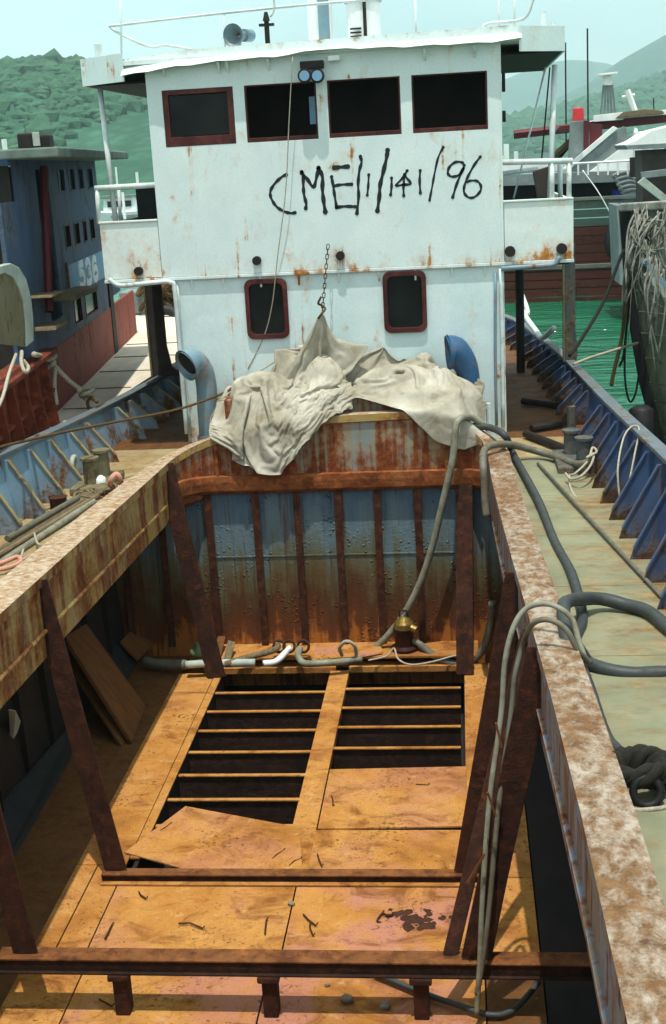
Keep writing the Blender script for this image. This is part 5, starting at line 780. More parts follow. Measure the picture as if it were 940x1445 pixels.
-759,3828,165,3,-8,5,8,-1,-4,7,-6,0,6,1,-6,6,2,-7,7,1,-5,8,-5,2,3,-6,6,3,-6,7,3,-5,8,1,-4,8,5,-4,7,3,-3,8,1,-4,9,9,2,0,8,3,1,8,2,1,9,1,1,8,2,1,9,0,0,9,0,2,5,-1,7,5,0,-7,8,-2,3,7,0,-5,7,-6,1,1,-9,1,-3,-9,-1,5,-7,1,8,-2,-2,7,1,-5,3,3,-9,0,3,-9,7,-4,-1,8,-3,-1,8,0,-5,6,-5,5,8,-2,3,10,4,2,4,9,2,8,-1,5,6,7,-3,9,0,5,4,0,8,8,0,4,6,8,-3,3,-8,4,8,-4,1,9,-1,2,9,1,0,8,5,-1,0,10,1,1,9,-2,5,7,-5,6,7,-3,7,6,-2,8,4,0,7,4,1,5,4,6,8,2,2,9,-1,-1,6,5,-6,8,1,1,5,3,7,7,3,-6,8,1,-4,8,2,3,8,0,-2,6,4,6,5,4,7,9,-3,1,
-760,3832,169,5,-7,5,8,-2,-4,7,-6,1,6,1,-6,6,3,-7,6,2,-6,8,-4,1,2,-6,7,3,-6,7,1,-6,7,4,-3,8,2,-4,8,4,-3,8,3,-3,8,8,-2,5,8,-1,2,8,0,1,9,0,0,8,1,2,9,3,0,7,4,0,9,6,0,6,-2,-1,6,0,0,6,-9,1,5,-6,1,-3,-8,-2,4,-8,2,8,-4,-1,8,-1,-4,5,3,-6,-2,2,-9,7,1,-6,8,-2,-3,8,-3,-1,5,-7,0,8,3,-2,10,-2,2,3,-2,10,9,5,2,3,9,-3,7,-3,6,9,3,4,6,7,0,8,2,2,6,-5,7,9,0,-2,6,-2,-7,4,1,8,8,-1,4,9,3,1,7,5,-2,3,9,-2,0,9,-1,4,9,-2,4,8,-5,6,6,-4,7,5,-3,8,1,1,9,1,0,8,2,1,6,4,6,8,0,1,8,4,-4,7,1,5,8,1,-4,5,5,-6,9,0,1,8,1,0,7,-1,6,5,4,6,
-762,3834,175,7,-5,3,9,-2,-3,6,-6,1,6,3,-7,6,2,-7,6,2,-6,9,-3,0,0,-6,7,2,-6,7,3,-5,8,0,-4,8,5,-3,7,2,-4,9,8,-1,4,7,-2,3,8,-1,4,7,-1,6,8,1,0,8,-3,4,8,-1,2,6,6,-1,8,-2,-1,9,1,1,6,-5,-3,8,3,3,-2,-9,-2,2,-9,2,7,-4,1,8,-2,-3,8,1,-4,-1,3,-9,5,2,-7,7,-3,-2,8,-2,-4,5,-7,1,8,-4,-1,8,1,-1,8,6,-2,1,-3,10,8,7,-2,8,3,5,7,4,-4,6,1,8,7,0,7,8,2,1,9,2,0,7,0,-6,6,-1,-8,7,0,7,3,0,9,8,3,-3,6,4,6,9,3,0,4,7,-5,5,7,-4,4,7,-5,3,10,2,3,8,-3,6,5,-4,8,2,-3,8,1,0,9,1,-1,8,2,3,5,5,6,9,1,-1,9,1,1,8,-1,-1,4,6,-6,7,-2,5,8,0,-4,8,1,3,
-759,3839,172,7,-5,3,6,-5,6,8,-4,0,6,0,-7,5,5,-6,5,3,-7,9,-1,-2,-1,-7,7,2,-5,8,1,-6,7,2,-3,8,4,-4,9,6,-2,5,5,-3,8,8,0,2,8,0,2,8,-1,3,6,-2,7,8,1,-1,3,-7,6,9,-1,2,8,-4,-3,8,-2,-3,8,-1,3,8,1,3,7,1,-6,-3,-7,6,8,-2,-3,8,-3,0,4,3,-8,1,3,-8,7,0,-5,8,-3,-3,7,-5,0,4,-8,1,8,-3,-1,8,2,-2,3,9,-4,6,-1,8,9,2,3,5,8,-4,8,-2,5,8,6,0,5,1,8,8,2,-5,9,2,1,5,-2,-8,8,1,-2,6,0,8,3,0,9,8,3,-4,9,2,1,4,5,7,9,4,0,7,4,-5,2,8,-4,8,2,-3,4,9,-4,2,8,1,4,8,-3,7,3,-5,9,0,3,6,3,-5,8,1,-1,9,1,1,9,1,0,3,1,9,8,1,1,6,5,-6,8,0,-3,7,0,6,
-760,3838,179,9,2,-2,7,-4,0,8,-4,1,8,-5,2,4,5,-7,3,6,-7,8,0,-3,1,-7,7,-3,-5,7,2,-5,8,5,-3,7,4,-3,8,4,-3,8,8,-2,3,5,-1,7,9,1,0,5,-4,7,8,2,1,6,-5,5,7,-2,4,8,0,-6,8,-3,2,6,-7,3,8,1,1,7,3,-5,8,-2,3,2,-7,6,7,-5,-1,8,2,-4,0,3,-9,6,2,-6,8,-1,-5,7,-4,-1,4,-8,1,7,-3,-1,7,-1,-6,9,0,3,-1,9,-5,10,0,-2,3,3,9,8,1,4,8,1,3,8,6,1,7,5,1,7,2,-5,8,2,-4,6,-1,-7,8,1,2,3,-1,9,6,1,7,7,3,-4,8,2,3,8,4,-1,5,4,7,6,5,-5,9,-1,2,7,5,-3,3,8,-4,7,2,-4,4,7,-4,3,9,2,4,7,-4,9,0,-1,7,3,-4,8,2,-2,7,-1,6,8,0,-3,4,4,7,9,1,0,4,3,-7,8,-4,-3,
-758,3844,178,4,-6,6,8,-4,1,8,-4,1,9,1,-1,4,6,-7,4,5,-6,8,2,-4,2,-7,6,-5,-5,6,3,-4,8,3,-4,8,4,-3,8,8,-2,3,3,-3,9,8,1,2,5,-4,7,8,1,1,5,-5,7,6,-2,5,8,2,-4,9,-3,2,5,-7,3,9,1,-3,8,1,-1,7,-4,4,8,2,2,7,-6,1,7,-6,3,2,4,-8,6,3,-7,6,1,-6,8,-2,-3,5,-8,1,7,-4,-2,4,1,-8,8,-1,-4,6,-1,7,8,5,-5,5,5,-8,7,-1,8,2,5,10,8,0,4,4,6,-9,8,4,0,8,4,-1,8,0,-6,8,1,-4,7,0,5,3,0,10,6,0,7,7,4,-6,8,2,2,7,2,6,7,6,-3,6,-2,7,6,6,-6,8,3,1,9,3,-1,2,7,-7,8,0,-1,6,4,-4,3,9,0,4,9,-1,7,4,-5,8,-2,2,4,3,-8,9,1,0,7,2,4,6,3,6,9,-1,-2,2,-1,-9,
-761,3844,183,9,1,-1,8,-4,0,8,-3,0,6,-1,6,8,2,-4,2,7,-7,6,3,-5,4,-5,6,-5,-5,6,-1,-5,8,4,-3,8,8,-2,4,7,-2,6,0,-4,9,6,-3,6,8,2,1,6,-3,7,8,-1,3,5,-4,7,9,1,-2,6,-5,3,8,-4,1,9,-2,-1,8,0,0,9,0,0,4,-5,6,8,-3,2,9,0,-2,5,2,-7,4,4,-8,8,-1,-4,7,-4,-1,6,-7,0,3,1,-9,8,-1,-5,6,1,-6,6,-1,7,4,5,-9,8,0,3,10,4,-2,3,3,9,6,1,9,6,4,-7,2,6,-8,8,3,-3,8,1,-4,9,1,2,7,0,5,3,0,9,6,1,7,7,3,-5,8,3,0,8,2,4,6,1,7,8,3,-4,9,1,4,2,8,-6,8,3,-2,9,0,1,4,6,-6,8,-2,1,8,4,-3,4,6,-5,2,10,2,6,5,-3,8,-1,-5,4,6,-6,8,1,0,6,3,6,9,-1,2,1,0,-10,
-761,3848,188,6,-6,1,9,-3,0,8,-2,0,5,7,-1,7,2,-4,9,3,-1,2,6,-7,5,-5,6,-2,-6,7,-5,-4,7,8,-1,5,3,-4,9,8,0,4,5,-5,6,1,-3,9,8,0,4,8,0,2,5,-3,7,6,-2,6,9,0,-1,7,-6,3,8,-1,-2,9,-2,0,7,-2,3,9,-1,1,6,-4,4,9,-2,0,8,0,-2,7,1,-6,5,4,-7,7,-3,-3,6,-6,1,5,0,-8,7,-2,-5,3,3,-8,7,-6,1,4,4,-8,10,3,1,8,1,-6,2,3,10,9,5,3,4,2,9,7,3,-4,2,6,-8,6,3,-6,9,2,-2,8,1,1,8,0,5,2,0,9,6,0,8,7,4,-5,8,2,0,5,-1,8,8,4,-1,9,2,3,7,0,4,6,6,-4,6,6,-4,8,-2,2,6,6,-5,8,-1,0,8,2,-2,2,7,-5,9,2,1,6,5,-4,5,6,-5,0,7,-5,9,1,-1,7,4,-4,7,1,6,2,-1,-9,
-758,3849,182,5,-1,8,10,-3,-3,4,-4,7,10,-1,1,5,7,-4,6,6,-3,2,7,-6,7,-4,4,-4,-5,6,-1,-5,9,0,-6,7,8,2,4,4,-4,8,6,-4,6,8,0,3,3,0,9,8,1,2,4,-4,7,8,-1,5,8,-3,2,8,-2,-2,8,-3,2,8,-2,0,8,-3,3,8,-1,3,8,-1,-3,9,-2,3,7,1,-6,7,1,-5,8,1,-2,6,-7,0,5,0,-7,8,-3,-4,3,2,-8,8,-3,-2,8,-2,-3,2,4,-9,6,4,-7,9,2,-1,6,2,8,1,4,10,7,4,5,5,2,-8,8,5,-1,2,5,-8,9,1,-2,9,1,1,7,0,5,3,0,9,5,0,9,7,4,-5,7,-2,6,8,3,1,7,0,6,7,6,-2,7,-1,6,7,5,-4,8,1,-1,7,5,-3,9,-1,-1,5,5,-4,9,-1,1,5,5,-5,0,8,-6,8,3,1,7,6,-3,5,4,-6,0,5,-8,7,2,2,8,3,1,5,0,-9,
-757,3855,183,8,-4,1,2,-4,10,9,-1,2,7,-2,4,4,7,-4,5,7,-4,4,6,-4,8,-2,2,1,-7,7,2,-7,6,-5,-1,8,3,-4,9,8,2,3,4,-4,8,9,2,-1,2,-1,9,7,-1,6,8,-2,1,8,0,4,6,-3,6,8,-3,1,8,-2,0,8,-4,3,8,-1,1,9,-1,-1,8,-2,2,9,0,-3,8,-2,1,7,2,-6,8,-3,1,6,-1,-6,8,-3,-4,4,0,-8,8,-2,-4,5,1,-7,8,-3,-2,7,0,-8,0,9,-6,9,2,-3,7,2,7,-2,4,9,7,3,6,9,0,-3,1,7,-7,8,3,-2,7,3,-5,8,0,3,5,-2,8,8,4,3,1,0,10,9,2,-1,8,-1,3,5,-3,8,7,6,0,8,0,3,7,5,0,9,-3,2,6,6,-3,9,0,-1,8,3,-3,5,6,-4,8,1,-1,7,3,-3,-2,8,-6,4,4,-7,5,3,-7,6,6,0,7,5,-3,4,4,-8,7,3,3,5,1,-7,
-758,3859,188,6,-6,4,11,-1,0,0,-2,10,8,-1,3,8,4,-3,5,7,-3,1,8,-6,6,-6,4,7,-2,4,-4,-6,6,4,-4,8,-5,0,9,8,1,4,6,-1,6,8,1,-3,5,0,8,8,-2,4,4,-2,7,9,0,1,7,-2,5,8,-3,4,8,-3,0,8,-3,3,8,-1,0,9,-1,1,9,-1,-1,8,-1,-1,9,-2,1,7,1,-5,8,-2,-3,9,-2,-2,4,-1,-7,7,-1,-5,8,-3,-4,5,1,-8,6,-1,-6,9,-2,-2,0,9,-7,7,4,-6,8,1,6,-4,5,8,9,1,3,7,1,6,3,5,-7,4,5,-8,8,3,0,8,0,4,3,-3,9,7,0,5,7,5,3,5,-5,7,8,4,1,4,-4,8,9,2,2,8,5,0,7,-2,4,8,4,-2,9,2,0,8,2,-3,6,5,-3,8,3,-3,6,5,-4,8,1,-2,3,6,-7,3,5,-7,0,6,-8,1,5,-7,6,2,-6,6,5,4,6,4,-6,5,0,-8,
-751,3858,186,7,-2,2,-1,-2,10,9,1,3,2,-2,9,9,3,-1,2,8,-5,5,6,-3,8,-2,-1,1,-6,7,6,-7,1,-3,3,8,-4,0,9,4,-2,9,9,2,-2,8,0,5,8,1,1,3,-3,8,8,-1,2,7,1,6,8,-2,3,8,-3,2,8,-3,3,8,-2,2,8,-2,0,9,-1,1,9,-1,0,9,-1,-1,9,-1,-1,8,-1,0,9,-2,-3,5,-1,-7,8,-2,-4,8,-2,-4,6,-1,-6,7,-1,-6,5,2,-8,9,-3,0,3,5,-8,0,8,-6,10,2,2,-3,4,9,3,-2,9,7,4,2,7,5,-6,3,5,-7,8,2,0,7,-1,6,6,-2,7,2,-3,9,7,-1,5,9,4,2,6,-3,6,8,3,2,6,-3,7,7,6,0,9,2,0,8,0,2,8,4,-2,8,2,-2,7,5,-4,6,4,-4,8,2,-2,4,5,-7,3,6,-7,5,5,-6,0,5,-7,6,3,-6,-4,2,-9,7,6,-2,4,-1,-8,6,4,-6,
-749,3857,182,0,3,11,10,-2,0,-2,3,11,6,-2,8,8,0,2,7,5,-4,2,9,-3,9,1,-3,6,-6,1,4,-7,6,-1,-4,10,-4,5,6,-2,2,10,10,-1,1,7,3,-4,5,0,8,8,-1,5,8,-1,-1,7,0,6,7,-1,4,8,-3,2,8,-3,4,8,-2,2,9,-1,1,8,-2,1,9,0,0,9,-1,-2,9,-1,0,9,-2,-3,7,-1,-4,9,-2,-2,7,-1,-6,8,-2,-2,7,-2,-4,3,1,-9,8,-2,-4,9,-1,-4,-5,5,-8,8,7,0,7,4,-4,2,1,10,-5,0,9,9,4,-1,7,5,-1,3,5,-7,9,0,3,3,-5,7,7,1,5,8,-1,6,3,-3,9,8,-1,4,8,3,3,6,-2,6,8,4,1,8,-1,5,8,3,0,8,4,-1,8,3,-1,8,3,-3,7,3,-3,7,4,-4,5,5,-5,4,5,-7,5,6,-6,2,5,-7,5,5,-6,-2,1,-9,3,5,-8,-1,0,-9,7,4,-4,4,0,-9,
-752,3861,181,6,2,5,7,0,8,4,-1,6,5,3,9,2,0,9,8,0,0,3,7,-4,6,-4,-6,7,0,5,9,-1,2,2,-7,9,-6,6,6,-4,6,6,7,-1,6,7,3,-5,9,-1,2,5,0,7,9,-1,-2,7,1,6,7,-1,5,7,-3,3,8,-2,4,8,-3,1,9,-1,1,9,-1,0,9,-1,0,9,-1,0,9,-1,-1,8,-1,-3,8,-2,-4,8,-1,-3,9,-2,-2,7,-2,-4,4,-2,-8,9,-1,-1,8,-1,-3,4,2,-8,-4,4,-9,6,4,-6,4,4,8,7,4,6,-7,-1,8,8,2,4,5,6,-6,8,4,-3,7,-1,5,3,-5,7,5,-2,7,7,-1,6,8,2,5,5,-4,7,8,1,4,8,3,2,8,0,5,8,4,1,8,0,2,8,4,-1,8,3,-1,8,4,-4,6,4,-4,6,4,-5,6,5,-5,4,5,-7,4,6,-6,3,5,-7,-1,3,-9,4,4,-8,-2,1,-9,5,3,-7,3,3,-8,1,-2,-10,
-755,3867,182,4,-2,7,5,0,9,6,2,7,4,1,8,9,3,2,6,0,6,8,2,1,-1,-7,-7,8,-1,4,7,1,2,9,3,4,-3,2,7,-7,8,2,5,0,9,9,0,0,7,2,-5,8,-3,2,7,2,6,8,-1,-2,6,1,7,8,-4,2,6,-1,6,8,-3,0,9,-1,1,9,0,2,9,-1,0,9,-1,-1,9,-1,-3,9,0,0,8,-2,-4,8,-2,-3,7,-2,-4,9,-1,-2,3,-2,-9,8,-3,-4,8,1,3,5,2,-8,-6,4,-8,6,4,-7,8,3,4,-2,2,9,-1,2,9,7,1,7,6,5,-3,7,4,-4,4,-6,7,8,0,5,3,-4,8,8,1,5,4,-3,8,9,2,3,7,-1,6,8,1,5,8,2,2,8,2,3,9,3,0,8,3,-1,8,3,-2,7,4,-4,6,4,-4,5,5,-6,5,5,-6,4,5,-7,3,5,-7,1,4,-9,3,5,-7,0,2,-9,2,3,-9,-1,-1,-9,3,3,-8,2,-1,-10,
-750,3867,179,2,3,9,7,-1,5,7,0,8,3,4,8,2,4,10,6,0,0,6,1,0,7,-5,-4,4,-2,7,9,1,-3,7,4,2,-6,2,7,4,4,7,-2,6,8,9,-1,3,8,-1,0,9,0,-3,8,-1,-4,7,3,6,7,-3,0,4,0,9,8,-4,-2,8,0,5,8,-1,0,9,-2,-1,9,2,3,9,-3,-3,9,-1,-2,9,1,0,7,-2,-5,8,-2,-3,9,-1,0,5,-4,-7,7,0,-5,7,-2,-5,7,0,6,5,3,-7,-6,4,-7,6,4,-8,8,3,4,1,2,9,-3,1,10,4,1,8,7,4,-5,7,-2,5,8,0,2,1,-5,8,8,2,4,3,-3,9,9,1,3,6,-1,7,8,1,4,8,1,5,8,2,1,8,2,4,9,3,0,7,3,-2,8,3,-1,8,4,-4,5,4,-6,5,5,-6,3,5,-7,3,5,-7,3,5,-8,2,4,-8,0,3,-9,1,3,-9,0,0,-9,2,3,-9,0,-3,-9,3,1,-9,
-746,3862,180,2,9,5,2,4,8,2,0,8,5,3,8,5,4,6,9,2,2,5,-5,-5,6,1,6,7,-5,-3,4,4,7,8,4,-4,-6,3,8,1,4,8,9,-1,3,4,6,7,8,0,4,9,-1,-3,8,-1,-2,7,-1,-5,6,2,7,6,-6,1,7,2,5,8,-3,-1,8,2,5,9,-3,-3,9,-1,0,9,1,2,7,-2,-6,9,1,2,9,-1,-1,8,-1,-3,7,-2,-5,4,-4,-8,7,-2,-5,8,1,0,6,1,8,6,2,-7,-6,4,-7,5,4,-8,9,2,4,1,2,9,-3,2,9,5,0,8,9,0,3,8,1,-4,-1,-3,9,8,-1,4,2,-3,9,8,2,4,7,-1,8,6,0,6,8,0,5,8,3,1,8,1,4,8,2,2,8,4,-2,8,3,-2,8,2,1,4,4,-7,5,4,-6,6,5,-5,3,4,-8,2,4,-8,3,6,-7,0,2,-9,0,2,-9,1,4,-9,1,1,-9,1,1,-9,1,-1,-10,2,0,-9,
-741,3862,176,2,3,9,3,6,6,0,6,6,6,1,7,1,9,5,8,-4,0,9,2,2,4,-7,0,7,3,4,-1,5,6,7,2,-7,-1,5,9,6,0,7,3,4,8,8,-3,-2,8,2,3,6,6,4,8,-3,-5,8,2,1,4,-6,-4,8,-1,4,6,3,6,8,-2,-1,8,2,5,9,-2,-2,9,-3,-2,8,3,4,9,-2,0,8,-1,-6,8,1,2,7,-2,-5,3,-6,-7,7,-1,-6,9,1,-2,8,1,4,5,0,8,7,3,-7,-6,3,-7,5,4,-8,9,3,3,-3,1,10,5,1,8,3,2,8,8,-2,-2,3,-2,8,9,-1,3,-1,-1,9,9,-1,3,3,1,9,7,-1,8,8,1,3,6,-1,7,8,1,4,8,4,-1,9,1,4,6,5,-5,8,2,2,8,2,0,4,4,-8,3,4,-8,5,5,-5,1,2,-9,4,6,-6,1,2,-9,0,3,-9,0,3,-9,1,2,-9,1,1,-9,1,2,-9,1,0,-10,2,-1,-9,
-745,3867,176,6,2,4,0,8,8,8,1,5,-2,6,8,7,5,2,7,1,5,6,-7,-4,8,-2,2,5,6,4,-4,5,8,8,3,-3,7,-1,6,-1,7,7,7,-2,4,4,4,7,9,0,-3,8,0,-2,7,5,3,4,-5,-6,8,-3,-2,8,0,3,5,4,6,8,-1,3,9,1,2,7,-6,-5,10,1,1,9,-1,1,7,4,6,8,0,-3,4,-7,-6,7,-3,-6,8,2,2,6,0,-8,8,1,0,8,1,5,6,0,8,7,3,-7,-6,3,-7,5,4,-7,9,3,2,-2,0,10,0,1,10,9,-1,-1,5,1,8,9,-4,0,2,1,10,6,-3,5,3,-1,10,9,3,3,7,-2,7,3,1,10,9,1,0,4,-1,9,8,4,0,8,2,2,7,4,-5,8,1,3,7,4,-2,1,1,-9,5,5,-6,1,2,-9,3,5,-6,1,0,-9,1,4,-9,0,4,-8,1,2,-10,0,2,-9,1,3,-9,1,-1,-9,1,0,-9,2,1,-10,
-743,3869,173,0,6,7,10,0,3,-1,9,7,5,2,6,7,-3,5,3,10,1,8,-2,4,7,-3,-2,-4,2,9,7,9,-1,3,1,9,8,0,-5,6,-2,7,1,8,6,8,2,4,7,3,6,4,-1,-9,9,0,-2,7,1,5,5,-3,-7,8,0,4,7,-5,-1,8,1,3,7,6,4,9,-4,-3,9,-4,-2,6,5,7,8,4,4,5,-6,-7,7,-3,-5,8,-2,-4,7,4,5,6,0,-7,9,1,2,6,-1,7,7,2,6,8,2,-6,-7,4,-7,6,4,-8,8,2,3,1,1,10,1,0,9,7,-3,5,9,1,-2,7,-2,4,5,-2,8,2,0,9,7,-2,7,1,2,10,7,-2,7,8,3,2,2,-4,9,8,5,0,7,2,6,8,3,0,7,4,-4,7,0,4,6,4,-5,-1,1,-10,4,4,-7,0,0,-10,3,2,-8,4,6,-6,-3,-1,-9,0,4,-9,1,3,-9,0,2,-9,1,2,-9,2,2,-9,3,1,-9,3,2,-8,
-747,3873,174,10,0,2,-1,8,7,10,0,4,1,8,4,8,-6,3,4,4,6,9,6,1,6,2,5,-8,2,4,1,6,6,10,2,-1,6,2,7,9,-3,-4,6,2,7,3,9,4,5,4,7,9,-3,-1,5,2,-8,8,-3,-2,8,0,3,3,-5,-7,8,-2,1,5,5,6,10,1,0,7,-6,-4,9,4,3,4,4,9,10,1,-1,8,-4,-1,9,-3,0,1,0,-10,8,3,4,8,1,-3,8,0,3,4,-1,9,8,3,-1,9,2,-1,-6,3,-7,5,5,-8,9,2,2,0,0,11,7,-1,6,4,-2,8,9,-1,2,8,0,0,6,-2,7,5,-2,7,5,-1,9,3,-1,9,-2,2,11,7,-2,6,9,1,-1,2,2,9,8,5,-1,8,3,3,6,4,-4,7,-2,6,2,3,-10,0,2,-9,2,1,-9,2,2,-9,1,2,-9,3,3,-8,6,5,-5,-4,3,-8,0,3,-10,3,3,-8,2,2,-9,2,2,-9,4,1,-8,6,-6,-3,
-745,3872,167,3,7,6,6,5,5,5,3,6,9,-1,4,2,5,8,9,0,-2,2,8,5,9,2,3,-9,2,3,7,5,5,3,5,8,9,-2,-3,9,1,2,8,0,3,7,2,6,1,10,4,7,1,6,8,-4,-1,8,-1,-4,4,3,-8,7,-6,1,3,-2,-8,6,5,6,8,-4,-3,10,0,-1,5,4,8,9,2,3,7,-5,-4,9,-4,-1,4,5,8,9,-2,-1,4,6,-6,8,0,4,8,2,2,6,-2,7,8,-1,6,5,6,-6,-3,4,-8,5,4,-7,9,2,2,3,0,9,5,-1,8,5,-2,8,9,-1,-1,7,-1,5,7,-2,5,1,-2,10,8,0,5,2,0,10,4,0,10,2,-1,9,8,2,-6,5,1,7,4,2,9,7,6,-3,6,1,0,5,0,0,2,3,-8,2,2,-9,3,2,-9,2,2,-9,3,2,-9,6,1,-6,-1,7,-7,3,1,-9,4,0,-8,2,3,-8,3,-2,-9,2,4,-8,1,5,-8,4,-8,1,
-743,3876,164,7,-2,6,6,4,6,6,5,5,2,8,3,6,1,7,2,6,5,8,3,-3,5,6,5,-7,3,3,3,5,9,9,0,1,5,3,8,9,1,3,9,1,1,8,-1,-4,7,4,5,3,7,6,8,-4,-2,6,2,7,6,2,-7,7,-4,-3,-4,-3,-8,8,-2,-4,10,1,-2,9,2,3,6,5,8,10,-2,-1,9,-4,-2,4,-1,9,8,4,-1,3,-3,9,7,6,-4,8,3,0,8,0,3,4,-3,9,9,2,3,5,5,-6,-2,4,-9,6,5,-7,9,0,5,8,1,5,1,-2,10,8,-2,3,5,-2,8,9,0,2,7,-1,5,5,-3,7,3,0,10,-5,-3,9,2,-3,11,8,5,-3,7,3,4,6,0,8,7,4,2,7,2,7,3,4,-8,9,0,1,5,1,-7,4,0,-9,3,1,-9,3,2,-8,3,1,-9,-1,6,-7,6,0,-6,3,2,-9,3,2,-8,3,0,-9,-1,5,-9,6,-2,-6,-3,8,-5,2,-4,-8,
-745,3880,169,10,-2,-3,4,6,9,9,1,0,6,5,5,6,4,7,-6,8,4,6,5,5,8,5,-3,-6,5,7,8,-1,4,4,7,7,9,-1,2,5,5,8,9,-1,-5,9,2,1,4,3,7,9,2,-1,3,1,9,9,2,-2,8,1,3,1,-2,-9,-1,-3,-9,7,-3,-6,9,2,-1,8,3,6,10,2,3,9,-3,-3,6,-1,8,2,-2,10,9,4,0,3,-3,9,8,4,-2,9,2,1,8,3,0,3,-3,9,9,2,2,2,5,-9,2,6,-8,8,4,-5,9,1,3,5,-1,8,7,0,7,7,-3,3,6,-2,8,5,-2,8,8,0,2,4,-4,9,-4,-3,8,6,2,9,-1,-2,11,9,-1,2,5,8,-3,7,0,5,3,1,8,8,5,0,7,3,-3,6,2,-6,2,-3,-9,7,3,-3,6,1,-8,1,1,-9,-1,1,-9,7,6,-4,3,1,-9,4,2,-9,2,1,-9,-1,2,-9,8,0,-4,3,1,-9,3,1,-8,-3,3,-9,
-744,3883,164,6,3,6,11,1,0,0,6,9,7,4,4,10,1,0,-1,9,5,-2,6,6,8,2,-6,2,6,7,8,-2,5,6,4,6,1,8,7,10,0,1,6,2,7,7,4,-5,9,1,5,1,-1,9,8,5,-3,6,2,6,8,2,-2,2,-3,-9,2,-2,-9,4,-3,-8,10,2,1,8,3,5,10,-1,-2,7,0,8,3,-3,10,4,-2,9,8,4,1,5,-2,8,9,0,3,8,4,-1,7,5,-2,4,-3,9,9,4,0,5,4,-8,1,6,-9,8,4,-4,9,1,3,8,-1,5,8,-1,6,4,-2,8,4,-3,8,8,-1,5,7,-1,6,3,-4,9,-3,-3,9,-2,-4,10,9,5,5,4,-4,7,4,8,-3,7,-2,7,4,4,-8,8,-3,-2,4,8,0,7,4,-3,4,0,-8,6,-1,-8,2,-6,-6,1,8,-6,3,5,-7,3,0,-9,4,5,-6,5,2,-9,3,3,-8,5,2,-8,0,-4,-8,6,5,-4,5,1,-7,5,0,-8,
-742,3888,162,9,-4,1,1,7,9,10,0,0,0,10,7,7,4,2,-4,3,7,8,8,-2,3,6,5,9,3,0,2,1,10,8,3,1,6,6,6,2,2,10,8,4,-2,7,2,6,5,-4,6,7,5,-3,5,5,7,6,-1,-7,9,2,-2,8,1,-1,0,-2,-10,0,-2,-9,9,2,3,10,1,0,8,0,7,6,0,8,4,-3,10,7,0,6,4,-3,9,8,4,2,8,0,4,8,-1,4,4,8,-6,6,-1,8,9,4,-3,7,4,-5,1,6,-10,8,4,-3,9,0,4,8,0,5,8,-1,6,3,-3,9,7,-2,5,6,-1,7,6,-3,7,4,-3,9,0,-4,10,-4,-3,10,7,-3,8,5,7,-2,6,-2,7,6,6,-5,8,0,1,0,1,-10,3,1,-9,7,6,-1,2,-7,-6,5,-3,-6,3,5,-7,4,-3,-9,0,9,-5,3,4,-8,4,1,-8,4,1,-9,3,4,-7,4,4,-8,5,2,-8,4,-5,-6,3,8,-5,6,2,-7,
-741,3884,156,4,6,10,9,-1,0,1,7,7,12,1,3,-3,9,0,-1,8,6,3,8,6,8,6,-1,3,0,9,8,5,0,9,4,4,0,3,11,7,4,3,8,3,7,3,-3,8,8,1,4,4,6,-8,7,1,-3,9,5,1,7,2,4,5,0,-7,-1,-2,-9,4,0,-9,10,1,1,7,-1,8,7,-1,8,8,1,7,3,-2,9,6,-2,8,6,-2,8,7,0,5,8,2,3,9,1,3,2,8,-6,8,1,5,7,3,-8,9,4,0,2,7,-8,10,-1,1,9,5,0,8,-1,5,7,-1,6,4,-3,9,7,-2,6,3,-3,9,6,-2,7,1,-5,9,5,-1,8,-3,-3,11,4,-5,9,6,7,-2,7,1,-4,6,4,6,4,2,-8,4,2,-9,2,1,-8,3,0,-9,2,-8,-5,5,-2,-7,4,-4,-6,1,7,-7,4,-2,-8,0,7,-7,4,2,-8,4,3,-8,4,1,-9,4,3,-7,3,5,-7,4,-5,-7,5,4,-6,4,7,-6,
-741,3891,156,9,-2,3,0,7,9,11,1,-1,7,4,3,3,8,7,-2,8,3,-3,11,2,5,5,8,9,2,3,2,4,9,8,4,4,8,5,3,-1,0,11,6,1,8,8,1,6,7,4,-3,9,0,3,6,5,-6,4,7,-6,8,2,5,4,-1,-9,0,-1,-9,5,0,-8,8,-1,7,7,-1,8,7,0,8,7,-1,8,6,0,7,7,-1,7,8,-1,5,3,-2,10,8,1,4,8,1,4,2,8,-7,8,3,-2,10,-1,1,2,6,-8,10,1,1,7,6,-3,9,2,3,9,2,4,8,-1,6,7,-2,6,4,-3,8,2,-3,9,6,-3,8,2,-4,9,0,-4,10,6,0,8,2,-4,11,9,0,-1,-4,6,-8,6,0,-6,5,7,-4,2,-1,-9,2,-2,-9,3,-1,-9,4,-4,-7,5,-4,-7,3,-6,-6,4,0,-8,0,7,-6,4,-1,-8,0,6,-8,5,1,-8,4,2,-9,3,4,-7,5,2,-8,5,4,-7,5,-5,-6,4,5,-6,
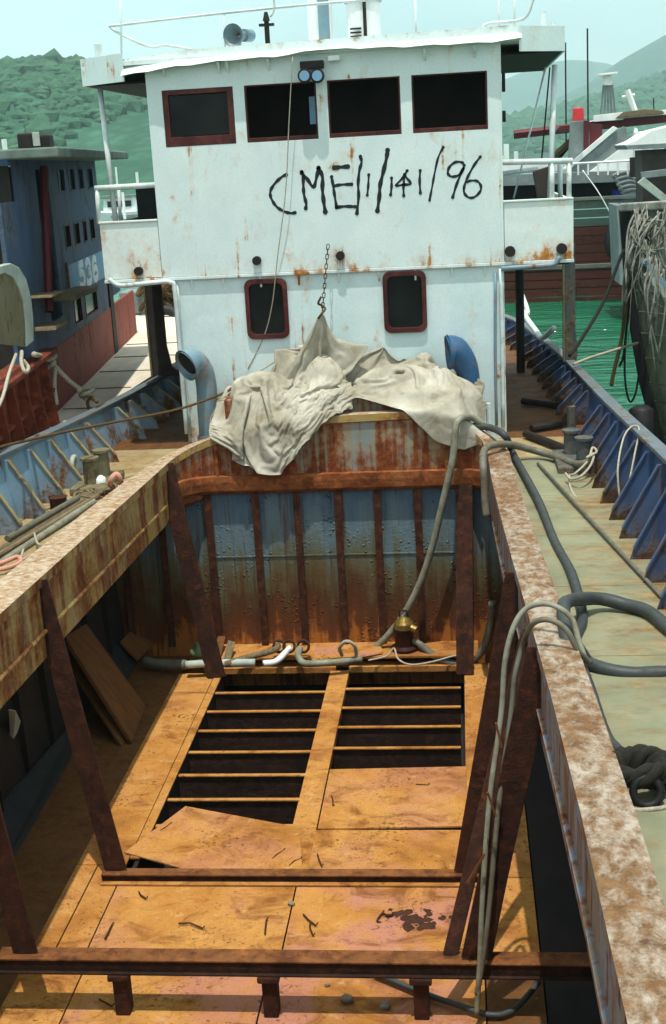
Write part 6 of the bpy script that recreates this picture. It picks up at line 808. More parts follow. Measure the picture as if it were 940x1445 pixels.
-738,3889,152,0,6,10,11,1,0,3,7,8,7,4,-1,8,5,2,2,6,10,-1,12,-1,-1,8,6,5,4,8,9,2,4,1,6,9,6,4,8,9,-2,2,6,4,8,1,3,9,9,-1,4,6,5,-4,9,3,-1,0,7,-7,8,4,-1,2,-2,-9,5,0,-7,7,-1,-4,10,-2,0,8,-1,7,7,0,8,6,0,8,6,0,8,6,0,9,4,-1,9,4,-2,9,6,0,7,8,0,5,3,7,-6,10,-1,1,3,4,-9,10,0,1,5,8,-4,10,0,2,9,-4,4,10,-1,2,3,7,7,7,-4,6,5,5,7,6,-2,8,4,-3,8,3,-4,9,-1,-4,10,4,-3,10,6,0,4,6,1,2,2,3,-9,0,2,-9,-1,-6,-7,2,-3,-8,3,-2,-9,4,-2,-8,4,-2,-9,3,-1,-8,5,2,-7,4,-3,-8,3,-1,-9,1,7,-7,3,-3,-8,1,5,-8,4,4,-8,4,3,-8,4,2,-8,6,1,-7,5,2,-7,6,-3,-6,
-741,3894,151,7,1,6,3,7,9,8,7,0,3,3,8,8,8,0,8,3,1,2,6,7,0,8,5,3,11,3,3,5,9,9,-1,4,2,8,8,9,0,4,1,4,11,9,0,4,1,2,10,9,3,0,8,5,-2,-2,6,-8,6,4,-6,5,0,-7,8,-1,-5,8,0,-4,9,-2,-2,9,-2,5,2,1,11,6,-1,9,5,0,9,6,0,8,5,-1,8,5,0,8,6,-1,8,6,0,3,6,0,3,5,5,-7,9,4,-4,10,-3,3,9,-1,-5,7,9,3,9,0,-2,4,-6,8,7,-4,7,4,6,8,7,-3,6,3,8,7,5,-2,8,6,-2,8,2,-5,9,-2,-2,11,9,-3,6,0,2,-9,-1,1,-9,0,-2,-9,2,-1,-9,2,-2,-9,4,-2,-8,3,-3,-8,3,-2,-8,4,-2,-9,4,-1,-8,5,1,-8,3,-1,-8,2,-3,-9,2,5,-8,4,-4,-8,3,4,-9,2,5,-7,5,1,-8,5,3,-7,6,1,-7,5,2,-6,
-736,3894,147,1,7,7,3,6,9,5,5,7,9,6,-1,3,8,6,9,3,-4,7,5,6,4,5,7,3,6,8,1,10,3,5,5,8,8,2,5,1,7,9,8,0,6,-1,4,9,6,2,8,6,3,1,6,2,0,8,2,-4,6,0,-7,3,6,-6,8,-2,-4,7,2,-5,9,-5,0,8,5,-3,7,-5,6,5,2,9,5,0,9,5,0,9,5,1,9,5,-1,8,4,-8,1,7,5,6,2,5,9,9,-4,1,9,3,-3,9,6,-3,6,-10,2,9,0,-6,3,9,6,8,1,7,5,-5,8,4,-9,4,2,6,9,4,6,7,5,-3,8,6,-3,8,5,8,6,8,-4,2,8,-1,8,3,-4,-8,-3,4,-9,-2,1,-9,-2,0,-9,2,-2,-10,1,-3,-8,3,-3,-9,2,-3,-9,3,-3,-8,3,-2,-8,3,-2,-9,4,-1,-8,4,1,-9,-1,-5,-9,4,0,-9,4,1,-8,4,2,-9,3,5,-7,5,0,-7,5,3,-7,6,1,-7,
-732,3891,150,5,7,5,1,9,5,-1,10,5,5,5,7,8,5,-4,3,6,7,6,7,5,7,7,3,9,2,4,5,3,9,4,10,3,3,7,7,6,3,8,2,5,9,6,-2,7,-3,7,6,6,4,6,9,3,-1,3,1,-9,9,1,1,8,0,-1,8,1,-5,7,-2,-4,6,2,-8,8,0,6,9,0,-5,7,-1,8,6,0,9,5,0,8,5,-1,8,-1,-9,4,7,3,5,0,6,8,9,-1,4,8,3,7,8,-1,7,11,1,-2,3,-1,-12,5,-8,8,11,0,1,-3,6,9,5,-6,8,6,-4,8,6,-1,7,4,6,8,2,5,9,7,0,7,7,-2,7,9,5,2,5,-1,-11,7,1,-5,5,-3,-6,-2,-3,-8,-2,-2,-9,1,6,-7,0,0,-9,0,-2,-10,1,-2,-9,1,-3,-9,2,-2,-9,2,-2,-9,1,-2,-9,1,-3,-9,3,-1,-9,1,-3,-9,3,-1,-9,4,-1,-9,4,2,-8,5,1,-7,5,3,-7,6,1,-7,
]),
(40, 62, [
-341,3767,162,9,3,4,4,-6,6,10,-2,4,2,-8,6,-9,7,-2,-9,1,-5,-9,-2,1,-10,2,-1,-9,3,6,7,-2,2,12,1,1,11,1,3,-5,-5,-4,2,-5,-1,6,-6,7,10,-7,4,10,-2,-1,9,-1,-2,10,-1,-3,10,0,-3,9,-2,-3,9,-2,-2,10,-2,-3,9,-3,-3,9,-2,-2,10,-3,-3,9,-2,-3,9,-3,-2,10,-2,-3,9,-2,-2,10,-3,-3,9,-4,-8,10,1,-10,10,0,-11,10,-1,-11,10,1,-10,11,0,-11,9,-1,-11,10,-1,-10,9,1,-12,10,0,-4,9,0,-4,10,0,-4,9,0,-3,10,0,-4,10,-1,-3,10,0,-3,10,-1,-2,10,-1,-3,10,3,4,10,-3,4,10,2,3,10,0,3,11,-1,3,10,-1,3,11,0,3,9,6,0,2,9,-7,0,9,-6,-1,10,-6,2,9,-5,
-342,3765,170,9,5,5,11,1,5,7,-4,3,-4,-5,8,-5,0,-4,-5,2,-7,-9,3,0,-7,1,-1,-9,3,-1,-3,-4,7,9,-3,-3,9,0,6,11,0,2,-2,-7,0,4,-4,-5,7,-3,9,11,-1,-4,10,-1,-2,9,0,-3,10,-1,-3,9,-1,-2,10,-3,-2,9,-2,-2,9,-2,-2,10,-3,-2,9,-2,-3,9,-3,-2,10,-3,-2,9,-2,-2,10,-3,-2,9,-2,-2,9,-9,-3,10,-4,-10,10,1,-10,10,0,-11,10,0,-10,10,0,-11,10,-1,-10,10,0,-11,9,0,-11,10,0,-4,9,0,-4,10,1,-4,9,0,-3,10,0,-4,10,0,-3,10,0,-3,10,0,-3,10,0,-2,10,-3,4,10,1,4,10,-2,3,10,0,3,11,-1,3,10,2,2,10,5,1,7,8,-3,3,9,-6,0,9,-6,1,9,-6,-1,9,-5,
-344,3773,177,8,0,5,17,3,11,6,-6,3,-3,-5,2,-4,5,-2,-5,-1,-9,-8,0,-4,-9,0,4,-6,0,1,-1,-7,8,3,-3,-7,4,5,4,10,3,2,6,-1,0,2,-8,-1,15,-3,1,5,-6,5,10,2,-4,9,1,-4,9,1,-3,9,0,-4,8,-1,-4,10,-2,-2,9,-2,-2,9,-3,-3,10,-2,-2,9,-3,-2,9,-2,-2,10,-3,-3,9,-3,-2,9,-2,-2,10,-9,-3,9,-10,-3,10,-3,-10,10,1,-10,10,0,-10,10,0,-10,10,0,-11,10,0,-10,9,-1,-11,10,1,-4,9,0,-4,10,0,-4,9,0,-3,10,0,-4,10,0,-3,10,-1,-3,10,-1,-2,10,-1,-3,10,2,4,10,-3,3,10,1,3,10,-3,3,10,3,3,10,5,1,7,7,-2,4,9,-6,5,8,-4,5,9,-5,-1,9,-6,3,8,-6,
-352,3774,184,8,-1,1,5,1,6,19,5,6,5,-1,7,-5,2,3,-6,-3,-1,-5,-2,-1,-7,-2,-3,-8,-3,-1,-6,-2,5,9,-7,-1,4,0,-4,9,8,3,8,1,1,-3,-6,-2,7,-5,2,14,0,-5,9,1,-4,10,2,-3,9,0,-3,10,0,-1,9,-2,-3,10,-2,-2,9,-2,-2,9,-2,-3,9,-3,-2,10,-2,-3,9,-3,-3,9,-2,-2,9,-3,-3,10,-2,-2,9,-8,-4,9,-10,-3,10,-10,-2,10,-3,-10,10,1,-10,10,0,-10,10,0,-10,10,0,-10,9,0,-11,10,0,-4,9,0,-4,10,0,-4,9,-1,-3,10,0,-3,10,0,-4,10,0,-2,10,0,-3,10,0,-3,10,-3,4,10,1,3,10,-3,3,10,3,3,9,4,1,8,8,-1,3,8,-7,5,8,-5,5,9,-4,5,8,-5,5,9,-3,-1,9,-7,
-359,3773,188,7,0,-1,6,1,4,-6,-4,1,25,8,8,5,9,7,-10,2,0,-3,-3,-3,-6,-1,-2,-7,3,0,0,-4,3,6,-7,2,7,4,6,3,-9,-2,12,-3,4,5,-3,-6,7,-2,-5,9,-5,4,8,3,-4,9,1,-2,10,1,-3,8,4,-3,9,-3,-1,10,-1,-4,9,-1,-3,9,-2,-2,9,-3,-3,9,-2,-3,10,-2,-3,9,-2,-3,9,-2,-3,9,-3,-3,9,-7,-5,10,-10,-4,9,-10,-2,10,-9,-2,10,-3,-10,10,1,-10,10,0,-10,10,0,-10,9,0,-10,10,0,-4,9,-1,-4,10,0,-4,9,0,-3,10,-1,-3,10,0,-4,10,-1,-3,10,0,-2,10,-1,-3,10,2,4,10,-3,2,10,2,3,9,4,2,7,8,-1,4,8,-6,4,8,-6,5,8,-4,5,9,-5,7,8,-2,4,8,-4,2,9,-6,
-370,3775,197,3,-2,-6,8,-3,3,5,4,0,1,-5,4,22,13,4,4,12,5,-6,-2,-4,-5,-1,-1,-6,-1,2,-4,-1,7,6,-4,-5,7,6,6,9,-3,3,5,-11,-3,9,-3,-3,9,-1,-3,6,-6,7,9,2,-3,10,-1,-1,9,2,-4,9,-1,-1,8,3,-4,9,-3,0,9,-1,-4,9,-2,-3,9,-2,-3,10,-2,-3,9,-2,-3,9,-2,-4,9,-2,-3,9,-1,-3,9,-7,-7,9,-9,-5,9,-9,-4,10,-9,-2,10,-10,-1,10,-3,-9,10,1,-10,10,0,-10,9,0,-10,10,0,-4,9,0,-4,10,-1,-4,9,0,-3,10,0,-3,10,0,-4,10,0,-3,10,-1,-2,10,0,-3,10,-3,3,10,2,3,9,4,2,7,8,-1,3,7,-7,4,9,-4,6,8,-5,5,8,-4,5,8,-4,8,8,-1,3,8,-5,-2,6,-9,
-364,3787,204,-7,-10,1,10,2,-5,4,1,-3,5,-4,1,17,5,1,8,10,3,0,6,1,-5,2,0,-7,-3,2,-7,3,5,7,-2,2,7,1,-4,7,-1,7,8,-12,-2,8,-2,-3,9,-4,2,9,-4,1,7,-4,6,9,3,-4,9,2,-4,8,1,-3,10,-2,0,7,3,-6,9,-3,1,9,-3,-2,10,-2,-3,9,-3,-3,9,-1,-3,9,-3,-4,9,-1,-3,9,-2,-4,8,-4,-8,9,-8,-7,10,-8,-5,9,-9,-3,10,-10,-2,11,-10,0,9,-3,-9,10,0,-10,9,0,-10,10,0,-4,9,0,-4,10,0,-4,9,0,-3,10,0,-3,10,0,-4,10,-1,-2,10,0,-3,10,-2,-3,10,1,3,9,4,2,7,8,-1,2,8,-7,5,8,-4,5,8,-4,5,8,-5,5,8,-5,8,7,-1,2,6,-8,5,10,-1,0,7,-8,
-357,3791,200,-2,0,7,5,-3,-2,7,6,-7,9,-10,-2,9,-3,-3,9,7,9,-1,6,3,-5,9,0,-8,1,0,-5,4,0,1,-4,5,11,0,2,12,-5,3,2,-11,5,10,-1,-3,8,0,-6,7,-4,6,9,-3,3,8,-4,3,10,1,-3,7,4,-5,8,3,-5,9,-3,-1,8,3,-6,8,-4,3,10,-3,-2,9,-3,-2,9,-3,-3,9,-3,-3,9,-2,-3,9,-1,-4,8,-5,-8,9,-4,-9,9,-7,-7,9,-9,-4,10,-9,-3,10,-9,-1,10,-9,-1,10,-4,-9,9,-1,-9,10,-1,-4,9,0,-4,10,1,-4,9,0,-3,10,0,-3,10,0,-3,10,-1,-3,10,0,-3,10,-1,-3,9,4,2,7,8,-2,5,8,-3,1,8,-7,5,8,-4,5,8,-5,5,8,-4,9,6,-2,2,8,-7,8,6,-2,-2,7,-7,4,9,-4,
-363,3793,200,8,4,0,3,-1,7,7,0,-5,10,0,-5,15,-1,2,9,-3,3,-3,0,6,-5,8,-2,-9,8,1,-7,6,1,1,-3,6,12,-4,2,5,-7,8,10,-5,-1,5,1,-9,8,-3,4,10,-2,1,8,-3,4,9,-3,2,9,-2,1,10,-2,-3,7,3,-5,6,6,-5,10,-2,-2,7,1,-6,9,-4,4,9,-3,-2,9,-3,-2,9,-3,-3,9,-4,-2,9,-3,-2,8,-5,-8,8,-2,-11,9,-6,-8,10,-6,-7,9,-9,-3,10,-9,-2,10,-9,1,10,-8,-3,9,-4,-9,10,-1,-4,9,0,-3,10,-1,-4,9,-1,-3,10,0,-3,10,0,-3,10,-1,-3,10,1,-3,9,3,-4,7,8,-1,6,8,-3,1,7,-7,5,8,-4,4,8,-5,5,8,-5,8,6,-1,4,8,-6,9,5,-2,4,8,-5,-3,7,-7,2,9,-5,
-362,3801,200,5,-1,8,7,1,-9,8,1,-1,9,1,0,13,0,2,9,-1,3,3,-3,7,-7,6,0,-7,9,3,-5,7,4,3,-4,6,5,-4,-3,5,-8,-2,7,-1,2,9,1,-4,8,-4,3,6,-2,7,10,-3,0,10,-2,-1,9,-2,-1,9,-2,1,9,-3,1,9,2,-6,5,7,-4,9,-1,-4,8,-1,-5,8,-4,5,9,-4,-2,9,-3,-3,9,-2,-3,9,-4,-1,8,-8,-5,8,-5,-9,9,-1,-10,9,-6,-7,9,-6,-8,10,-9,-2,10,-8,-1,9,-10,1,10,-6,-5,9,0,-5,9,0,-4,10,-1,-3,10,-1,-3,9,-1,-3,10,-1,-3,10,-1,-2,10,2,-4,5,5,-7,8,7,0,2,8,-6,5,8,-5,6,7,-3,2,8,-6,9,6,-2,5,8,-5,9,4,-1,6,8,-4,-1,7,-7,-1,8,-7,5,8,-4,
-361,3805,208,7,1,-7,7,0,5,7,6,-6,10,-1,2,10,0,0,8,-2,5,8,-1,4,-6,4,6,-5,6,-1,-6,6,5,-11,-2,2,4,-14,3,12,3,-1,10,0,0,9,1,-3,10,-2,-1,5,-6,-3,10,-3,0,10,-2,0,9,-1,1,10,-1,1,9,-2,2,8,0,6,9,2,-4,5,5,-7,8,0,-5,10,-3,-1,7,-5,4,9,-3,-2,9,-3,-3,9,-2,-5,8,-8,-2,8,-10,-5,8,-5,-9,9,0,-9,10,-7,-7,9,-4,-8,10,-8,-1,9,-9,-1,9,-9,1,10,-2,-3,9,1,-5,9,0,-4,10,-1,-3,9,-1,-3,10,0,-2,10,-2,-2,8,4,-6,9,2,-4,1,9,-5,6,7,-4,6,8,-4,1,8,-6,7,7,-3,9,5,-2,7,6,-3,3,8,-7,7,6,-2,-4,6,-7,4,9,-5,7,7,-3,
-359,3810,201,3,-2,9,9,6,-4,9,4,1,9,1,-5,5,-4,5,10,0,2,7,-1,-4,4,2,10,-8,0,7,-8,4,5,-8,6,0,3,-9,6,9,-3,0,10,1,-1,8,-5,-1,9,-4,-1,9,3,-4,9,0,-3,10,0,-3,9,-1,-2,10,-2,0,9,-2,2,10,-1,2,6,1,8,9,1,-5,6,3,-6,9,0,-6,8,-5,2,9,-4,3,9,-3,-3,8,-3,-3,8,-6,-8,7,-11,-1,8,-9,-5,9,-2,-9,10,-3,-7,9,-6,-7,10,-2,-8,9,-9,-1,10,-8,0,8,-5,3,10,-2,-3,9,2,-5,9,0,-4,10,-1,-3,10,0,-3,9,-2,-1,8,3,-6,9,3,-5,2,8,-5,6,8,-4,0,7,-6,6,8,-4,6,7,-4,9,5,-1,3,7,-7,9,3,-1,-1,8,-6,5,7,-5,2,9,-5,6,7,-4,
-361,3813,212,6,3,-8,7,-1,-5,9,5,1,6,3,6,5,-1,4,7,-3,-5,9,3,2,7,3,9,-8,0,8,-1,-1,8,-8,8,-1,1,-7,7,10,-4,0,8,-4,4,9,-5,-2,9,-3,-2,9,-2,-4,10,-1,-3,9,1,-2,9,3,-2,9,2,-3,9,0,-4,7,-3,8,9,3,-2,9,-2,6,8,3,-6,7,0,-6,9,-1,-5,8,-5,4,9,-4,1,9,-3,-3,6,-5,-8,8,-9,-5,8,-10,-2,8,-9,-2,10,-2,-8,9,-4,-7,9,-1,-10,10,-4,-6,10,-9,0,9,-4,1,8,-4,3,10,-2,-2,9,2,-5,9,0,-4,10,-1,-3,10,-2,-1,8,3,-5,7,4,-7,4,8,-4,0,8,-6,6,6,-4,4,9,-5,8,4,-2,4,8,-6,10,-1,-2,2,9,-4,5,7,-5,1,9,-5,7,6,-4,6,7,-4,
-353,3819,211,3,-3,0,4,5,-7,6,7,-6,9,1,4,2,-1,6,4,-4,-3,5,-3,6,5,4,6,-5,6,6,10,0,2,-6,5,4,2,-2,8,8,-5,2,5,-7,-5,9,-1,3,10,-2,0,9,-4,1,9,-4,0,10,-2,0,10,-1,-3,9,2,-3,7,6,-3,9,2,-2,6,-3,8,9,3,-2,9,-1,0,9,-1,-4,8,-1,-5,8,0,-4,9,-4,3,8,-4,0,8,-4,-8,3,-12,-2,7,-11,-2,10,-5,-6,10,-5,-4,10,-4,-7,8,0,-9,10,-4,-7,11,-4,-6,9,-4,1,9,-4,1,8,-5,4,10,-1,-2,9,2,-5,9,0,-4,10,-3,-1,8,4,-6,6,4,-6,0,8,-7,7,6,-3,2,8,-6,7,6,-3,4,7,-5,10,-1,-2,8,6,-3,3,8,-5,1,8,-5,6,7,-4,6,7,-4,9,1,-4,
-349,3821,197,0,4,14,7,-2,1,4,0,-5,1,5,0,2,-2,6,7,1,2,7,2,2,7,-1,-4,-6,4,3,9,1,1,2,4,8,0,4,9,5,-8,-4,5,-7,-3,9,-5,0,9,-2,1,9,-3,0,10,0,3,8,1,3,10,0,3,10,0,2,10,0,-2,5,4,-3,11,1,1,7,-2,11,7,1,-4,8,-2,-3,11,0,-6,9,-1,-3,9,1,-5,7,-4,2,8,-7,-5,1,-12,-1,8,-8,-5,6,-3,-10,10,-5,-5,11,-7,1,9,-5,-7,10,-1,-7,10,-5,-6,10,1,-2,10,-3,-1,9,-4,1,8,-4,4,10,-1,-3,9,2,-5,9,-2,-1,8,3,-7,2,5,-8,7,6,-4,0,8,-6,7,6,-4,4,8,-5,9,-1,-2,9,4,-2,6,7,-4,0,8,-6,6,7,-4,6,7,-5,9,0,-4,1,9,-5,
-357,3835,196,1,-11,5,7,8,-3,6,3,9,3,-6,-5,6,5,8,5,-1,6,5,-3,-4,6,-3,-8,6,6,5,-7,5,7,1,4,8,9,3,2,8,-7,-1,5,-7,-3,7,-7,-3,9,-3,0,10,0,2,9,1,3,9,1,4,9,1,4,10,0,4,9,0,5,8,-3,3,7,6,-2,8,0,3,9,1,2,7,-3,-1,7,-3,-2,17,0,-6,6,1,-5,9,1,-3,5,-10,-1,1,-13,0,9,-4,-8,5,-3,-11,9,-4,-7,10,-7,-2,10,-7,2,9,-7,-4,11,-3,-6,9,-1,-3,10,1,-2,10,-1,-1,10,-3,-1,8,-4,3,9,2,-4,10,-2,-2,3,5,-8,8,2,-7,0,8,-6,5,7,-5,4,8,-5,10,-1,-1,9,3,-3,8,5,-3,1,9,-6,7,6,-4,5,7,-5,9,1,-4,0,8,-6,9,-1,-4,
-370,3841,207,1,-3,-7,10,5,5,9,-4,-9,11,-4,2,5,0,6,8,-1,3,6,-1,3,-2,-2,-10,9,5,3,2,3,10,-8,7,4,7,-5,2,7,-5,-1,7,-3,-5,10,-2,3,7,-2,5,9,-1,5,8,0,5,9,1,4,9,1,4,10,-1,4,9,0,5,10,1,2,9,0,-2,14,18,-16,7,-1,0,7,-1,0,8,-15,19,8,-3,-5,9,1,-4,9,0,-4,2,-10,-1,7,-11,-1,7,-2,-10,5,-3,-11,8,-4,-8,10,-5,-4,10,-8,1,10,-6,-2,9,-8,0,10,-3,-1,9,-1,-2,10,0,-2,10,0,-1,10,0,-2,10,-3,1,10,1,-4,2,5,-9,6,3,-7,-2,7,-7,6,7,-4,10,1,-2,9,2,-3,9,3,-2,3,8,-5,7,6,-5,5,7,-4,8,1,-5,0,8,-6,9,-1,-4,1,8,-6,
-382,3843,197,7,1,2,9,10,-3,8,-1,1,7,-5,4,14,-7,-4,8,-5,3,6,3,11,4,-2,-6,3,4,-6,-1,0,11,5,6,2,-2,2,9,7,-5,-5,7,-1,3,8,-5,3,7,-4,6,9,0,4,9,0,4,9,0,5,9,0,5,9,1,4,10,1,1,10,-1,4,11,-2,1,16,1,-4,7,-2,-1,7,2,2,5,5,-2,9,-5,0,9,1,-3,9,0,-3,2,-12,0,9,-7,-4,5,-1,-11,6,-3,-10,9,-3,-8,9,-5,-5,10,-7,-2,10,-7,-1,10,-7,-1,8,-5,4,9,1,-5,10,-2,2,10,-1,-1,10,-2,0,10,-1,-1,12,0,-2,3,4,-9,-1,4,-10,7,6,-4,5,7,-5,10,-2,-1,9,3,-3,5,7,-5,8,4,-3,4,7,-5,9,2,-4,-1,7,-7,9,0,-4,2,8,-6,8,-3,-5,
-395,3859,201,6,-3,1,14,9,0,10,-4,0,12,-8,3,8,0,-7,10,-7,4,4,-2,-6,8,-5,5,3,6,3,6,0,1,-1,7,1,-4,3,7,10,-1,6,5,-6,3,8,-4,6,7,-3,5,9,-1,4,9,0,5,9,0,4,9,1,3,10,1,3,9,0,3,10,-1,4,14,-1,0,8,-2,0,12,-1,-2,7,0,0,8,1,3,10,4,-4,9,2,-3,5,-7,1,7,-9,-1,8,-3,-8,5,-2,-10,8,-2,-10,7,-3,-8,10,-4,-6,9,-7,-2,10,-6,-2,10,-7,0,7,-6,5,8,1,-6,10,-1,-1,10,-1,0,10,-2,2,9,0,-5,10,0,0,8,2,-5,-2,3,-10,7,6,-5,9,-1,0,9,3,-3,8,4,-3,5,6,-6,7,5,-4,10,1,-3,-1,7,-7,8,0,-4,3,8,-5,8,-3,-6,4,7,-5,
-393,3859,225,3,2,-7,19,16,-4,3,-6,-7,4,-7,-13,13,-5,4,7,-4,6,7,-1,-1,10,-4,-5,3,0,5,6,3,-6,-7,10,6,3,6,-2,5,-11,23,8,-4,4,9,-4,4,8,-1,4,9,-1,5,8,-2,6,9,1,2,9,1,4,10,1,3,10,1,3,9,-1,2,11,-1,2,11,-3,0,8,0,-2,8,1,0,12,4,-1,9,1,0,8,-5,0,7,-6,2,10,-3,-5,9,-4,-7,7,-4,-8,8,-3,-8,7,-1,-10,7,-2,-9,10,-6,-2,10,-6,-1,9,-7,0,6,-6,5,8,1,-6,10,0,-3,9,-2,2,10,-1,-3,9,-3,3,10,0,-2,8,3,-6,1,4,-9,8,4,-4,9,-3,1,8,5,-4,5,5,-6,9,4,-3,9,0,-2,1,6,-7,9,0,-4,2,7,-6,9,-2,-4,6,5,-6,-5,6,-6,
-382,3858,224,-3,9,0,12,9,-5,11,-2,-5,-9,3,-13,14,-12,-2,10,-4,7,6,-2,-4,2,-3,-6,9,2,0,-3,3,5,2,7,-3,3,5,4,12,-3,15,4,-7,10,9,-4,6,7,-3,6,8,-2,6,9,0,2,9,1,4,10,1,4,9,1,4,10,0,2,9,0,2,10,0,1,10,-2,1,9,-1,0,10,0,0,10,0,1,9,-2,1,10,-2,1,8,0,-5,8,-4,-7,9,-4,-7,9,-3,-6,10,-5,-4,5,0,-10,9,-2,-8,10,-5,-3,10,-7,-1,9,-7,0,6,-6,6,9,0,-4,7,2,-7,10,-2,1,10,-1,-1,8,-5,4,9,1,-3,4,2,-9,7,4,-6,9,-2,1,8,4,-4,6,5,-6,9,3,-2,10,0,-1,2,4,-9,9,1,-1,8,4,-5,6,4,-6,-1,3,-10,9,4,-1,2,3,-9,
-382,3866,228,3,8,-1,3,0,-5,10,3,-2,4,2,-10,1,-5,-5,8,-5,-11,10,-3,10,0,-3,-6,9,7,-4,-4,-6,7,-2,5,4,6,-1,3,6,-2,2,9,-3,20,9,0,6,9,0,6,10,0,3,9,0,4,9,1,4,10,1,3,9,1,4,9,1,2,10,-1,3,10,-1,2,10,-1,0,9,-1,0,10,0,1,10,-1,2,10,-1,-1,9,-1,-4,10,-1,-2,9,-4,-3,10,-5,-5,8,-2,-8,10,-5,-3,8,-4,-7,6,1,-10,10,-4,-4,10,-6,-1,9,-7,0,6,-6,6,9,-2,-2,6,3,-8,10,0,-2,8,-5,3,9,-4,4,7,2,-6,6,2,-8,10,-2,0,7,4,-5,7,4,-5,9,4,-3,10,1,-2,2,1,-9,9,2,0,6,4,-7,9,4,-3,-2,0,-10,8,5,-3,1,2,-10,6,6,-5,
-381,3868,234,5,1,-7,4,0,-7,2,3,-5,11,9,0,0,-3,-10,-5,1,-3,11,-3,-5,8,-4,-1,5,0,1,6,4,4,-7,1,2,5,-3,3,4,-1,6,14,1,14,9,-1,7,8,0,6,9,0,5,8,0,5,9,0,4,9,1,4,9,1,4,10,0,2,10,0,1,9,0,2,10,-1,1,10,0,1,10,-1,1,10,-2,-1,10,-1,-2,10,-1,0,9,-1,-3,10,-4,-3,10,-6,-1,8,-2,-7,10,-4,-6,9,-5,-2,8,-3,-8,8,1,-8,9,-6,0,7,-9,2,9,-4,3,9,-3,0,5,3,-8,9,1,-4,7,-6,5,10,-3,2,4,2,-8,10,0,-3,9,0,-4,8,4,-5,8,4,-4,9,1,-1,2,1,-10,9,2,-1,7,4,-7,10,1,0,0,2,-9,5,4,-7,5,4,-8,7,3,-6,-4,2,-9,
-379,3871,236,4,-5,-4,-2,1,-20,4,1,-4,7,13,5,8,4,-2,-5,-1,-7,2,-1,-6,12,-1,1,7,0,0,5,2,-5,0,-1,7,5,1,7,5,-1,8,14,-1,9,3,1,9,9,0,3,7,-1,6,8,0,5,9,1,4,10,0,3,9,1,3,10,0,3,9,1,2,9,0,3,11,-1,1,10,-1,0,10,-1,1,10,-1,-1,10,-2,0,10,-1,0,10,-1,-1,10,-5,-1,10,-5,-2,9,-5,-3,10,-4,-6,5,-2,-9,10,-5,-2,8,1,-8,9,-6,0,6,-9,2,10,-1,-1,9,-4,4,6,3,-8,8,1,-5,6,-7,6,10,-1,0,5,2,-9,9,0,-3,10,-1,-3,8,4,-5,9,3,-2,1,-2,-10,9,4,-3,8,4,-5,9,0,0,3,2,-9,7,4,-6,8,2,-4,5,4,-8,1,4,-9,0,2,-9,
-375,3880,240,-3,-8,-9,-5,-8,-17,6,10,-2,5,0,-7,8,7,3,4,4,-3,6,-1,-1,-3,3,-5,10,1,0,4,1,5,8,8,3,4,-11,-12,4,-4,8,4,5,8,12,4,15,7,0,8,9,0,6,8,0,5,9,1,4,10,0,4,9,1,4,10,1,2,10,0,2,9,0,1,10,-1,2,10,-1,1,10,-1,1,10,-1,0,10,-1,0,10,-2,-1,10,-2,-2,9,-4,-2,10,-5,-2,10,-5,-3,10,-4,2,6,-1,-10,7,-5,-6,9,-6,3,10,-1,-2,6,-10,2,10,0,-1,8,-4,2,7,3,-7,8,2,-6,4,-7,6,10,0,-2,7,1,-8,9,0,-3,10,-1,-2,8,4,-5,1,-2,-10,8,3,-5,9,4,-4,10,0,1,3,2,-9,9,3,-5,9,1,-2,3,4,-8,2,4,-9,2,4,-9,2,3,-9,
-379,3882,242,6,5,-2,-1,-14,-12,-7,4,-6,7,7,1,5,-2,-18,5,7,-3,6,0,2,8,0,1,-5,2,-7,9,3,4,7,0,-4,5,3,-1,6,-5,-3,-1,-3,8,17,10,22,9,0,5,8,0,6,9,1,5,9,0,5,9,1,4,9,1,3,10,0,3,9,0,2,10,1,2,10,-1,2,10,-1,1,10,-1,1,10,-1,1,9,-1,-1,10,-2,-2,10,-1,1,10,-5,-1,10,-5,-2,10,-5,-2,8,-5,-4,11,-2,1,3,-2,-9,6,-7,5,8,-8,1,10,-5,2,10,0,-1,10,-2,0,8,1,-4,6,4,-8,4,-7,5,9,0,-4,7,1,-7,10,-2,-1,8,2,-6,2,-2,-10,8,3,-5,9,3,-3,10,0,0,6,3,-8,10,0,-2,9,2,-4,-1,3,-10,4,4,-8,3,4,-8,2,3,-9,7,4,-5,
-380,3892,249,3,6,-4,21,3,16,7,1,-1,7,1,0,-27,-15,-45,2,0,-4,6,1,-1,5,4,-2,1,1,-5,6,3,1,7,0,-2,3,3,0,12,-1,-9,-3,-2,8,16,11,24,9,1,4,9,0,5,9,0,4,10,0,4,9,1,3,10,0,2,9,0,2,10,0,3,9,1,1,10,-1,3,10,-1,1,10,-1,1,9,0,2,10,-1,2,10,-2,0,9,-2,-3,10,-4,-2,10,-5,-1,9,-5,-2,11,-4,0,8,-5,-6,11,-3,1,3,-7,-7,6,-3,9,8,-5,5,9,-3,3,5,-1,-8,9,0,-5,9,4,0,6,-6,6,5,0,-9,10,-1,0,7,0,-9,4,-3,-9,8,3,-5,10,2,-2,10,2,-2,9,2,-4,9,2,-5,7,2,-7,4,-1,-9,8,4,-3,-3,4,-9,5,4,-7,8,-1,-5,5,6,-7,
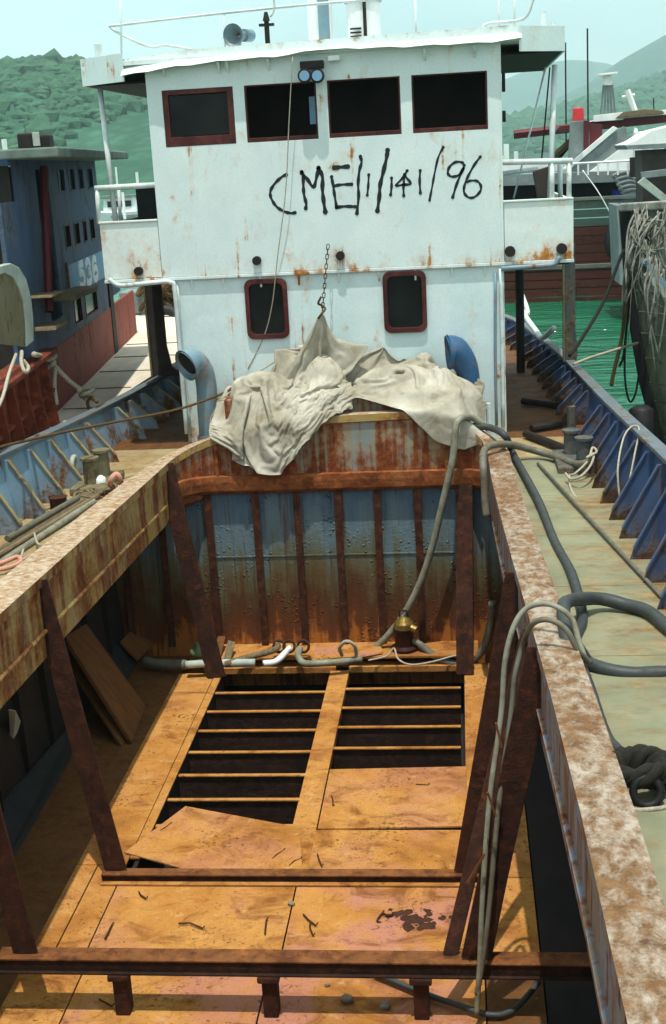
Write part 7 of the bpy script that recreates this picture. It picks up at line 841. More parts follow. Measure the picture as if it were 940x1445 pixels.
-390,3909,258,6,-9,-4,5,7,-8,6,-3,-1,-2,0,-7,4,-3,-9,2,-6,-7,2,-8,4,5,8,-20,2,0,-5,3,2,-5,10,0,2,8,1,-6,9,6,-2,12,7,15,6,7,19,9,-1,1,9,0,4,9,0,3,10,-1,3,9,1,3,9,1,4,9,0,3,9,1,2,10,-1,1,9,1,3,10,-2,1,10,-2,0,10,-1,1,9,0,3,9,0,3,10,-2,1,10,-5,1,10,-4,-2,9,-4,-3,8,-5,-6,10,-4,-1,7,-6,-6,9,-4,-4,8,-5,6,5,-3,9,8,-3,7,4,-2,-9,8,1,-7,6,0,9,7,-2,-2,7,-2,-2,6,-1,-9,6,-2,-8,10,0,-3,10,2,-4,9,3,-4,9,2,-6,8,2,-6,8,1,-7,8,1,-6,2,-2,-9,8,4,4,7,2,-7,3,5,-7,9,-2,-5,3,7,-6,
-399,3923,259,1,-1,-4,8,6,-4,14,-16,-9,4,0,-3,-1,-6,-6,2,-10,7,5,-4,-8,3,1,-9,1,8,-21,8,1,1,-4,1,-7,6,-5,-11,7,4,7,19,11,15,13,15,15,9,-1,5,9,0,3,10,-1,3,9,0,3,9,1,3,10,0,2,9,0,1,10,-1,-1,10,0,1,9,-1,3,9,1,3,10,-2,0,10,-2,0,9,-2,1,9,1,4,9,-5,-1,10,-2,2,10,-2,4,7,-5,-6,10,-3,-3,8,-5,-5,9,-5,-4,10,-4,-2,9,-5,5,7,-4,7,5,-1,9,9,-3,-4,-7,-4,-8,11,2,1,10,1,1,10,-1,-1,9,-4,-3,1,1,-11,6,-3,-8,10,3,-3,8,-2,-8,8,-1,-7,8,1,-6,9,0,-6,7,5,-5,7,4,-6,9,2,0,8,1,6,8,1,-6,8,1,-5,0,7,-7,
-405,3921,264,6,2,-5,1,5,-7,12,-2,-6,2,-3,-8,8,-8,-4,9,-5,0,1,-5,-3,3,-6,-5,2,4,-12,-9,4,-14,4,5,-2,11,-6,-3,8,-1,6,20,16,17,15,4,14,7,9,2,9,2,1,10,0,0,10,0,-1,10,-1,0,9,-1,0,10,0,1,10,-1,0,9,1,2,10,-1,2,9,0,3,9,0,4,10,-2,1,9,-3,-2,10,-2,0,10,-2,3,6,-2,8,11,-1,-1,9,-4,-3,6,-5,-7,10,-4,-4,9,-4,-2,10,-4,0,10,-4,3,8,-4,6,4,-2,9,9,-3,-4,-5,-4,-8,6,-5,-7,10,3,2,10,1,1,10,-4,-3,10,0,0,1,1,-11,4,0,-10,7,-3,-8,8,0,-6,10,2,-5,10,0,2,4,5,-9,9,-1,2,7,5,-4,9,3,-2,9,1,-3,10,-2,3,5,4,-7,
-417,3930,261,8,-3,0,3,1,-6,7,2,-11,10,-3,-6,2,0,-6,9,-8,-5,4,-4,-5,9,-7,3,-1,-1,-7,1,5,-8,-3,6,-2,30,12,12,11,-5,12,10,1,5,7,9,1,9,-2,6,8,7,-1,8,4,-2,10,0,-2,9,0,-2,9,0,-2,10,-1,0,8,-1,5,10,1,0,10,0,0,10,-1,0,10,-1,0,9,-2,2,10,-2,2,9,-2,3,10,-2,-2,5,-1,9,8,-5,-5,10,-2,0,8,-4,-5,10,-3,-2,10,-4,-3,10,-4,1,9,-4,2,9,-4,4,4,-1,9,9,-4,-5,0,-5,-9,-3,-5,-8,11,0,-2,10,2,2,10,-3,-2,11,2,4,10,-2,-4,4,0,-11,-1,0,-11,8,0,-8,9,-3,5,7,3,-7,9,5,-2,10,-1,0,8,-6,0,9,4,-1,6,7,-4,9,1,-1,9,-4,-2,
-421,3931,276,0,0,-8,6,7,-8,8,0,-15,10,-4,-7,7,1,-4,7,-4,-7,6,-4,-7,8,-4,-2,2,-8,-1,8,-7,5,24,17,12,4,10,3,9,1,3,9,1,2,9,-2,7,7,8,1,10,-3,3,5,8,-3,8,4,-5,9,0,-3,9,1,-4,9,0,-1,8,-2,6,9,-1,3,10,-2,2,10,-2,0,9,2,-1,10,0,-1,10,-1,-1,10,-3,1,10,-2,0,9,-4,3,7,-5,6,5,1,-9,10,-3,-3,9,-3,-2,10,-4,-2,10,-4,2,9,-3,2,6,-6,7,9,0,4,7,-3,-7,-1,-5,-8,-3,-6,-8,9,-2,-5,10,0,-1,12,0,0,11,0,2,11,1,3,-2,-2,-11,7,2,-8,9,-1,-8,7,-4,8,7,3,-8,10,-1,3,8,-6,0,10,-1,0,4,7,-4,10,1,-1,9,-2,-2,7,5,-4,
-420,3924,282,3,2,-6,6,1,-6,14,3,-8,3,4,-14,4,-1,-5,10,-5,-4,6,-4,-10,2,-1,-5,4,-8,2,26,13,13,12,0,7,8,4,-1,6,10,2,8,-3,7,8,7,1,9,-3,6,7,6,-1,9,0,-2,3,8,-4,9,1,-4,9,0,-4,8,3,-5,10,-1,-1,8,-1,4,9,-2,5,8,-3,4,10,-3,3,9,-1,-1,10,-1,-1,10,2,-3,10,-1,0,10,-3,-1,5,-5,8,9,-2,-5,6,-8,0,10,-1,-3,10,-4,-2,9,3,-4,10,-3,2,4,-7,7,10,1,-3,7,-3,-6,-4,-6,-7,0,-5,-9,8,-2,-6,10,-1,-1,11,0,0,12,0,1,9,2,7,3,-2,-11,12,-2,-1,4,2,-11,8,-6,-2,10,2,6,4,-8,5,10,-1,-1,10,-2,1,6,7,-5,8,-2,-1,7,4,-5,5,6,-6,
-414,3909,288,-4,10,-1,6,2,-12,6,1,-3,15,6,-7,1,-8,-16,6,1,-5,9,1,-6,4,-3,-5,27,10,16,10,-1,3,5,9,0,8,5,1,10,-1,6,8,8,1,9,-3,7,8,7,0,8,-3,4,9,3,-4,1,8,-4,8,2,-5,8,2,-5,10,0,-3,8,3,-5,9,0,-4,9,-4,3,8,-2,5,8,-1,6,8,-3,5,9,-4,2,10,-2,-1,10,3,-3,10,-2,-2,10,-3,0,6,-6,5,9,-4,-4,5,-9,3,10,-1,-2,10,2,-4,8,4,-5,7,-5,6,4,-2,-10,9,-1,-4,-5,-6,-6,1,-4,-9,10,-3,0,8,-1,-7,11,0,-2,12,-1,1,8,2,9,8,-1,-9,11,-2,2,9,-4,-7,9,-2,-7,-2,-3,10,10,-2,3,10,-3,2,7,-1,-2,7,-1,0,6,5,-6,3,2,-9,5,3,-8,
-409,3898,283,-2,6,-1,2,11,0,4,-2,-10,5,4,-2,5,5,-7,13,-5,-10,5,-1,-3,3,6,-3,29,9,11,11,4,2,10,2,2,9,6,1,7,8,1,11,-2,8,8,8,1,9,-3,6,8,5,-2,9,-3,-1,0,9,-4,7,3,-6,8,2,-6,7,3,-5,10,-1,-2,9,1,-4,8,1,-6,9,-4,1,9,-3,5,7,-2,6,8,-2,7,8,-4,5,9,-3,1,10,2,-4,10,-1,-2,10,-4,0,8,-6,2,5,-9,2,5,2,-9,10,0,2,10,-1,0,10,2,-3,4,-2,-8,5,-1,-9,-6,-6,-6,4,-4,-8,9,-3,4,7,0,-9,11,-1,-4,11,-1,-2,7,2,9,12,-1,-4,11,-3,-2,12,-3,-3,-2,-6,-10,8,0,9,9,-2,4,5,-8,-4,10,3,2,2,-8,-4,5,8,-1,6,5,-6,1,-6,-8,
-403,3886,275,-1,9,4,4,6,0,2,3,-6,5,4,2,-4,2,-7,7,3,-4,3,1,-5,31,16,9,12,4,0,11,5,1,10,4,2,11,4,2,10,5,3,8,7,0,10,-1,8,10,7,1,9,-2,3,8,-1,-3,-1,7,-5,6,4,-7,5,4,-6,8,3,-6,9,1,-4,9,1,-4,9,-2,-3,9,-1,-4,9,-3,0,9,-4,3,8,-3,6,6,-2,8,8,-2,7,8,-5,3,10,1,-3,6,-8,1,10,-4,1,9,-3,1,2,2,-10,8,1,-5,9,-4,-4,9,5,1,7,-1,-8,4,-2,-9,-5,-5,-7,7,-3,-6,7,-4,6,10,-2,-4,7,1,-9,12,-2,1,12,0,-2,4,-10,-6,12,-1,-4,12,4,1,5,-6,-9,8,-7,4,7,4,7,3,-8,-5,10,-2,0,-3,-9,1,8,4,-3,3,8,-5,7,3,-6,
-397,3874,259,1,6,5,2,9,6,2,6,-2,4,5,-1,-4,3,-4,3,7,6,-4,5,-2,36,19,8,11,6,2,12,4,1,11,4,1,11,4,2,12,5,3,11,4,4,10,7,2,13,2,8,7,3,-3,9,-5,-1,-2,6,-6,6,1,-8,3,7,-6,7,4,-5,8,2,-5,9,1,-5,9,0,-4,9,-2,-4,9,-2,-3,9,-4,0,9,-5,3,8,-3,5,7,-3,7,6,-1,9,7,-4,7,8,-7,0,9,1,-6,9,-4,4,6,0,-9,7,-8,0,2,7,-8,4,-2,-10,7,1,-6,8,3,-6,-2,-4,-9,9,-2,-3,7,-4,7,10,-4,-1,9,0,-7,9,0,-8,9,-3,-7,4,-10,-7,12,-3,-4,13,0,0,13,1,-1,5,-11,-2,5,6,7,8,-7,0,4,-7,-7,-5,-9,2,9,-3,-3,4,8,-4,2,9,-4,
-396,3870,251,5,7,2,5,4,5,3,10,2,-1,6,2,0,5,0,-3,5,0,29,16,11,7,5,9,10,7,2,9,6,3,10,6,2,11,6,2,11,6,2,12,6,3,13,6,5,18,6,8,7,0,-2,7,0,-2,-2,0,-11,-2,5,-7,7,5,-5,8,1,-5,9,-1,-5,7,-3,-5,7,5,-3,10,1,-4,8,-5,-3,9,3,-3,9,-2,-3,9,-5,2,8,-4,6,8,-4,6,6,-3,7,7,-3,8,8,-6,3,8,3,-6,9,-3,-3,6,-8,2,5,1,-9,-1,5,-9,2,3,-9,4,1,-10,7,-1,-7,8,-5,1,10,-1,-2,6,-6,-6,0,-10,-5,9,3,-8,10,-1,-8,12,-3,-3,12,-3,-4,12,-3,-6,9,-10,0,12,-1,-3,7,5,8,7,-8,-1,-5,-8,-4,0,-10,-2,7,-7,-1,8,5,-4,1,9,-4,
-395,3866,243,4,4,3,9,8,1,1,10,8,5,12,1,-4,7,-1,4,4,-1,25,12,13,8,4,5,9,4,5,9,4,5,9,4,5,9,6,4,10,5,5,11,6,4,11,6,4,9,6,2,10,0,2,3,11,2,1,4,-11,8,4,-4,9,0,-4,7,-3,-6,8,-2,-5,8,-3,-5,3,1,-10,9,4,2,9,2,0,10,1,-3,7,-6,-5,9,6,1,10,-1,-1,9,-4,4,8,-4,6,7,-4,5,7,-4,7,8,-6,5,7,-2,-2,7,-2,-1,4,2,-9,4,2,-10,3,3,-9,0,4,-9,7,-5,-4,8,1,-7,4,-2,-9,4,-8,-7,4,-9,-6,3,-10,-7,11,-4,-5,12,-1,-5,12,0,-7,12,-3,-5,11,-7,-2,10,6,4,12,0,1,9,-6,-1,-4,-9,-3,-2,-10,-2,3,-9,-1,10,0,-3,4,8,-4,
-389,3867,232,-5,-1,10,8,7,3,7,11,6,4,9,2,-1,12,-1,4,5,-4,25,13,11,9,4,4,9,4,5,8,5,4,9,5,5,9,4,5,9,5,4,9,4,5,10,4,3,9,3,4,9,3,2,8,5,6,3,12,2,7,2,-5,5,-5,-7,5,-3,-8,6,-2,-7,7,-3,-7,8,0,-6,7,5,-5,10,2,-1,6,4,8,9,-4,-2,8,1,-7,9,3,5,8,7,3,8,-3,5,8,-5,6,7,-4,6,10,-3,-3,9,-1,5,2,-4,-10,10,3,1,3,3,-9,4,2,-9,4,2,-10,0,-2,-9,0,-5,-9,4,-6,-8,4,-6,-8,5,-6,-8,9,-5,-7,10,-6,-7,10,-5,-7,11,-6,-6,13,-5,-4,13,3,-2,13,0,1,12,0,0,11,-2,1,-2,-10,-3,-4,-9,-2,1,-10,-2,7,-7,-1,7,7,-4,
]),
(26, 34, [
-541,3828,202,15,5,0,4,7,1,5,6,-4,6,7,2,-3,-2,11,1,-5,-9,12,-2,1,8,12,6,7,4,8,6,-5,4,6,-3,4,9,-2,2,7,3,9,9,4,3,-2,-2,11,11,4,9,-7,6,3,-4,9,-1,8,-8,-5,8,-3,-1,2,-6,-8,4,-1,-7,5,-8,-3,6,2,-6,5,1,-11,6,0,-2,7,-3,-3,1,12,3,41,-30,-17,2,-4,-6,-4,7,-1,-7,4,3,-7,-5,3,
-549,3826,212,8,1,-11,8,13,0,10,8,0,7,10,6,4,-1,5,-5,-8,-4,8,-8,-5,5,11,1,9,10,8,12,-2,14,7,-1,12,7,-1,-8,7,2,14,6,0,5,4,5,18,9,-1,8,7,1,-8,-8,5,4,2,7,0,10,-7,-7,3,-6,-3,4,-2,-6,4,-4,-10,5,0,-8,3,-5,-8,6,-4,-6,5,5,0,0,11,-1,10,-7,-3,44,-33,-20,-5,4,-6,-7,10,3,-7,-3,0,
-554,3831,223,4,-2,-4,10,3,-12,6,8,2,11,12,-1,4,8,7,0,-5,2,-1,-10,-7,10,-1,1,3,9,-1,12,18,8,19,-4,29,4,-4,5,7,2,10,6,2,0,7,6,8,3,-2,9,14,-4,-4,-4,3,-5,3,10,9,5,-2,-6,3,-9,-1,7,-1,-10,5,-4,-2,2,-2,-10,4,-6,-10,2,1,-11,3,-2,0,12,8,-1,6,1,-4,21,-18,-19,16,-12,-8,5,9,-5,-5,5,2,
-551,3838,228,0,-1,-2,8,-4,-7,-2,3,-14,14,15,1,10,12,2,9,-1,9,-2,-10,2,-8,-14,-6,10,6,4,19,25,19,15,6,18,7,0,11,9,4,6,3,-1,7,6,1,5,7,3,-2,5,-7,3,6,-1,1,5,5,0,2,3,-6,3,-8,0,6,-1,-8,5,-4,-5,2,0,-9,3,-1,-7,4,-7,-9,3,-3,-10,16,1,-2,4,8,2,4,-4,-14,30,-25,-17,10,-10,-5,-3,10,-1,
-561,3838,232,4,3,-3,11,2,-3,2,-4,-11,2,6,-5,3,10,-4,22,13,8,4,-7,10,-9,-11,-2,9,1,5,28,21,26,2,13,7,7,-6,6,10,1,10,2,16,7,6,4,2,10,4,2,2,-11,4,6,-3,-1,4,8,-4,10,-10,2,5,-3,-4,3,-4,-7,5,1,-1,3,-3,-9,4,-14,-8,3,0,-9,4,-3,-8,7,1,-9,5,5,1,3,5,-4,8,-3,-7,35,-30,-22,4,-5,-5,
-567,3840,241,5,1,-2,8,5,-10,8,4,-6,9,2,4,-1,1,-12,9,14,3,12,-2,5,-8,-6,1,11,3,10,20,10,14,8,6,11,5,7,9,10,4,7,7,0,9,4,6,6,4,11,-1,5,-5,4,9,4,-1,7,-8,0,1,8,-3,5,0,-4,8,-2,3,5,-10,-5,9,-6,-10,3,-11,-5,5,-2,-5,4,-8,-17,7,1,2,-2,3,-8,6,4,-4,7,-1,-3,10,-11,-5,13,-5,-11,
-569,3854,245,1,-5,-3,6,-1,-6,11,1,-3,9,10,-2,7,8,-1,10,9,1,13,6,-12,-5,-10,2,-6,0,7,17,-3,42,22,1,-2,9,8,11,5,4,4,2,6,6,10,1,17,3,13,-5,12,13,-9,1,-21,33,7,-2,-2,6,6,-16,-10,20,-21,11,-3,3,7,-1,-5,9,-13,-1,4,-18,-1,9,-3,-9,6,-3,-12,5,-1,-8,-1,-1,-7,7,-3,-6,2,13,-6,7,-7,-8,4,-5,0,
-581,3861,249,4,-4,-2,5,-3,-8,8,0,-3,13,2,-15,10,15,4,7,7,7,10,5,3,16,1,-5,9,-5,14,11,0,24,-7,-8,21,12,-1,9,10,6,10,7,6,9,5,5,10,9,4,4,6,7,4,8,-3,4,7,-6,-3,3,6,-6,-2,15,-13,-2,16,-22,8,-1,-6,6,-14,3,7,-17,-4,11,-7,-10,3,0,-7,11,-3,-11,1,-1,-8,3,-5,-6,4,7,-8,5,0,-6,6,1,-5,
-594,3862,250,9,0,-3,8,1,-5,8,-4,-2,-2,-2,-21,8,7,0,20,7,13,20,7,22,6,6,-15,20,1,28,11,3,5,1,-11,23,3,-4,16,8,8,8,9,0,12,8,-1,8,6,6,7,6,6,5,9,1,3,8,-5,-3,3,6,-6,2,6,-9,5,2,-11,-3,22,-22,5,-5,-14,4,-10,1,9,-12,-10,4,-4,-6,8,0,-5,9,-3,-10,-1,1,-11,4,-1,-6,13,-5,1,11,4,-3,
-597,3870,256,4,-2,-8,13,3,-8,2,-6,-9,10,-3,0,18,12,15,16,6,6,9,-6,15,11,7,3,10,-5,10,10,3,12,5,1,14,10,1,14,9,-6,11,4,7,12,10,2,10,8,-3,7,6,6,6,8,3,3,9,-3,-3,3,5,-7,2,6,-9,3,4,-11,5,3,-11,4,1,-23,1,0,-12,5,2,-18,7,-12,2,1,3,-5,10,-3,-9,8,3,-15,10,1,-2,7,-8,3,19,-3,1,
-580,3875,278,4,-1,-8,-9,2,-31,11,-1,-2,18,1,23,12,3,5,11,-1,3,11,5,5,10,-5,8,11,5,8,4,-7,14,9,-3,14,10,0,13,9,4,12,11,-1,11,2,5,13,9,3,10,9,-3,5,7,5,4,8,-1,-3,3,6,-9,3,7,-10,4,1,-13,2,-1,-13,4,1,-12,6,-1,-12,-1,4,-30,11,-6,5,15,4,5,9,-2,-9,11,0,-17,7,3,-3,9,-3,-3,7,-8,0,
-579,3885,282,8,-7,0,0,7,-6,8,-2,-1,10,0,0,9,1,0,12,0,2,10,-4,7,11,5,6,8,-3,11,13,3,10,5,-4,13,7,-2,16,7,-4,13,12,-1,12,10,1,11,3,6,12,10,1,10,9,1,3,7,0,-4,2,8,-9,6,2,-13,-2,-3,-15,3,3,-13,6,1,-12,6,1,-11,5,4,-12,10,-3,-5,11,-1,-5,10,2,-9,9,2,-9,12,-1,-6,8,5,-7,7,-11,0,
-579,3890,291,5,-9,1,4,8,-4,8,-3,-1,9,2,-1,10,1,-1,12,2,-1,12,-2,6,7,-3,10,12,2,7,8,-2,13,13,2,10,8,-3,13,5,-2,16,6,-3,16,7,-4,14,11,-2,13,9,6,13,9,-1,4,7,2,-4,3,5,-15,1,-1,-16,3,1,-14,3,4,-13,5,3,-13,5,5,-11,8,1,-11,10,2,-8,11,1,-7,11,-1,-6,10,1,-8,12,-1,-7,9,2,-5,7,-7,-2,
-579,3894,300,2,-9,3,7,7,-2,9,-2,-1,9,2,-3,9,2,-2,13,2,-2,12,2,0,9,-3,10,7,-1,11,10,-1,11,9,-2,12,10,0,13,11,-1,13,7,-2,15,6,-3,17,7,-3,17,12,-5,20,9,0,6,9,0,-7,3,4,-21,2,2,-16,2,4,-16,3,5,-13,5,4,-13,7,2,-12,7,2,-11,11,0,-8,10,3,-6,11,1,-7,11,0,-6,12,0,-6,9,2,-6,7,-6,-3,
-579,3898,309,0,-8,5,9,4,-1,9,-1,-1,10,3,-4,10,2,-4,12,5,-4,13,-1,2,13,1,0,5,0,12,6,-1,12,8,-1,13,8,-2,13,8,-1,14,9,-2,14,9,-2,14,7,-4,13,8,-3,12,9,0,5,9,0,-5,6,4,-11,5,2,-14,6,1,-12,6,1,-13,6,1,-12,6,1,-12,8,2,-10,8,6,-8,11,-2,-5,10,3,-7,12,0,-6,12,1,-5,9,1,-4,8,-4,-4,
-576,3902,318,-5,-6,8,10,0,-1,9,0,1,12,5,-11,13,3,-5,14,2,-1,10,3,-11,11,3,8,0,-1,11,11,1,8,8,-1,12,7,-2,13,9,-2,13,7,-1,13,7,-3,12,6,-3,11,7,-2,9,9,-1,3,9,0,-5,6,0,-9,8,5,-8,7,2,-10,5,1,-12,6,1,-12,7,1,-10,12,0,-6,12,-1,-5,10,3,-7,11,-2,-4,12,2,-6,12,0,-4,10,1,-4,8,-2,-3,
-570,3909,318,3,-6,9,7,0,-8,10,0,4,11,2,-5,6,8,-11,13,1,-5,22,9,-5,17,-3,2,-17,-2,13,6,4,10,4,-3,13,11,-2,10,7,0,12,7,-1,13,7,-3,10,5,-3,11,7,-2,7,9,-1,1,8,-1,-5,7,-1,-8,8,2,-8,8,6,-6,11,2,-6,8,0,-9,6,2,-11,12,-2,-3,12,-1,-4,12,-1,-5,12,-1,-5,12,-2,-4,13,2,-4,9,0,-2,9,-1,-3,
-560,3914,316,2,0,10,7,-2,-7,12,-1,2,5,6,-10,12,-1,-2,6,7,-12,42,17,-22,15,-6,6,-9,-1,13,-6,4,2,-12,-10,31,3,-2,14,8,1,12,8,0,9,6,-3,10,5,-2,10,8,-2,5,9,-3,0,8,-1,-5,7,-3,-7,8,2,-7,9,3,-6,10,4,-5,10,4,-6,11,2,-5,12,-2,-5,11,-1,-5,13,-1,-4,13,-2,-2,13,-3,0,15,-3,-2,10,0,0,9,0,-1,
-551,3920,314,3,1,10,7,-5,-1,6,6,-9,12,-1,1,9,4,-8,7,10,-11,31,22,-22,9,-11,3,4,-7,9,0,1,8,-13,0,19,-5,-6,22,2,2,12,10,0,7,3,-2,10,7,-1,9,8,-5,3,8,-3,-2,9,-2,-4,7,-3,-7,8,1,-7,10,1,-5,10,2,-5,10,2,-6,11,1,-5,11,0,-5,12,1,-4,12,-4,-4,12,-5,-1,12,0,-1,10,0,4,11,1,0,7,-1,-3,
-543,3927,312,4,0,9,10,-4,3,4,4,-8,7,5,-8,21,0,1,32,24,-21,-3,2,-7,5,-6,-4,-11,-9,9,2,2,8,-5,4,24,-4,0,6,-1,3,13,8,0,3,3,-7,16,9,-2,6,7,-7,1,9,-3,-1,8,-2,-4,8,-2,-6,8,-1,-7,10,-1,-5,10,1,-5,10,2,-5,11,0,-5,11,2,-5,11,-5,-4,11,-5,-3,11,3,2,11,1,6,10,1,0,9,-5,-3,7,-1,-3,
-535,3934,310,4,-1,7,9,-2,7,10,-2,-6,9,12,-6,34,21,-11,5,-3,-5,0,0,-9,-7,-9,-1,6,-5,2,-5,1,11,-3,10,6,-8,12,4,-6,6,2,6,-12,13,0,12,8,13,-14,12,9,-16,8,9,-2,-2,10,-2,-4,7,-4,-6,8,0,-7,11,0,-2,9,-2,-7,10,0,-5,10,1,-4,10,-5,-4,11,-3,-5,10,4,6,11,2,6,10,0,-2,9,-5,-1,8,-6,-2,7,2,-4,
-527,3940,308,3,1,9,8,-2,2,22,2,-1,12,7,-8,16,16,-4,2,-3,-4,-3,3,-8,-6,-6,-9,-2,-7,7,11,-1,1,-4,6,9,-10,9,2,-2,13,-4,-6,12,6,-3,1,11,16,-29,12,9,-5,7,9,-9,-1,13,2,-5,-1,-10,-12,5,5,-10,12,-8,10,7,4,-7,19,-2,-2,9,-5,-4,11,0,-3,9,2,7,11,4,4,11,-2,-3,9,-5,0,7,-6,0,8,-4,-3,8,5,-3,
-520,3948,307,4,-2,8,5,1,11,26,3,-1,8,7,-12,15,12,-2,0,-1,-6,-10,-1,-2,-7,-1,-11,2,-2,-8,3,-7,8,-1,4,6,-4,3,2,-1,20,2,-7,4,2,0,9,18,9,-14,10,9,-26,-12,4,3,-3,8,-11,4,6,-3,-9,4,-1,-10,14,3,2,4,-1,1,1,1,-15,29,-6,11,12,0,5,11,4,0,10,-4,-1,10,-4,-1,7,-7,2,8,-6,-1,9,4,-3,8,4,-3,
-519,3958,309,7,-5,2,8,-2,5,24,13,4,5,1,-6,8,2,2,-1,2,-1,-4,-2,-6,-5,7,-13,-4,-5,-9,9,2,-3,0,9,11,-2,9,8,-4,-6,-5,-8,1,0,3,14,6,3,-7,18,5,-16,0,2,-15,-11,11,-4,0,6,-6,-8,9,-2,-8,8,-4,4,5,4,-3,0,8,-11,12,-3,4,29,-7,9,11,-2,1,9,-4,-1,8,-6,3,8,-6,-1,10,3,-1,9,2,-3,7,7,0,
-513,3968,306,5,-6,8,3,-4,9,16,18,-6,9,15,2,0,-15,6,3,0,-1,4,-4,-11,-4,-3,-2,-8,9,-8,5,-2,-15,4,8,3,0,13,5,-8,-4,-6,0,-10,2,1,9,7,5,-3,13,-1,-8,7,3,-16,-1,10,-5,-9,7,0,-11,8,-4,2,10,-1,-2,4,-3,-7,2,-4,-11,8,3,0,8,8,0,29,-17,12,9,-6,4,9,-4,-1,10,2,-1,10,1,-3,8,5,-1,8,7,1,
-516,3974,311,5,-4,7,-3,-8,7,8,14,1,7,19,-4,18,-6,5,1,-8,-1,2,-7,-9,-1,-2,-3,-3,3,-4,-3,1,-16,8,2,-11,3,6,1,-6,1,-4,-6,-7,1,-1,9,12,8,4,12,-1,-9,13,4,-17,0,8,-5,-9,9,3,1,5,3,-11,3,-6,-9,6,-3,-7,8,-4,-4,8,0,-2,5,2,-1,29,-19,14,10,-2,-2,10,3,-1,10,0,-2,8,6,1,9,0,-4,8,6,0,
]),
]
def sheet_mesh(ny, nx, steps):
    q = np.array(steps, float).reshape(ny, nx, 3).cumsum(1) / 250
    return B().add([tuple(map(float, p)) for p in q.reshape(-1, 3)], [(j * nx + i, j * nx + i + 1, (j + 1) * nx + i + 1, (j + 1) * nx + i) for j in range(ny - 1) for i in range(nx - 1)])
# ================================================================== things lying on the boat
tp = thing('tarpaulin', (-1.6, 15.4, .6), 'crumpled cream canvas tarpaulin hung from a chain and draped over the end of the hold', 'tarpaulin')
for args in TARP:
    o = sheet_mesh(*args).build('canvas_sheet', 'canvas', tp, smooth=True)
    mo = o.modifiers.new('thick', 'SOLIDIFY'); mo.thickness = .005; mo = o.modifiers.new('smooth', 'SUBSURF'); mo.levels = mo.render_levels = 2
# sling: chain of links up to the bridge edge
top = at(463, 346, Y=15.85); foot = Vector((-1.68, 15.5, 1.73)); ch = None
sl = thing('sling_chain', tuple(foot), 'thin rusty chain holding up the peak of the canvas tarpaulin', 'chain')
nL = 14
for i in range(nL):
    a = foot.lerp(top, i / nL); c = foot.lerp(top, (i + 1.25) / nL); mid = (a + c) / 2; d = (c - a) / 2; sdv = Vector((.016, 0, 0)) if i % 2 else Vector((0, .016, 0))
    B().tube([a, a + d * .3 + sdv, c - d * .3 + sdv, c, c - d * .3 - sdv, a + d * .3 - sdv, a], .006, 5, cap=False).build('link', 'nail', sl)
ropes([foot + Vector((-.05, -.02, -.06)), foot + Vector((.0, -.05, .0)), foot + Vector((.04, 0, .05)), foot + Vector((0, .03, .09)), foot + Vector((-.04, 0, .12)), foot + Vector((0, -.02, .2))], .014, 'cordbrown', 'lashing', 'brown rope lashing knotted round the tarpaulin peak under the chain', 'rope')
# lines in the air
ropes([at(413, 80, Y=15.8), at(408, 170, Y=15.82), at(403, 270, Y=15.85), at(392, 360, Y=15.9), at(384, 430, Y=15.95), at(372, 476, Y=15.98), at(350, 520, Y=15.98)], .007, 'cord', 'signal_line', 'thin pale line hanging from the roof edge across the front and a round cornered window', 'rope', 5)
lp_ = [at(-60, 652, Y=11.5), at(0, 631, Y=12.2), at(80, 612, Y=13.2), at(160, 596, Y=14.2), at(250, 578, Y=15.0), at(312, 556, Y=15.4), at(350, 536, Y=15.5)]
ropes(lp_, .016, 'cordbrown', 'mooring_line', 'brown line stretched over the pale bulwark to the tarpaulin end', 'rope')
ropes([at(296, 606, Y=15.3), at(300, 585, Y=15.35), at(322, 556, Y=15.4), at(360, 528, Y=15.6), at(400, 503, Y=15.7)], .010, 'cord', 'lashing', 'thin cream lashing running from the grey ventilator up to the canvas', 'rope', 6)
# hoses
sag = lambda pts: pts
ropes([at(690, 604, Y=14.95), at(668, 590, Y=14.9), at(655, 588, Y=14.8), at(645, 600, Y=14.65), at(639, 640, Y=14.6), at(630, 690, Y=14.62), at(612, 765, Y=14.65), at(588, 832, Y=14.7), at(562, 880, Y=14.72), at(530, 912, Y=14.75), at(496, 928, Y=14.76), at(462, 936, Y=14.76), at(436, 936, Y=14.8)], .042, 'hosel', 'discharge_hose', 'thick pale hose hanging from the tarpaulin down to the pipes on the ledge', 'hose', 10, 'hoses')
ropes([at(655, 602, Y=14.9), at(690, 603, Y=14.9), at(712, 615, Y=14.6), at(725, 640, Z=.07), at(748, 686, Z=.08), at(770, 730, Z=.09), at(788, 775, Z=.10), at(806, 812, Z=.14), at(819, 845, Z=.16), at(820, 875, Z=.17), at(812, 905, Z=.19), at(824, 950, Z=.22), at(838, 1000, Z=.26), at(858, 1042, Z=.28), at(884, 1076, Z=.30)], .042, 'hosed', 'deck_hose', 'long dark hose winding along the green deck beside the rusty hold rim', 'hose', 10, 'hoses')
ropes([at(806, 925, Z=.30), at(797, 890, Z=.42), at(795, 862, Z=.44), at(806, 848, Z=.36), at(835, 845, Z=.26), at(872, 849, Z=.22), at(905, 860, Z=.20), at(935, 880, Z=.20), at(975, 915, Z=.20), at(985, 945, Z=.2), at(945, 951, Z=.19), at(900, 951, Z=.19), at(860, 946, Z=.20), at(833, 936, Z=.22), at(815, 920, Z=.30), at(804, 895, Z=.40)], .05, 'hosed', 'looped_hose', 'thick dark hose lying in a wide loop on the green deck', 'hose', 10, 'hoses')
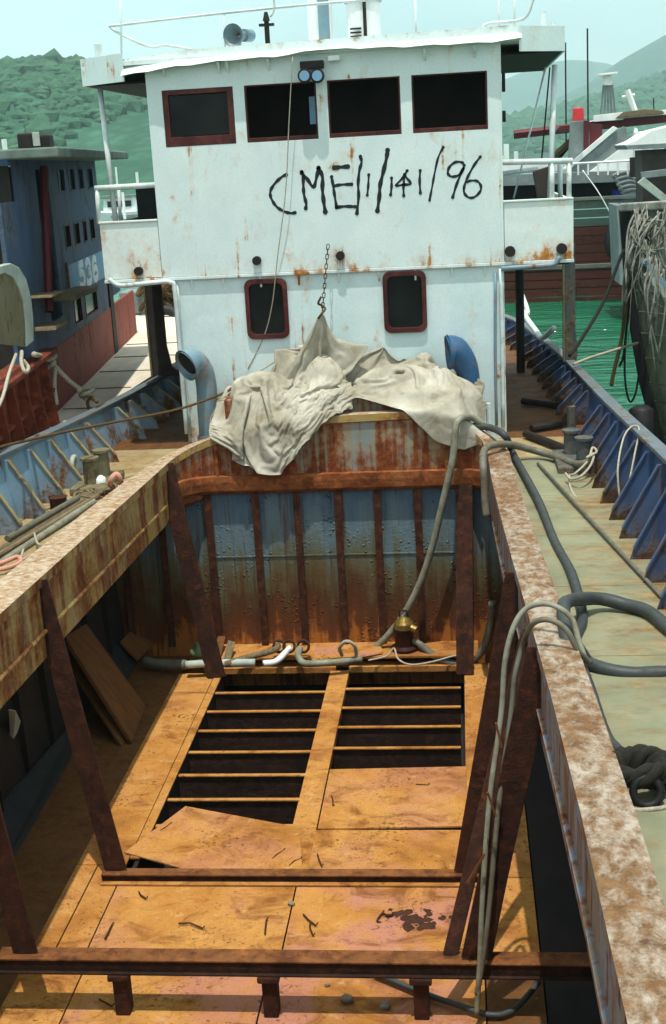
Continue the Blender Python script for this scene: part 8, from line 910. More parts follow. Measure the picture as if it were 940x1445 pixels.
for k_, (dx, nm) in enumerate(((0, 'outer'), (14, 'inner'))):
    p = [at(826 + k_ * 6, 936, Z=.28), at(818 - k_ * 2, 905 + k_ * 12, Z=.40), at(806 - k_ * 6, 872 + k_ * 18, Z=.53), at(775, 853 + k_ * 22, Z=.60 - .01 * k_), at(745 + dx * .6, 858 + k_ * 22, Z=.55), at(724 + dx, 884 + k_ * 22, Y=8.1), at(714 + dx, 930 + k_ * 20, Y=8.05), at(708 + dx, 1000, Y=8.0), at(694 + dx, 1100, Y=7.9), at(686 + dx * .9, 1200, Y=7.8), at(679 + dx * .7, 1290, Y=7.74), at(677 + dx * .2, 1370, Y=7.72), at(673, 1432 - k_ * 30, Y=7.72)]
    ropes(p, .019, 'hosel' if k_ == 0 else 'hosem', 'water_hose', ('pale narrow hose arched over the hold rim, the farther of two hanging into the hold', 'grey narrow hose arched over the hold rim, the nearer of two hanging into the hold')[k_], 'hose', 8, 'narrow hoses over the rim')
for (a, c, nm) in (((700, 1020), (708, 1055), 0), ((688, 1118), (700, 1152), 1), ((660, 1246), (684, 1205), 2)):
    tag(B().bar(at(*a, Y=7.7), at(*c, Y=7.7), .014, .014).build('tie_stick', 'woodb'), ('short brown stick tied high between the two hanging hoses', 'short brown stick tied midway between the two hanging hoses', 'brown stick poking out below the hanging hoses near the cross beam')[nm], 'stick', 'sticks tied on the hanging hoses')
ropes([at(688, 730, Y=13.6), at(684, 690, Y=13.7), at(681, 655, Y=13.8), at(686, 634, Z=.26), at(702, 627, Z=.27), at(735, 630, Z=.17), at(770, 640, Z=.08), at(800, 651, Z=.10), at(822, 655, Z=.14), at(838, 648, Z=.2)], .042, 'hosem', 'bollard_hose', 'grey hose running from the hold over the rim to the dark twin bollards', 'hose', 10, 'hoses')
ropes([at(575, 900, Y=14.7), at(592, 909, Y=14.62), at(612, 925, Y=14.55), at(640, 936, Y=14.5), at(664, 933, Y=14.5), at(682, 916, Y=14.5), at(690, 890, Y=14.5), at(694, 850, Y=14.4)], .045, 'hosem', 'pump_hose', 'grey hose curving from the rusty pump into the dark corner of the hold', 'hose', 10, 'hoses')
# pump
q = at(572, 935, Y=14.68); pu = thing('bilge_pump', (q.x, q.y, -2.33), 'rusty brown bilge pump with a brass head standing on the ledge', 'pump')
B().tube([(q.x, q.y, -2.325), (q.x, q.y, -2.29), (q.x, q.y, -2.27), (q.x, q.y, -2.08), (q.x, q.y, -2.04)], [.17, .17, .115, .115, .14], 18).build('casing', 'pump', pu, bevel=.004)
B().tube([(q.x, q.y, -2.04), (q.x, q.y, -1.98), (q.x, q.y, -1.93), (q.x, q.y, -1.90)], [.13, .12, .08, .03], 18).build('head', 'brass', pu)
B().tube([(q.x - .05, q.y, -1.9), (q.x - .04, q.y, -1.82), (q.x + .04, q.y, -1.82), (q.x + .05, q.y, -1.9)], .012, 6).build('handle', 'iron', pu)
B().tube([(q.x + .05, q.y - .03, -2.02), (q.x + .16, q.y - .08, -2.05)], .05, 10).build('outlet', 'brass', pu)
# pipes on the ledge
def lt(x, y, z=-2.28): return at(x, y, Z=z)
ropes([lt(205, 933, -2.36), lt(222, 937, -2.36), lt(262, 938, -2.34)], .065, 'hosem', 'pipe_length', 'grey pipe end sticking out from the leaning boards', 'pipe')
ropes([lt(262, 938), lt(300, 936), lt(360, 935)], .05, 'palep', 'pipe_length', 'pale thick pipe lying across behind the brace foot', 'pipe')
ropes([lt(318, 938), lt(355, 926, -2.24), lt(388, 916, -2.2), lt(394, 908, -2.14)], .04, 'wood', 'pipe_length', 'tan wooden pole slanting up on the ledge towards the rings', 'pole')
ropes([lt(372, 937), lt(388, 934), lt(402, 921, -2.25), lt(412, 914, -2.2)], .04, 'jwhite', 'pipe_length', 'short white pipe bent up beside the tan pole', 'pipe')
ropes([lt(424, 915, -2.2), lt(422, 928, -2.25), lt(432, 936), lt(470, 935), lt(510, 930)], .042, 'hosel', 'pipe_length', 'cream hose end hooked up on the ledge middle', 'hose')
for k_, px in enumerate((394, 408, 428)):
    c = lt(px, 912, -2.18); tag(B().tube([c + Vector((.07 * math.cos(a), 0.02 * math.sin(a), .07 * math.sin(a))) for a in np.linspace(0, 6.2832, 15)], .018, 8, cap=False).build('pipe_ring', 'nail', smooth=True), ('rusty ring at the tip of the tan pole', 'rusty ring at the tip of the bent white pipe', 'rusty ring over the hooked cream hose')[k_], 'ring', 'rusty rings on the ledge')
ropes([lt(482, 925, -2.26), lt(480, 914, -2.12), lt(488, 905, -2.02), lt(500, 911, -2.08), lt(503, 922, -2.2), lt(500, 930, -2.28)], .022, 'cord', 'rope_loop', 'cream rope loop standing up on the ledge beside the thick hose', 'rope')
ropes([lt(520, 932), lt(545, 926), lt(556, 915, -2.2), lt(562, 930), lt(580, 938), lt(610, 934), lt(645, 925), lt(660, 930)], .012, 'cord', 'thin_rope', 'thin pale rope tangled at the foot of the rusty pump', 'rope')
for k_, (pts, mt, lab) in enumerate((([(300, 930), (312, 926), (318, 900), (308, 898)], 'woodb', 'short wooden offcut leaning behind the brace foot'), ([(316, 930), (326, 930), (332, 908), (322, 905)], 'wood', 'pale wooden offcut leaning right of the brace foot'), ([(445, 915), (475, 912), (478, 928), (440, 932)], 'floorc', 'pinkish rusty plate scrap lying on the ledge by the rope loop'), ([(500, 912), (536, 908), (540, 922), (505, 928)], 'floorc', 'pinkish rusty plate scrap lying on the ledge under the thick hose'))):
    tag(B().prism([lt(x, y, -2.31 + (.11 if (k_ < 2 and i > 1) else 0)) for i, (x, y) in enumerate(pts)], (0, .012, .014)).build('scrap_piece', mt), lab, 'scrap')
g = lt(282, 925, -2.33); tag(B().tube([g, g + Vector((0, 0, .03)), g + Vector((0, 0, .08)), g + Vector((0, 0, .12)), g + Vector((0, 0, .17))], [.09, .12, .115, .06, .045], 16).build('float_ball', plain('green_glass_float', S(120, 140, 100), .3, 8, .4), smooth=True), 'greenish glass jar behind the left brace foot', 'jar')
# boards leaning in the shaded left side of the hold
def board(pts, th, nm, mat, lab, cat='board', grp=None):
    P = [Vector(p) for p in pts]; nn = (P[1] - P[0]).cross(P[2] - P[0]).normalized(); return tag(B().prism(P, nn * th).build(nm, mat, bevel=.006), lab, cat, grp)
board([at(92, 898, X=-4.45), at(122, 880, X=-4.38), at(206, 996, Z=-2.44), at(187, 1047, Z=-2.44)], .05, 'leaning_board', 'woodb', 'thick brown board leaning against the shaded hold side', grp='boards leaning in the hold')
board([at(96, 935, X=-4.5), at(114, 920, X=-4.45), at(186, 1040, Z=-2.46), at(172, 1052, Z=-2.46)], .04, 'leaning_board', 'woodb', 'dark brown board tucked behind the thick leaning board', grp='boards leaning in the hold')
board([at(170, 905, X=-4.3), at(196, 880, X=-4.25), at(222, 902, Z=-2.3), at(196, 930, Z=-2.3)], .04, 'leaning_board', 'woodb', 'short dark board near the bulkhead corner', grp='boards leaning in the hold')
board([at(148, 928, X=-4.4), at(168, 905, X=-4.35), at(198, 932, Z=-2.42), at(180, 958, Z=-2.42)], .04, 'leaning_board', 'woodg', 'short dim board between the thick leaning board and the bulkhead corner', grp='boards leaning in the hold')
board([at(112, 1012, Z=-2.2), at(100, 1072, Z=-2.44), at(-20, 1280, Z=-2.44), at(-40, 1180, Z=-2.2)], .03, 'grey_plank', 'woodg', 'long grey plank lying along the shaded foot of the hold side', 'plank')
board([at(12, 1002, X=-4.35), at(22, 1004, X=-4.3), at(40, 1042, Z=-2.2), at(16, 1078, Z=-2.2)], .012, 'pale_panel', 'palep', 'small pale panel standing in the dark of the hold side', 'panel')
# debris on the plates
NB = [((148, 1325), (158, 1305)), ((252, 1303), (286, 1310)), ((374, 1318), (376, 1298)), ((226, 1172), (240, 1163)), ((384, 1212), (400, 1200)), ((408, 1222), (424, 1212)), ((448, 1205), (454, 1222)), ((468, 1124), (470, 1138)), ((587, 1107), (604, 1108)), ((428, 1290), (446, 1306)), ((438, 1300), (442, 1320)), ((140, 1410), (158, 1420)), ((196, 1258), (206, 1268)), ((532, 1300), (540, 1288)), ((540, 1288), (552, 1292))]
NL = ['bent rusty nail between the left braces and the front cross beam', 'thin straight wire scrap on the plates between the two cross beams', 'upright looking nail left of the seam between the two cross beams', 'nail on the top left corner of the loose askew plate', 'nail near the right edge of the loose askew plate', 'twig like scrap by the centre bar, just right of the loose plate', 'crooked nail right of the centre bar foot, above the farther cross beam', 'short nail on the raised right plate beside the centre bar', 'flat dark nail on the raised right plate near its far edge', 'forked wire scrap right of the plate seam, upper prong', 'forked wire scrap right of the plate seam, lower prong', 'curled scrap in front of the front cross beam on the pinkish plate', 'small nail just in front of the farther cross beam near its left end', 'hooked wire beside the rust flakes, upright leg', 'hooked wire beside the rust flakes, top leg']
for i, (a, c) in enumerate(NB):
    a, c = at(*a, Z=ZF + .018), at(*c, Z=ZF + .018); mid = (a + c) / 2 + Vector((rng.normal(0, .012), rng.normal(0, .02), .006))
    tag(B().tube([a, mid, c, c + Vector((.012, .02, .008))], .007, 6).build('rusty_nail', 'nail'), NL[i], 'nail', 'nails strewn on the hold floor')
def stone(px, py, r, lab, sq=.7):
    c = at(px, py, Z=ZF + r * .5); bm = bmesh.new(); bmesh.ops.create_icosphere(bm, subdivisions=2, radius=r); vs = [tuple(c + Vector((v.co.x * (1 + rng.normal(0, .12)), v.co.y * .8 * (1 + rng.normal(0, .12)), v.co.z * sq * (1 + rng.normal(0, .12))))) for v in bm.verts]; fs = [[v.index for v in f.verts] for f in bm.faces]; bm.free()
    return tag(B().add(vs, fs).build('stone', 'rock'), lab, 'stone', 'stones on the hold floor')
stone(490, 1410, .05, 'larger grey stone on the pinkish floor near the front stub'); stone(543, 1419, .042, 'smaller pale stone on the pinkish floor right of the larger one'); stone(462, 1390, .022, 'tiny stone beside the middle beam stub'); stone(411, 1275, .03, 'small pale lump stuck in the seam between two floor plates')
b = B()
for i in range(46):
    u = rng.normal(0, 1, 2); c = at(586 + 22 * u[0], 1296 + 9 * u[1], Z=ZF + .002); r = abs(rng.normal(.02, .012)) + .006
    b.add([tuple(c + Vector((r * (1 + rng.normal(0, .25)) * math.cos(a), r * (1 + rng.normal(0, .25)) * math.sin(a), 0))) for a in np.linspace(0, 5.5, 7)] + [tuple(c + Vector((0, 0, .008)))], [(k, (k + 1) % 7, 7) for k in range(7)])
tag(b.build('rust_flakes', 'nail'), 'patch of dark flaked rust scales on the pinkish floor plate', 'rust flakes', kind='stuff')
ropes([at(528, 1374, Z=-2.40), at(580, 1394, Z=-2.40), at(640, 1416, Z=-2.40), at(690, 1432, Z=-2.40), at(725, 1425, Z=-2.40), at(760, 1385, Z=-2.35)], .022, 'hosed', 'floor_hose', 'dark hose lying on the hold floor under the front cross beam', 'hose', 8, 'hoses')
# rope round the dark bollards, pole, fender knot on the right deck
ropes([at(798, 668, Z=.12), at(806, 676, Z=.1), at(820, 672, Z=.16), at(834, 656, Z=.22), at(838, 640, Z=.26), at(828, 646, Z=.26), at(842, 638, Z=.28), at(836, 632, Z=.3), at(830, 650, Z=.22), at(812, 668, Z=.12), at(804, 672, Z=.08), at(806, 690, Z=.03), at(818, 708, Z=.02), at(836, 722, Z=.02), at(848, 730, Z=.02)], .014, 'cord', 'bollard_rope', 'white rope tied in a bunch round the dark twin bollards', 'rope', 6)
ropes([at(874, 700, Z=.25), at(872, 660, Z=.5), at(880, 618, Z=.70), at(892, 602, Z=.74), at(902, 606, Z=.74), at(896, 640, Z=.6), at(886, 690, Z=.3)], .010, 'cord', 'hanging_line', 'pale line looped over the dark blue bulwark rail', 'rope', 6)
tag(B().tube([at(759, 654, Z=.03), at(940, 848, Z=.17), at(975, 885, Z=.18)], [.016, .016, .016], 8).build('deck_pole', 'hosem', smooth=True), 'long thin grey pole lying straight along the green deck', 'pole')
for k_, (a, c, lab) in enumerate((((738, 566), (785, 572), 'dark pipe lying crosswise on the deck by the deckhouse corner'), ((742, 612), (800, 634), 'dark pipe slanting across the deck behind the bollards'), ((750, 605), (792, 598), 'dark pipe lying next to the slanting one behind the bollards'))):
    tag(B().cyl(at(*a, Z=.06), at(*c, Z=.06), .05, 10).build('loose_pipe', 'iron'), lab, 'pipe', 'dark pipes on the side deck')
kn = thing('rope_fender', tuple(at(900, 1090, Z=.27)), 'fat knot of dark plaited rope hitched round a ring at the hold rim', 'rope knot')
c0 = at(900, 1088, Z=.36); vx_ = Vector((1, 0, 0)); r_ = np.random.default_rng(2)
for s_ in range(5):
    pts = []
    for i in range(60):
        t = i / 59 * 6.2832; ph = s_ * 1.26
        R_ = .115 + .035 * math.cos(3 * t + ph); pts.append(c0 + Vector((R_ * math.cos(t) * 1.15, R_ * math.sin(t) * .8 * (1 if s_ % 2 else .8), .055 * math.sin(3 * t + ph) + .03 * math.cos(2 * t + s_))))
    B().tube(pts, .030, 7).build('strand', 'corddark', kn, smooth=True)
B().tube([c0 + Vector((.07 * math.cos(a) + .03, -.13 + .02 * math.sin(a), -.05 + .07 * math.sin(a))) for a in np.linspace(0, 6.2832, 16)], .022, 8, cap=False).build('ring', 'black', kn, smooth=True)
B().tube([c0 + Vector((.08, -.02, .0)), c0 + Vector((.25, -.01, -.02)), c0 + Vector((.5, 0, -.05))], .022, 8).build('tail', 'corddark', kn, smooth=True)
ropes([c0 + Vector((-.12, -.10, -.12)), c0 + Vector((-.05, -.19, -.12)), c0 + Vector((.06, -.2, -.11)), c0 + Vector((.2, -.15, -.12)), c0 + Vector((.5, -.12, -.12))], .013, 'cord', 'white_strap', 'white strap lying under the dark rope knot', 'strap')
# left deck: poles, pink rope, small things
for k_, (a, c, r, mt, lab) in enumerate((((-30, 795), (118, 706), .035, 'wood', 'weathered pole on the left deck closest to the light blue bulwark'), ((-30, 815), (132, 708), .035, 'hosel', 'pale pole on the left deck between two others'), ((-30, 800), (138, 700), .028, 'wood', 'thin weathered pole in the bundle by the hold rim'), ((10, 760), (110, 702), .03, 'hosem', 'short grey pole behind the bundle on the left deck'))):
    tag(B().cyl(at(*a, Z=.10 + .02 * k_), at(*c, Z=.06 + .02 * k_), r, 10).build('deck_spar', mt), lab, 'pole', 'poles bundled on the left deck')
ropes([at(-20, 806, Z=.24), at(8, 802, Z=.26), at(28, 794, Z=.24), at(24, 786, Z=.22), at(4, 794, Z=.22), at(-20, 798, Z=.22)], .022, 'pinkrope', 'pink_rope', 'pink rope lying over the pole bundle beside the rim', 'rope')
ropes([at(156, 692, Z=.06), at(157, 678, Z=.2), at(163, 669, Z=.26), at(170, 676, Z=.2), at(172, 684, Z=.1)], .03, 'pinkrope', 'pink_rope', 'pink rope hoop standing beside the olive bollards', 'rope')
ropes([at(48, 750, Z=.12), at(52, 765, Z=.2), at(60, 775, Z=.14), at(40, 785, Z=.18), at(30, 790, Z=.2), at(33, 775, Z=.2)], .012, 'cord', 'thin_rope', 'thin cream cord wound over the pole bundle', 'rope', 6)
b = B()
for i in range(7):
    c0_ = at(120 + i * 6, 702 - i * 2, Z=.06); b.tube([c0_ + Vector((.12 * math.cos(a), .12 * math.sin(a), .03 + .02 * math.sin(3 * a + i))) for a in np.linspace(0, 6.2, 14)], .016, 6)
tag(b.build('rope_heap', 'wood', smooth=True), 'heap of weathered tan rope at the foot of the olive bollards', 'rope')
q = at(142, 690, Z=.03); tag(B().tube([q, q + Vector((0, 0, .05)), q + Vector((0, 0, .13)), q + Vector((0, 0, .16))], [.05, .07, .07, .03], 12).build('white_float', 'jwhite', smooth=True), 'small white float in front of the olive bollards', 'float')
q = at(83, 716, Z=.04); tag(B().tube([q, q + Vector((0, 0, .10)), q + Vector((0, 0, .12))], [.09, .09, .11], 12).build('rusty_can', 'nail'), 'squat rusty can against the light blue bulwark', 'can')
tag(B().tube([at(105, 655, X=-4.62) + Vector((0, .09 * math.cos(a), .09 * math.sin(a))) for a in np.linspace(0, 6.2832, 16)], .03, 8, cap=False).build('hanging_ring', 'palep', smooth=True), 'pale ring hung on the light blue bulwark above the can', 'ring')

# ================================================================== blue and red neighbour, number 536
WY = lambda Y: -5.35 - (Y - 15.4) * .115
A_ = Vector((WY(14), 14, 0)); D_ = Vector((WY(30) - WY(14), 16, 0)).normalized(); N_ = Vector((D_.y, -D_.x, 0))     # along the wall, outward (towards us)
def on(px, py, out=0.0):
    """point of the neighbour's side wall seen at a photo position"""
    p0 = at(px, py, Y=10.0); d = p0 - Vector((0, 0, EYE)); o_ = Vector((0, 0, EYE)); Aw = A_ + N_ * out
    t = (Aw - o_).dot(N_) / d.dot(N_); return o_ + d * t
def wallpts(s0, s1, z0, z1): return [A_ + D_ * s0 + Vector((0, 0, z0)), A_ + D_ * s1 + Vector((0, 0, z0)), A_ + D_ * s1 + Vector((0, 0, z1)), A_ + D_ * s0 + Vector((0, 0, z1))]
def sz(px, py): p = on(px, py); return (p - A_).dot(D_), p.z
nb = thing('fishing_boat', tuple(A_ + D_ * 8 - N_ * 2.5 + Vector((0, 0, -1.6))), 'blue and red fishing boat marked 536 moored along the pale bulwark', 'boat')
s_end = sz(141, 300)[0]; z_split = sz(126, 455)[1]; z_roof = sz(60, 226)[1]
sd0 = 2.2
deckz = .42
# lower red strip and upper blue wall with window openings
win = []
for (x0, y0, x1, y1) in ((80, 236, 93, 272), (95, 236, 107, 270), (109, 236, 119, 268), (122, 236, 132, 266), (89, 312, 101, 348), (103, 312, 114, 344), (116, 312, 124, 342), (126, 312, 135, 340), (103, 419, 117, 450), (119, 416, 139, 442)):
    a, c = sz(x0, y0), sz(x1, y1); win.append((a[0], c[0], min(a[1], c[1]), max(a[1], c[1])))
rows = [(win[0:4], ), (win[4:8], ), (win[8:10], )]
for r0, r1 in ((0, 4), (4, 8), (8, 10)):
    zl = sum(wi[2] for wi in win[r0:r1]) / (r1 - r0); zh = sum(wi[3] for wi in win[r0:r1]) / (r1 - r0)
    for i in range(r0, r1): win[i] = (win[i][0], win[i][1], zl, zh)
def wall_on(s0, s1, z0, z1, holes, mat, nm, par, out=0.0, th=.05):
    b = B(); wall(b, s0, s1, z0, z1, holes, 0, th)
    b.v = [tuple(A_ + D_ * x + N_ * (out - y) + Vector((0, 0, z))) for x, y, z in b.v]
    return b.build(nm, mat, par)
dr0, dr1 = sz(56, 300)[0], sz(73, 300)[0]
up = wall_on(sd0, s_end, z_split + .0, z_roof, win + [(dr0, dr1, z_split + .35, z_roof - .12), (sz(-6, 232)[0], sz(20, 232)[0], sz(10, 286)[1], sz(10, 234)[1])], 'b536', 'cabin_side', nb)
wall_on(sz(52, 500)[0], s_end + 3.2, deckz - .05, z_split - .004, [], 'r536', 'lower_side', nb, .002)
wall_on(s_end + .05, s_end + 3.2, z_split, z_split + .75, [], 'b536', 'cabin_side', nb, -.25)
B().prism([A_ + D_ * (s_end + .12) + N_ * -.2 + Vector((0, 0, deckz)), A_ + D_ * (s_end + .5) + N_ * -.2 + Vector((0, 0, deckz)), A_ + D_ * (s_end + .5) + N_ * -.2 + Vector((0, 0, z_split + .8)), A_ + D_ * (s_end + .12) + N_ * -.2 + Vector((0, 0, z_split + .8))], N_ * .215).build('dark_doorway', 'jdark', nb)
for i, wi in enumerate(win):
    fr_ = wall_on(wi[0] + .003, wi[1] - .003, wi[2] + .003, wi[3] - .003, [(wi[0] + .025, wi[1] - .025, wi[2] + .03, wi[3] - .03)], 'maroon' if i >= 4 else 'b536', 'window_frame', up, .008, .03)
    wall_on(wi[0] + .01, wi[1] - .01, wi[2] + .01, wi[3] - .01, [], 'glass', 'window_pane', up, -.03, .01)
# far inner walls so that the cabin is a room
inw = lambda s0, s1, z0, z1, out, mat, nm: wall_on(s0, s1, z0, z1, [], mat, nm, nb, out)
inw(sz(30, 300)[0], s_end - .05, deckz, z_roof - .02, -3.6, 'interior', 'cabin_far_side')
B().prism([A_ + D_ * (sz(26, 300)[0]) + N_ * -.06 + Vector((0, 0, deckz)), A_ + D_ * (sz(26, 300)[0]) + N_ * -3.6 + Vector((0, 0, deckz)), A_ + D_ * (sz(26, 300)[0]) + N_ * -3.6 + Vector((0, 0, z_roof - .02)), A_ + D_ * (sz(26, 300)[0]) + N_ * -.06 + Vector((0, 0, z_roof - .02))], D_ * .04).build('cabin_partition', 'interior', nb)
B().prism([A_ + D_ * s_end + N_ * -.06 + Vector((0, 0, deckz)), A_ + D_ * s_end + N_ * -3.6 + Vector((0, 0, deckz)), A_ + D_ * s_end + N_ * -3.6 + Vector((0, 0, z_roof - .02)), A_ + D_ * s_end + N_ * -.06 + Vector((0, 0, z_roof - .02))], D_ * -.05).build('cabin_end', 'b536', nb)
# number panel and the number
ps = [sz(93, 372), sz(139, 360), sz(139, 412), sz(96, 412)]
p0_, p1_, q0_, q1_ = sz(93, 368)[0], s_end - .02, win[8][3] + .06, sz(115, 366)[1]
npn = wall_on(p0_, p1_, q0_, q1_, [], 'l536', 'number_panel', nb, .012, .012)
wall_on(p0_ - .07, p0_ - .003, q0_ - .05, q1_ + .05, [], 'wood', 'panel_batten', nb, .03, .03)
b = B()
def glyph(paths, s0, s1, z0, z1, wd):
    for pa in paths:
        c = curve([Vector((s0 + (s1 - s0) * u, 0, z0 + (z1 - z0) * v)) for u, v in pa], 5) if len(pa) > 2 else [Vector((s0 + (s1 - s0) * u, 0, z0 + (z1 - z0) * v)) for u, v in pa]
        k = len(c); ua, da = [], []
        for i, p in enumerate(c):
            t = (c[min(i + 1, k - 1)] - c[max(i - 1, 0)]).normalized()
            for arr, sg in ((ua, 1), (da, -1)): arr.append(tuple(A_ + D_ * (p.x - t.z * wd * sg * .5) + N_ * .016 + Vector((0, 0, p.z + t.x * wd * sg * .5))))
        b.strip([ua, da])
G5 = [[(.95, 1), (.15, 1)], [(.15, 1.04), (.1, .54)], [(.1, .56), (.5, .64), (.9, .48), (.95, .26), (.7, .03), (.3, .02), (.03, .16)]]
G3 = [[(.06, .84), (.35, 1), (.75, .96), (.92, .76), (.72, .56), (.4, .52)], [(.4, .52), (.78, .48), (.95, .26), (.7, .03), (.3, .02), (.03, .16)]]
G6 = [[(.9, .86), (.55, 1), (.2, .84), (.06, .45), (.15, .12), (.5, 0), (.85, .1), (.94, .32), (.75, .52), (.4, .52), (.12, .36)]]
n0, n1 = sz(109, 385)[0], sz(138, 380)[0]; zlo, zhi = q0_ + .05, q1_ - .06
for i, g_ in enumerate((G5, G3, G6)):
    wN = (n1 - n0) / 3; glyph(g_, n0 + i * wN + .03, n0 + (i + 1) * wN - .10, zlo, zhi, .115)
b.build('hull_number', 'mark', npn)
# roof
ro = [(sd0 - .6, .35), (s_end + .25, .30)]
B().prism([A_ + D_ * (sd0 - .8) + N_ * .62 + Vector((0, 0, z_roof)), A_ + D_ * (s_end + .2) + N_ * .55 + Vector((0, 0, z_roof)), A_ + D_ * (s_end + .2) + N_ * -4.2 + Vector((0, 0, z_roof)), A_ + D_ * (sd0 - .8) + N_ * -4.2 + Vector((0, 0, z_roof))], (0, 0, .12)).build('cabin_roof', 'roof536', nb, bevel=.02)
sl_ = thing('searchlight', tuple(on(54, 207, -.9)), 'dark boxy searchlight on the roof of the blue cabin', 'searchlight')
q = on(54, 207, -.9)
B().box(q.x - .12, q.x + .12, q.y - .12, q.y + .12, z_roof + .12, z_roof + .26).build('foot', 'iron', sl_, bevel=.02); B().box(q.x - .30, q.x - .03, q.y - .16, q.y + .16, z_roof + .24, z_roof + .50).build('housing', 'iron', sl_, bevel=.03); B().box(q.x - .0, q.x + .24, q.y - .14, q.y + .14, z_roof + .22, z_roof + .46).build('housing', 'iron', sl_, bevel=.03)
B().box(q.x - .02, q.x + .10, q.y - .20, q.y - .165, z_roof + .28, z_roof + .50).build('bracket', 'palep', sl_, bevel=.01)
# pole, ledges, hood
B().tube([on(62, 236, .12), on(64, 300, .12), on(70, 440, .12)], .06, 8).build('stay_pole', 'jmaroon', nb)
B().prism([on(70, 426, .0), on(106, 412, 0), on(106, 404, 0), on(70, 416, 0)], N_ * .35).build('wall_ledge', 'wood', nb, bevel=.01)
B().prism([on(40, 422, .0), on(60, 415, 0), on(60, 411, 0), on(40, 418, 0)], N_ * .3).build('wall_ledge', 'wood', nb, bevel=.01)
B().prism([on(46, 468, .0), on(64, 460, 0), on(64, 455, 0), on(46, 462, 0)], N_ * .3).build('wall_ledge', 'wood', nb, bevel=.01)
arc = [(-30, 388), (-12, 376), (4, 372), (16, 378), (26, 394), (33, 420), (36, 450), (37, 482)]
ao = [on(x, y, .02) for x, y in arc]; ai = [on(x - (3 if i < 2 else 10), y + (14 if i < 5 else 8), .02) for i, (x, y) in enumerate(arc)]
B().strip([ao, [p + N_ * .10 for p in ao], [p + N_ * .10 for p in ai], ai], close=True).build('companion_hood', 'palep', nb, bevel=.02)
B().prism([p + N_ * .06 for p in ai] + [on(-30, 482, .08)], N_ * .02).build('hood_opening', 'bolll', nb)
# near rusty bulwark with frames, and the pale side deck
zb0 = sz(58, 500)[1]
ob = wall_on(-4, sz(60, 500)[0], deckz - .05, zb0, [], 'o536', 'bulwark', nb, .05, .06)
B().prism([A_ + D_ * -4 + N_ * .20 + Vector((0, 0, zb0)), A_ + D_ * (sz(60, 500)[0] + .05) + N_ * .20 + Vector((0, 0, zb0)), A_ + D_ * (sz(60, 500)[0] + .05) - N_ * .15 + Vector((0, 0, zb0)), A_ + D_ * -4 - N_ * .15 + Vector((0, 0, zb0))], (0, 0, .06)).build('bulwark_cap', 'o536', ob, bevel=.01)
for s_ in np.arange(-1.5, sz(60, 500)[0], .62):
    c = A_ + D_ * s_; B().prism([c + N_ * .055 + Vector((0, 0, deckz)), c + N_ * .24 + Vector((0, 0, deckz)), c + N_ * .13 + Vector((0, 0, zb0 - .01)), c + N_ * .055 + Vector((0, 0, zb0 - .01))], D_ * .03).build('bulwark_stay', 'o536', ob)
B().prism([A_ + D_ * -4 + N_ * .055 + Vector((0, 0, zb0 - .5)), A_ + D_ * (sz(60, 500)[0]) + N_ * .055 + Vector((0, 0, zb0 - .5)), A_ + D_ * (sz(60, 500)[0]) + N_ * .12 + Vector((0, 0, zb0 - .5)), A_ + D_ * -4 + N_ * .12 + Vector((0, 0, zb0 - .5))], (0, 0, .04)).build('stringer', 'o536', ob)
edge = [(mir(rail(y)[0]) - .16, y) for y in np.linspace(8, 24, 12)] + [(-5.6, 27), (-6.2, 31)]
inn = [(WY(y) - .3, y) for _, y in edge]
eL = [(x, y, deckz - (.10 if y < 15 else 0)) for x, y in edge]; iL = [(x, y, deckz - .002) for x, y in inn]
B().strip([eL, iL, [(p[0], p[1], p[2] - .1) for p in iL], [(p[0], p[1], p[2] - .1) for p in eL]], close=True).build('side_deck', 'd536', nb)
for y in (15.2, 16.8, 18.4, 20.0, 21.6, 23.2): B().box(WY(y) + .05, mir(rail(y)[0]) - .2, y - .012, y + .012, deckz - .02, deckz + .012).build('deck_seam', 'wood', nb)
B().strip([[(p[0] + .05, p[1], p[2] - .05) for p in eL], [(p[0] + .02, p[1], -1.6) for p in eL]]).build('hull', 'r536', nb)
B().prism([(WY(30) - .2, 30.5, -1.5), (-5.2, 30.5, -1.5), (-5.2, 30.5, deckz + .01), (WY(30) - .2, 30.5, deckz + .01)], (0, .1, 0)).build('hull_end', 'r536', nb)
B().prism([(-6.8, 24.5, deckz - .06), (-4.6, 24.5, deckz - .06), (-4.6, 31, deckz - .06), (-9.5, 31, deckz - .06)], (0, 0, .04)).build('stern_deck', 'd536', nb)
# mooring gear between the two
w_ = [on(48, 500, .2), at(68, 508, Y=16.2), at(100, 540, Y=16.5), at(124, 556, Y=16.6), at(136, 566, Y=16.2)]
ropes(w_, .035, 'cord', 'mooring_rope', 'thick white rope with a knot from the rusty bulwark to the pale rail', 'rope')
for k_, c in enumerate((at(68, 508, Y=16.2), at(122, 555, Y=16.6))):
    tag(B().tube([c + Vector((.10 * math.cos(a * 3) * math.sin(a), .07 * math.sin(a * 5), .09 * math.cos(a))) for a in np.linspace(0, 6.28, 40)], .032, 6).build('rope_knot', 'cord', smooth=True), ('fat white knot at the top of the rusty bulwark', 'fat white knot halfway along the thick rope')[k_], 'rope knot', 'knots on the mooring rope')
ropes([on(30, 496, .3), on(31, 512, .35), on(36, 525, .4), on(40, 518, .4), on(33, 508, .35)], .022, 'cord', 'rope_loop', 'cream rope loop dangling on the rusty bulwark', 'rope', 6)
ropes([on(22, 500, .3), on(14, 525, .45), on(4, 560, .5), on(-12, 590, .5)], .018, 'cord', 'thin_rope', 'cream rope hanging slack down the rusty bulwark', 'rope', 6)
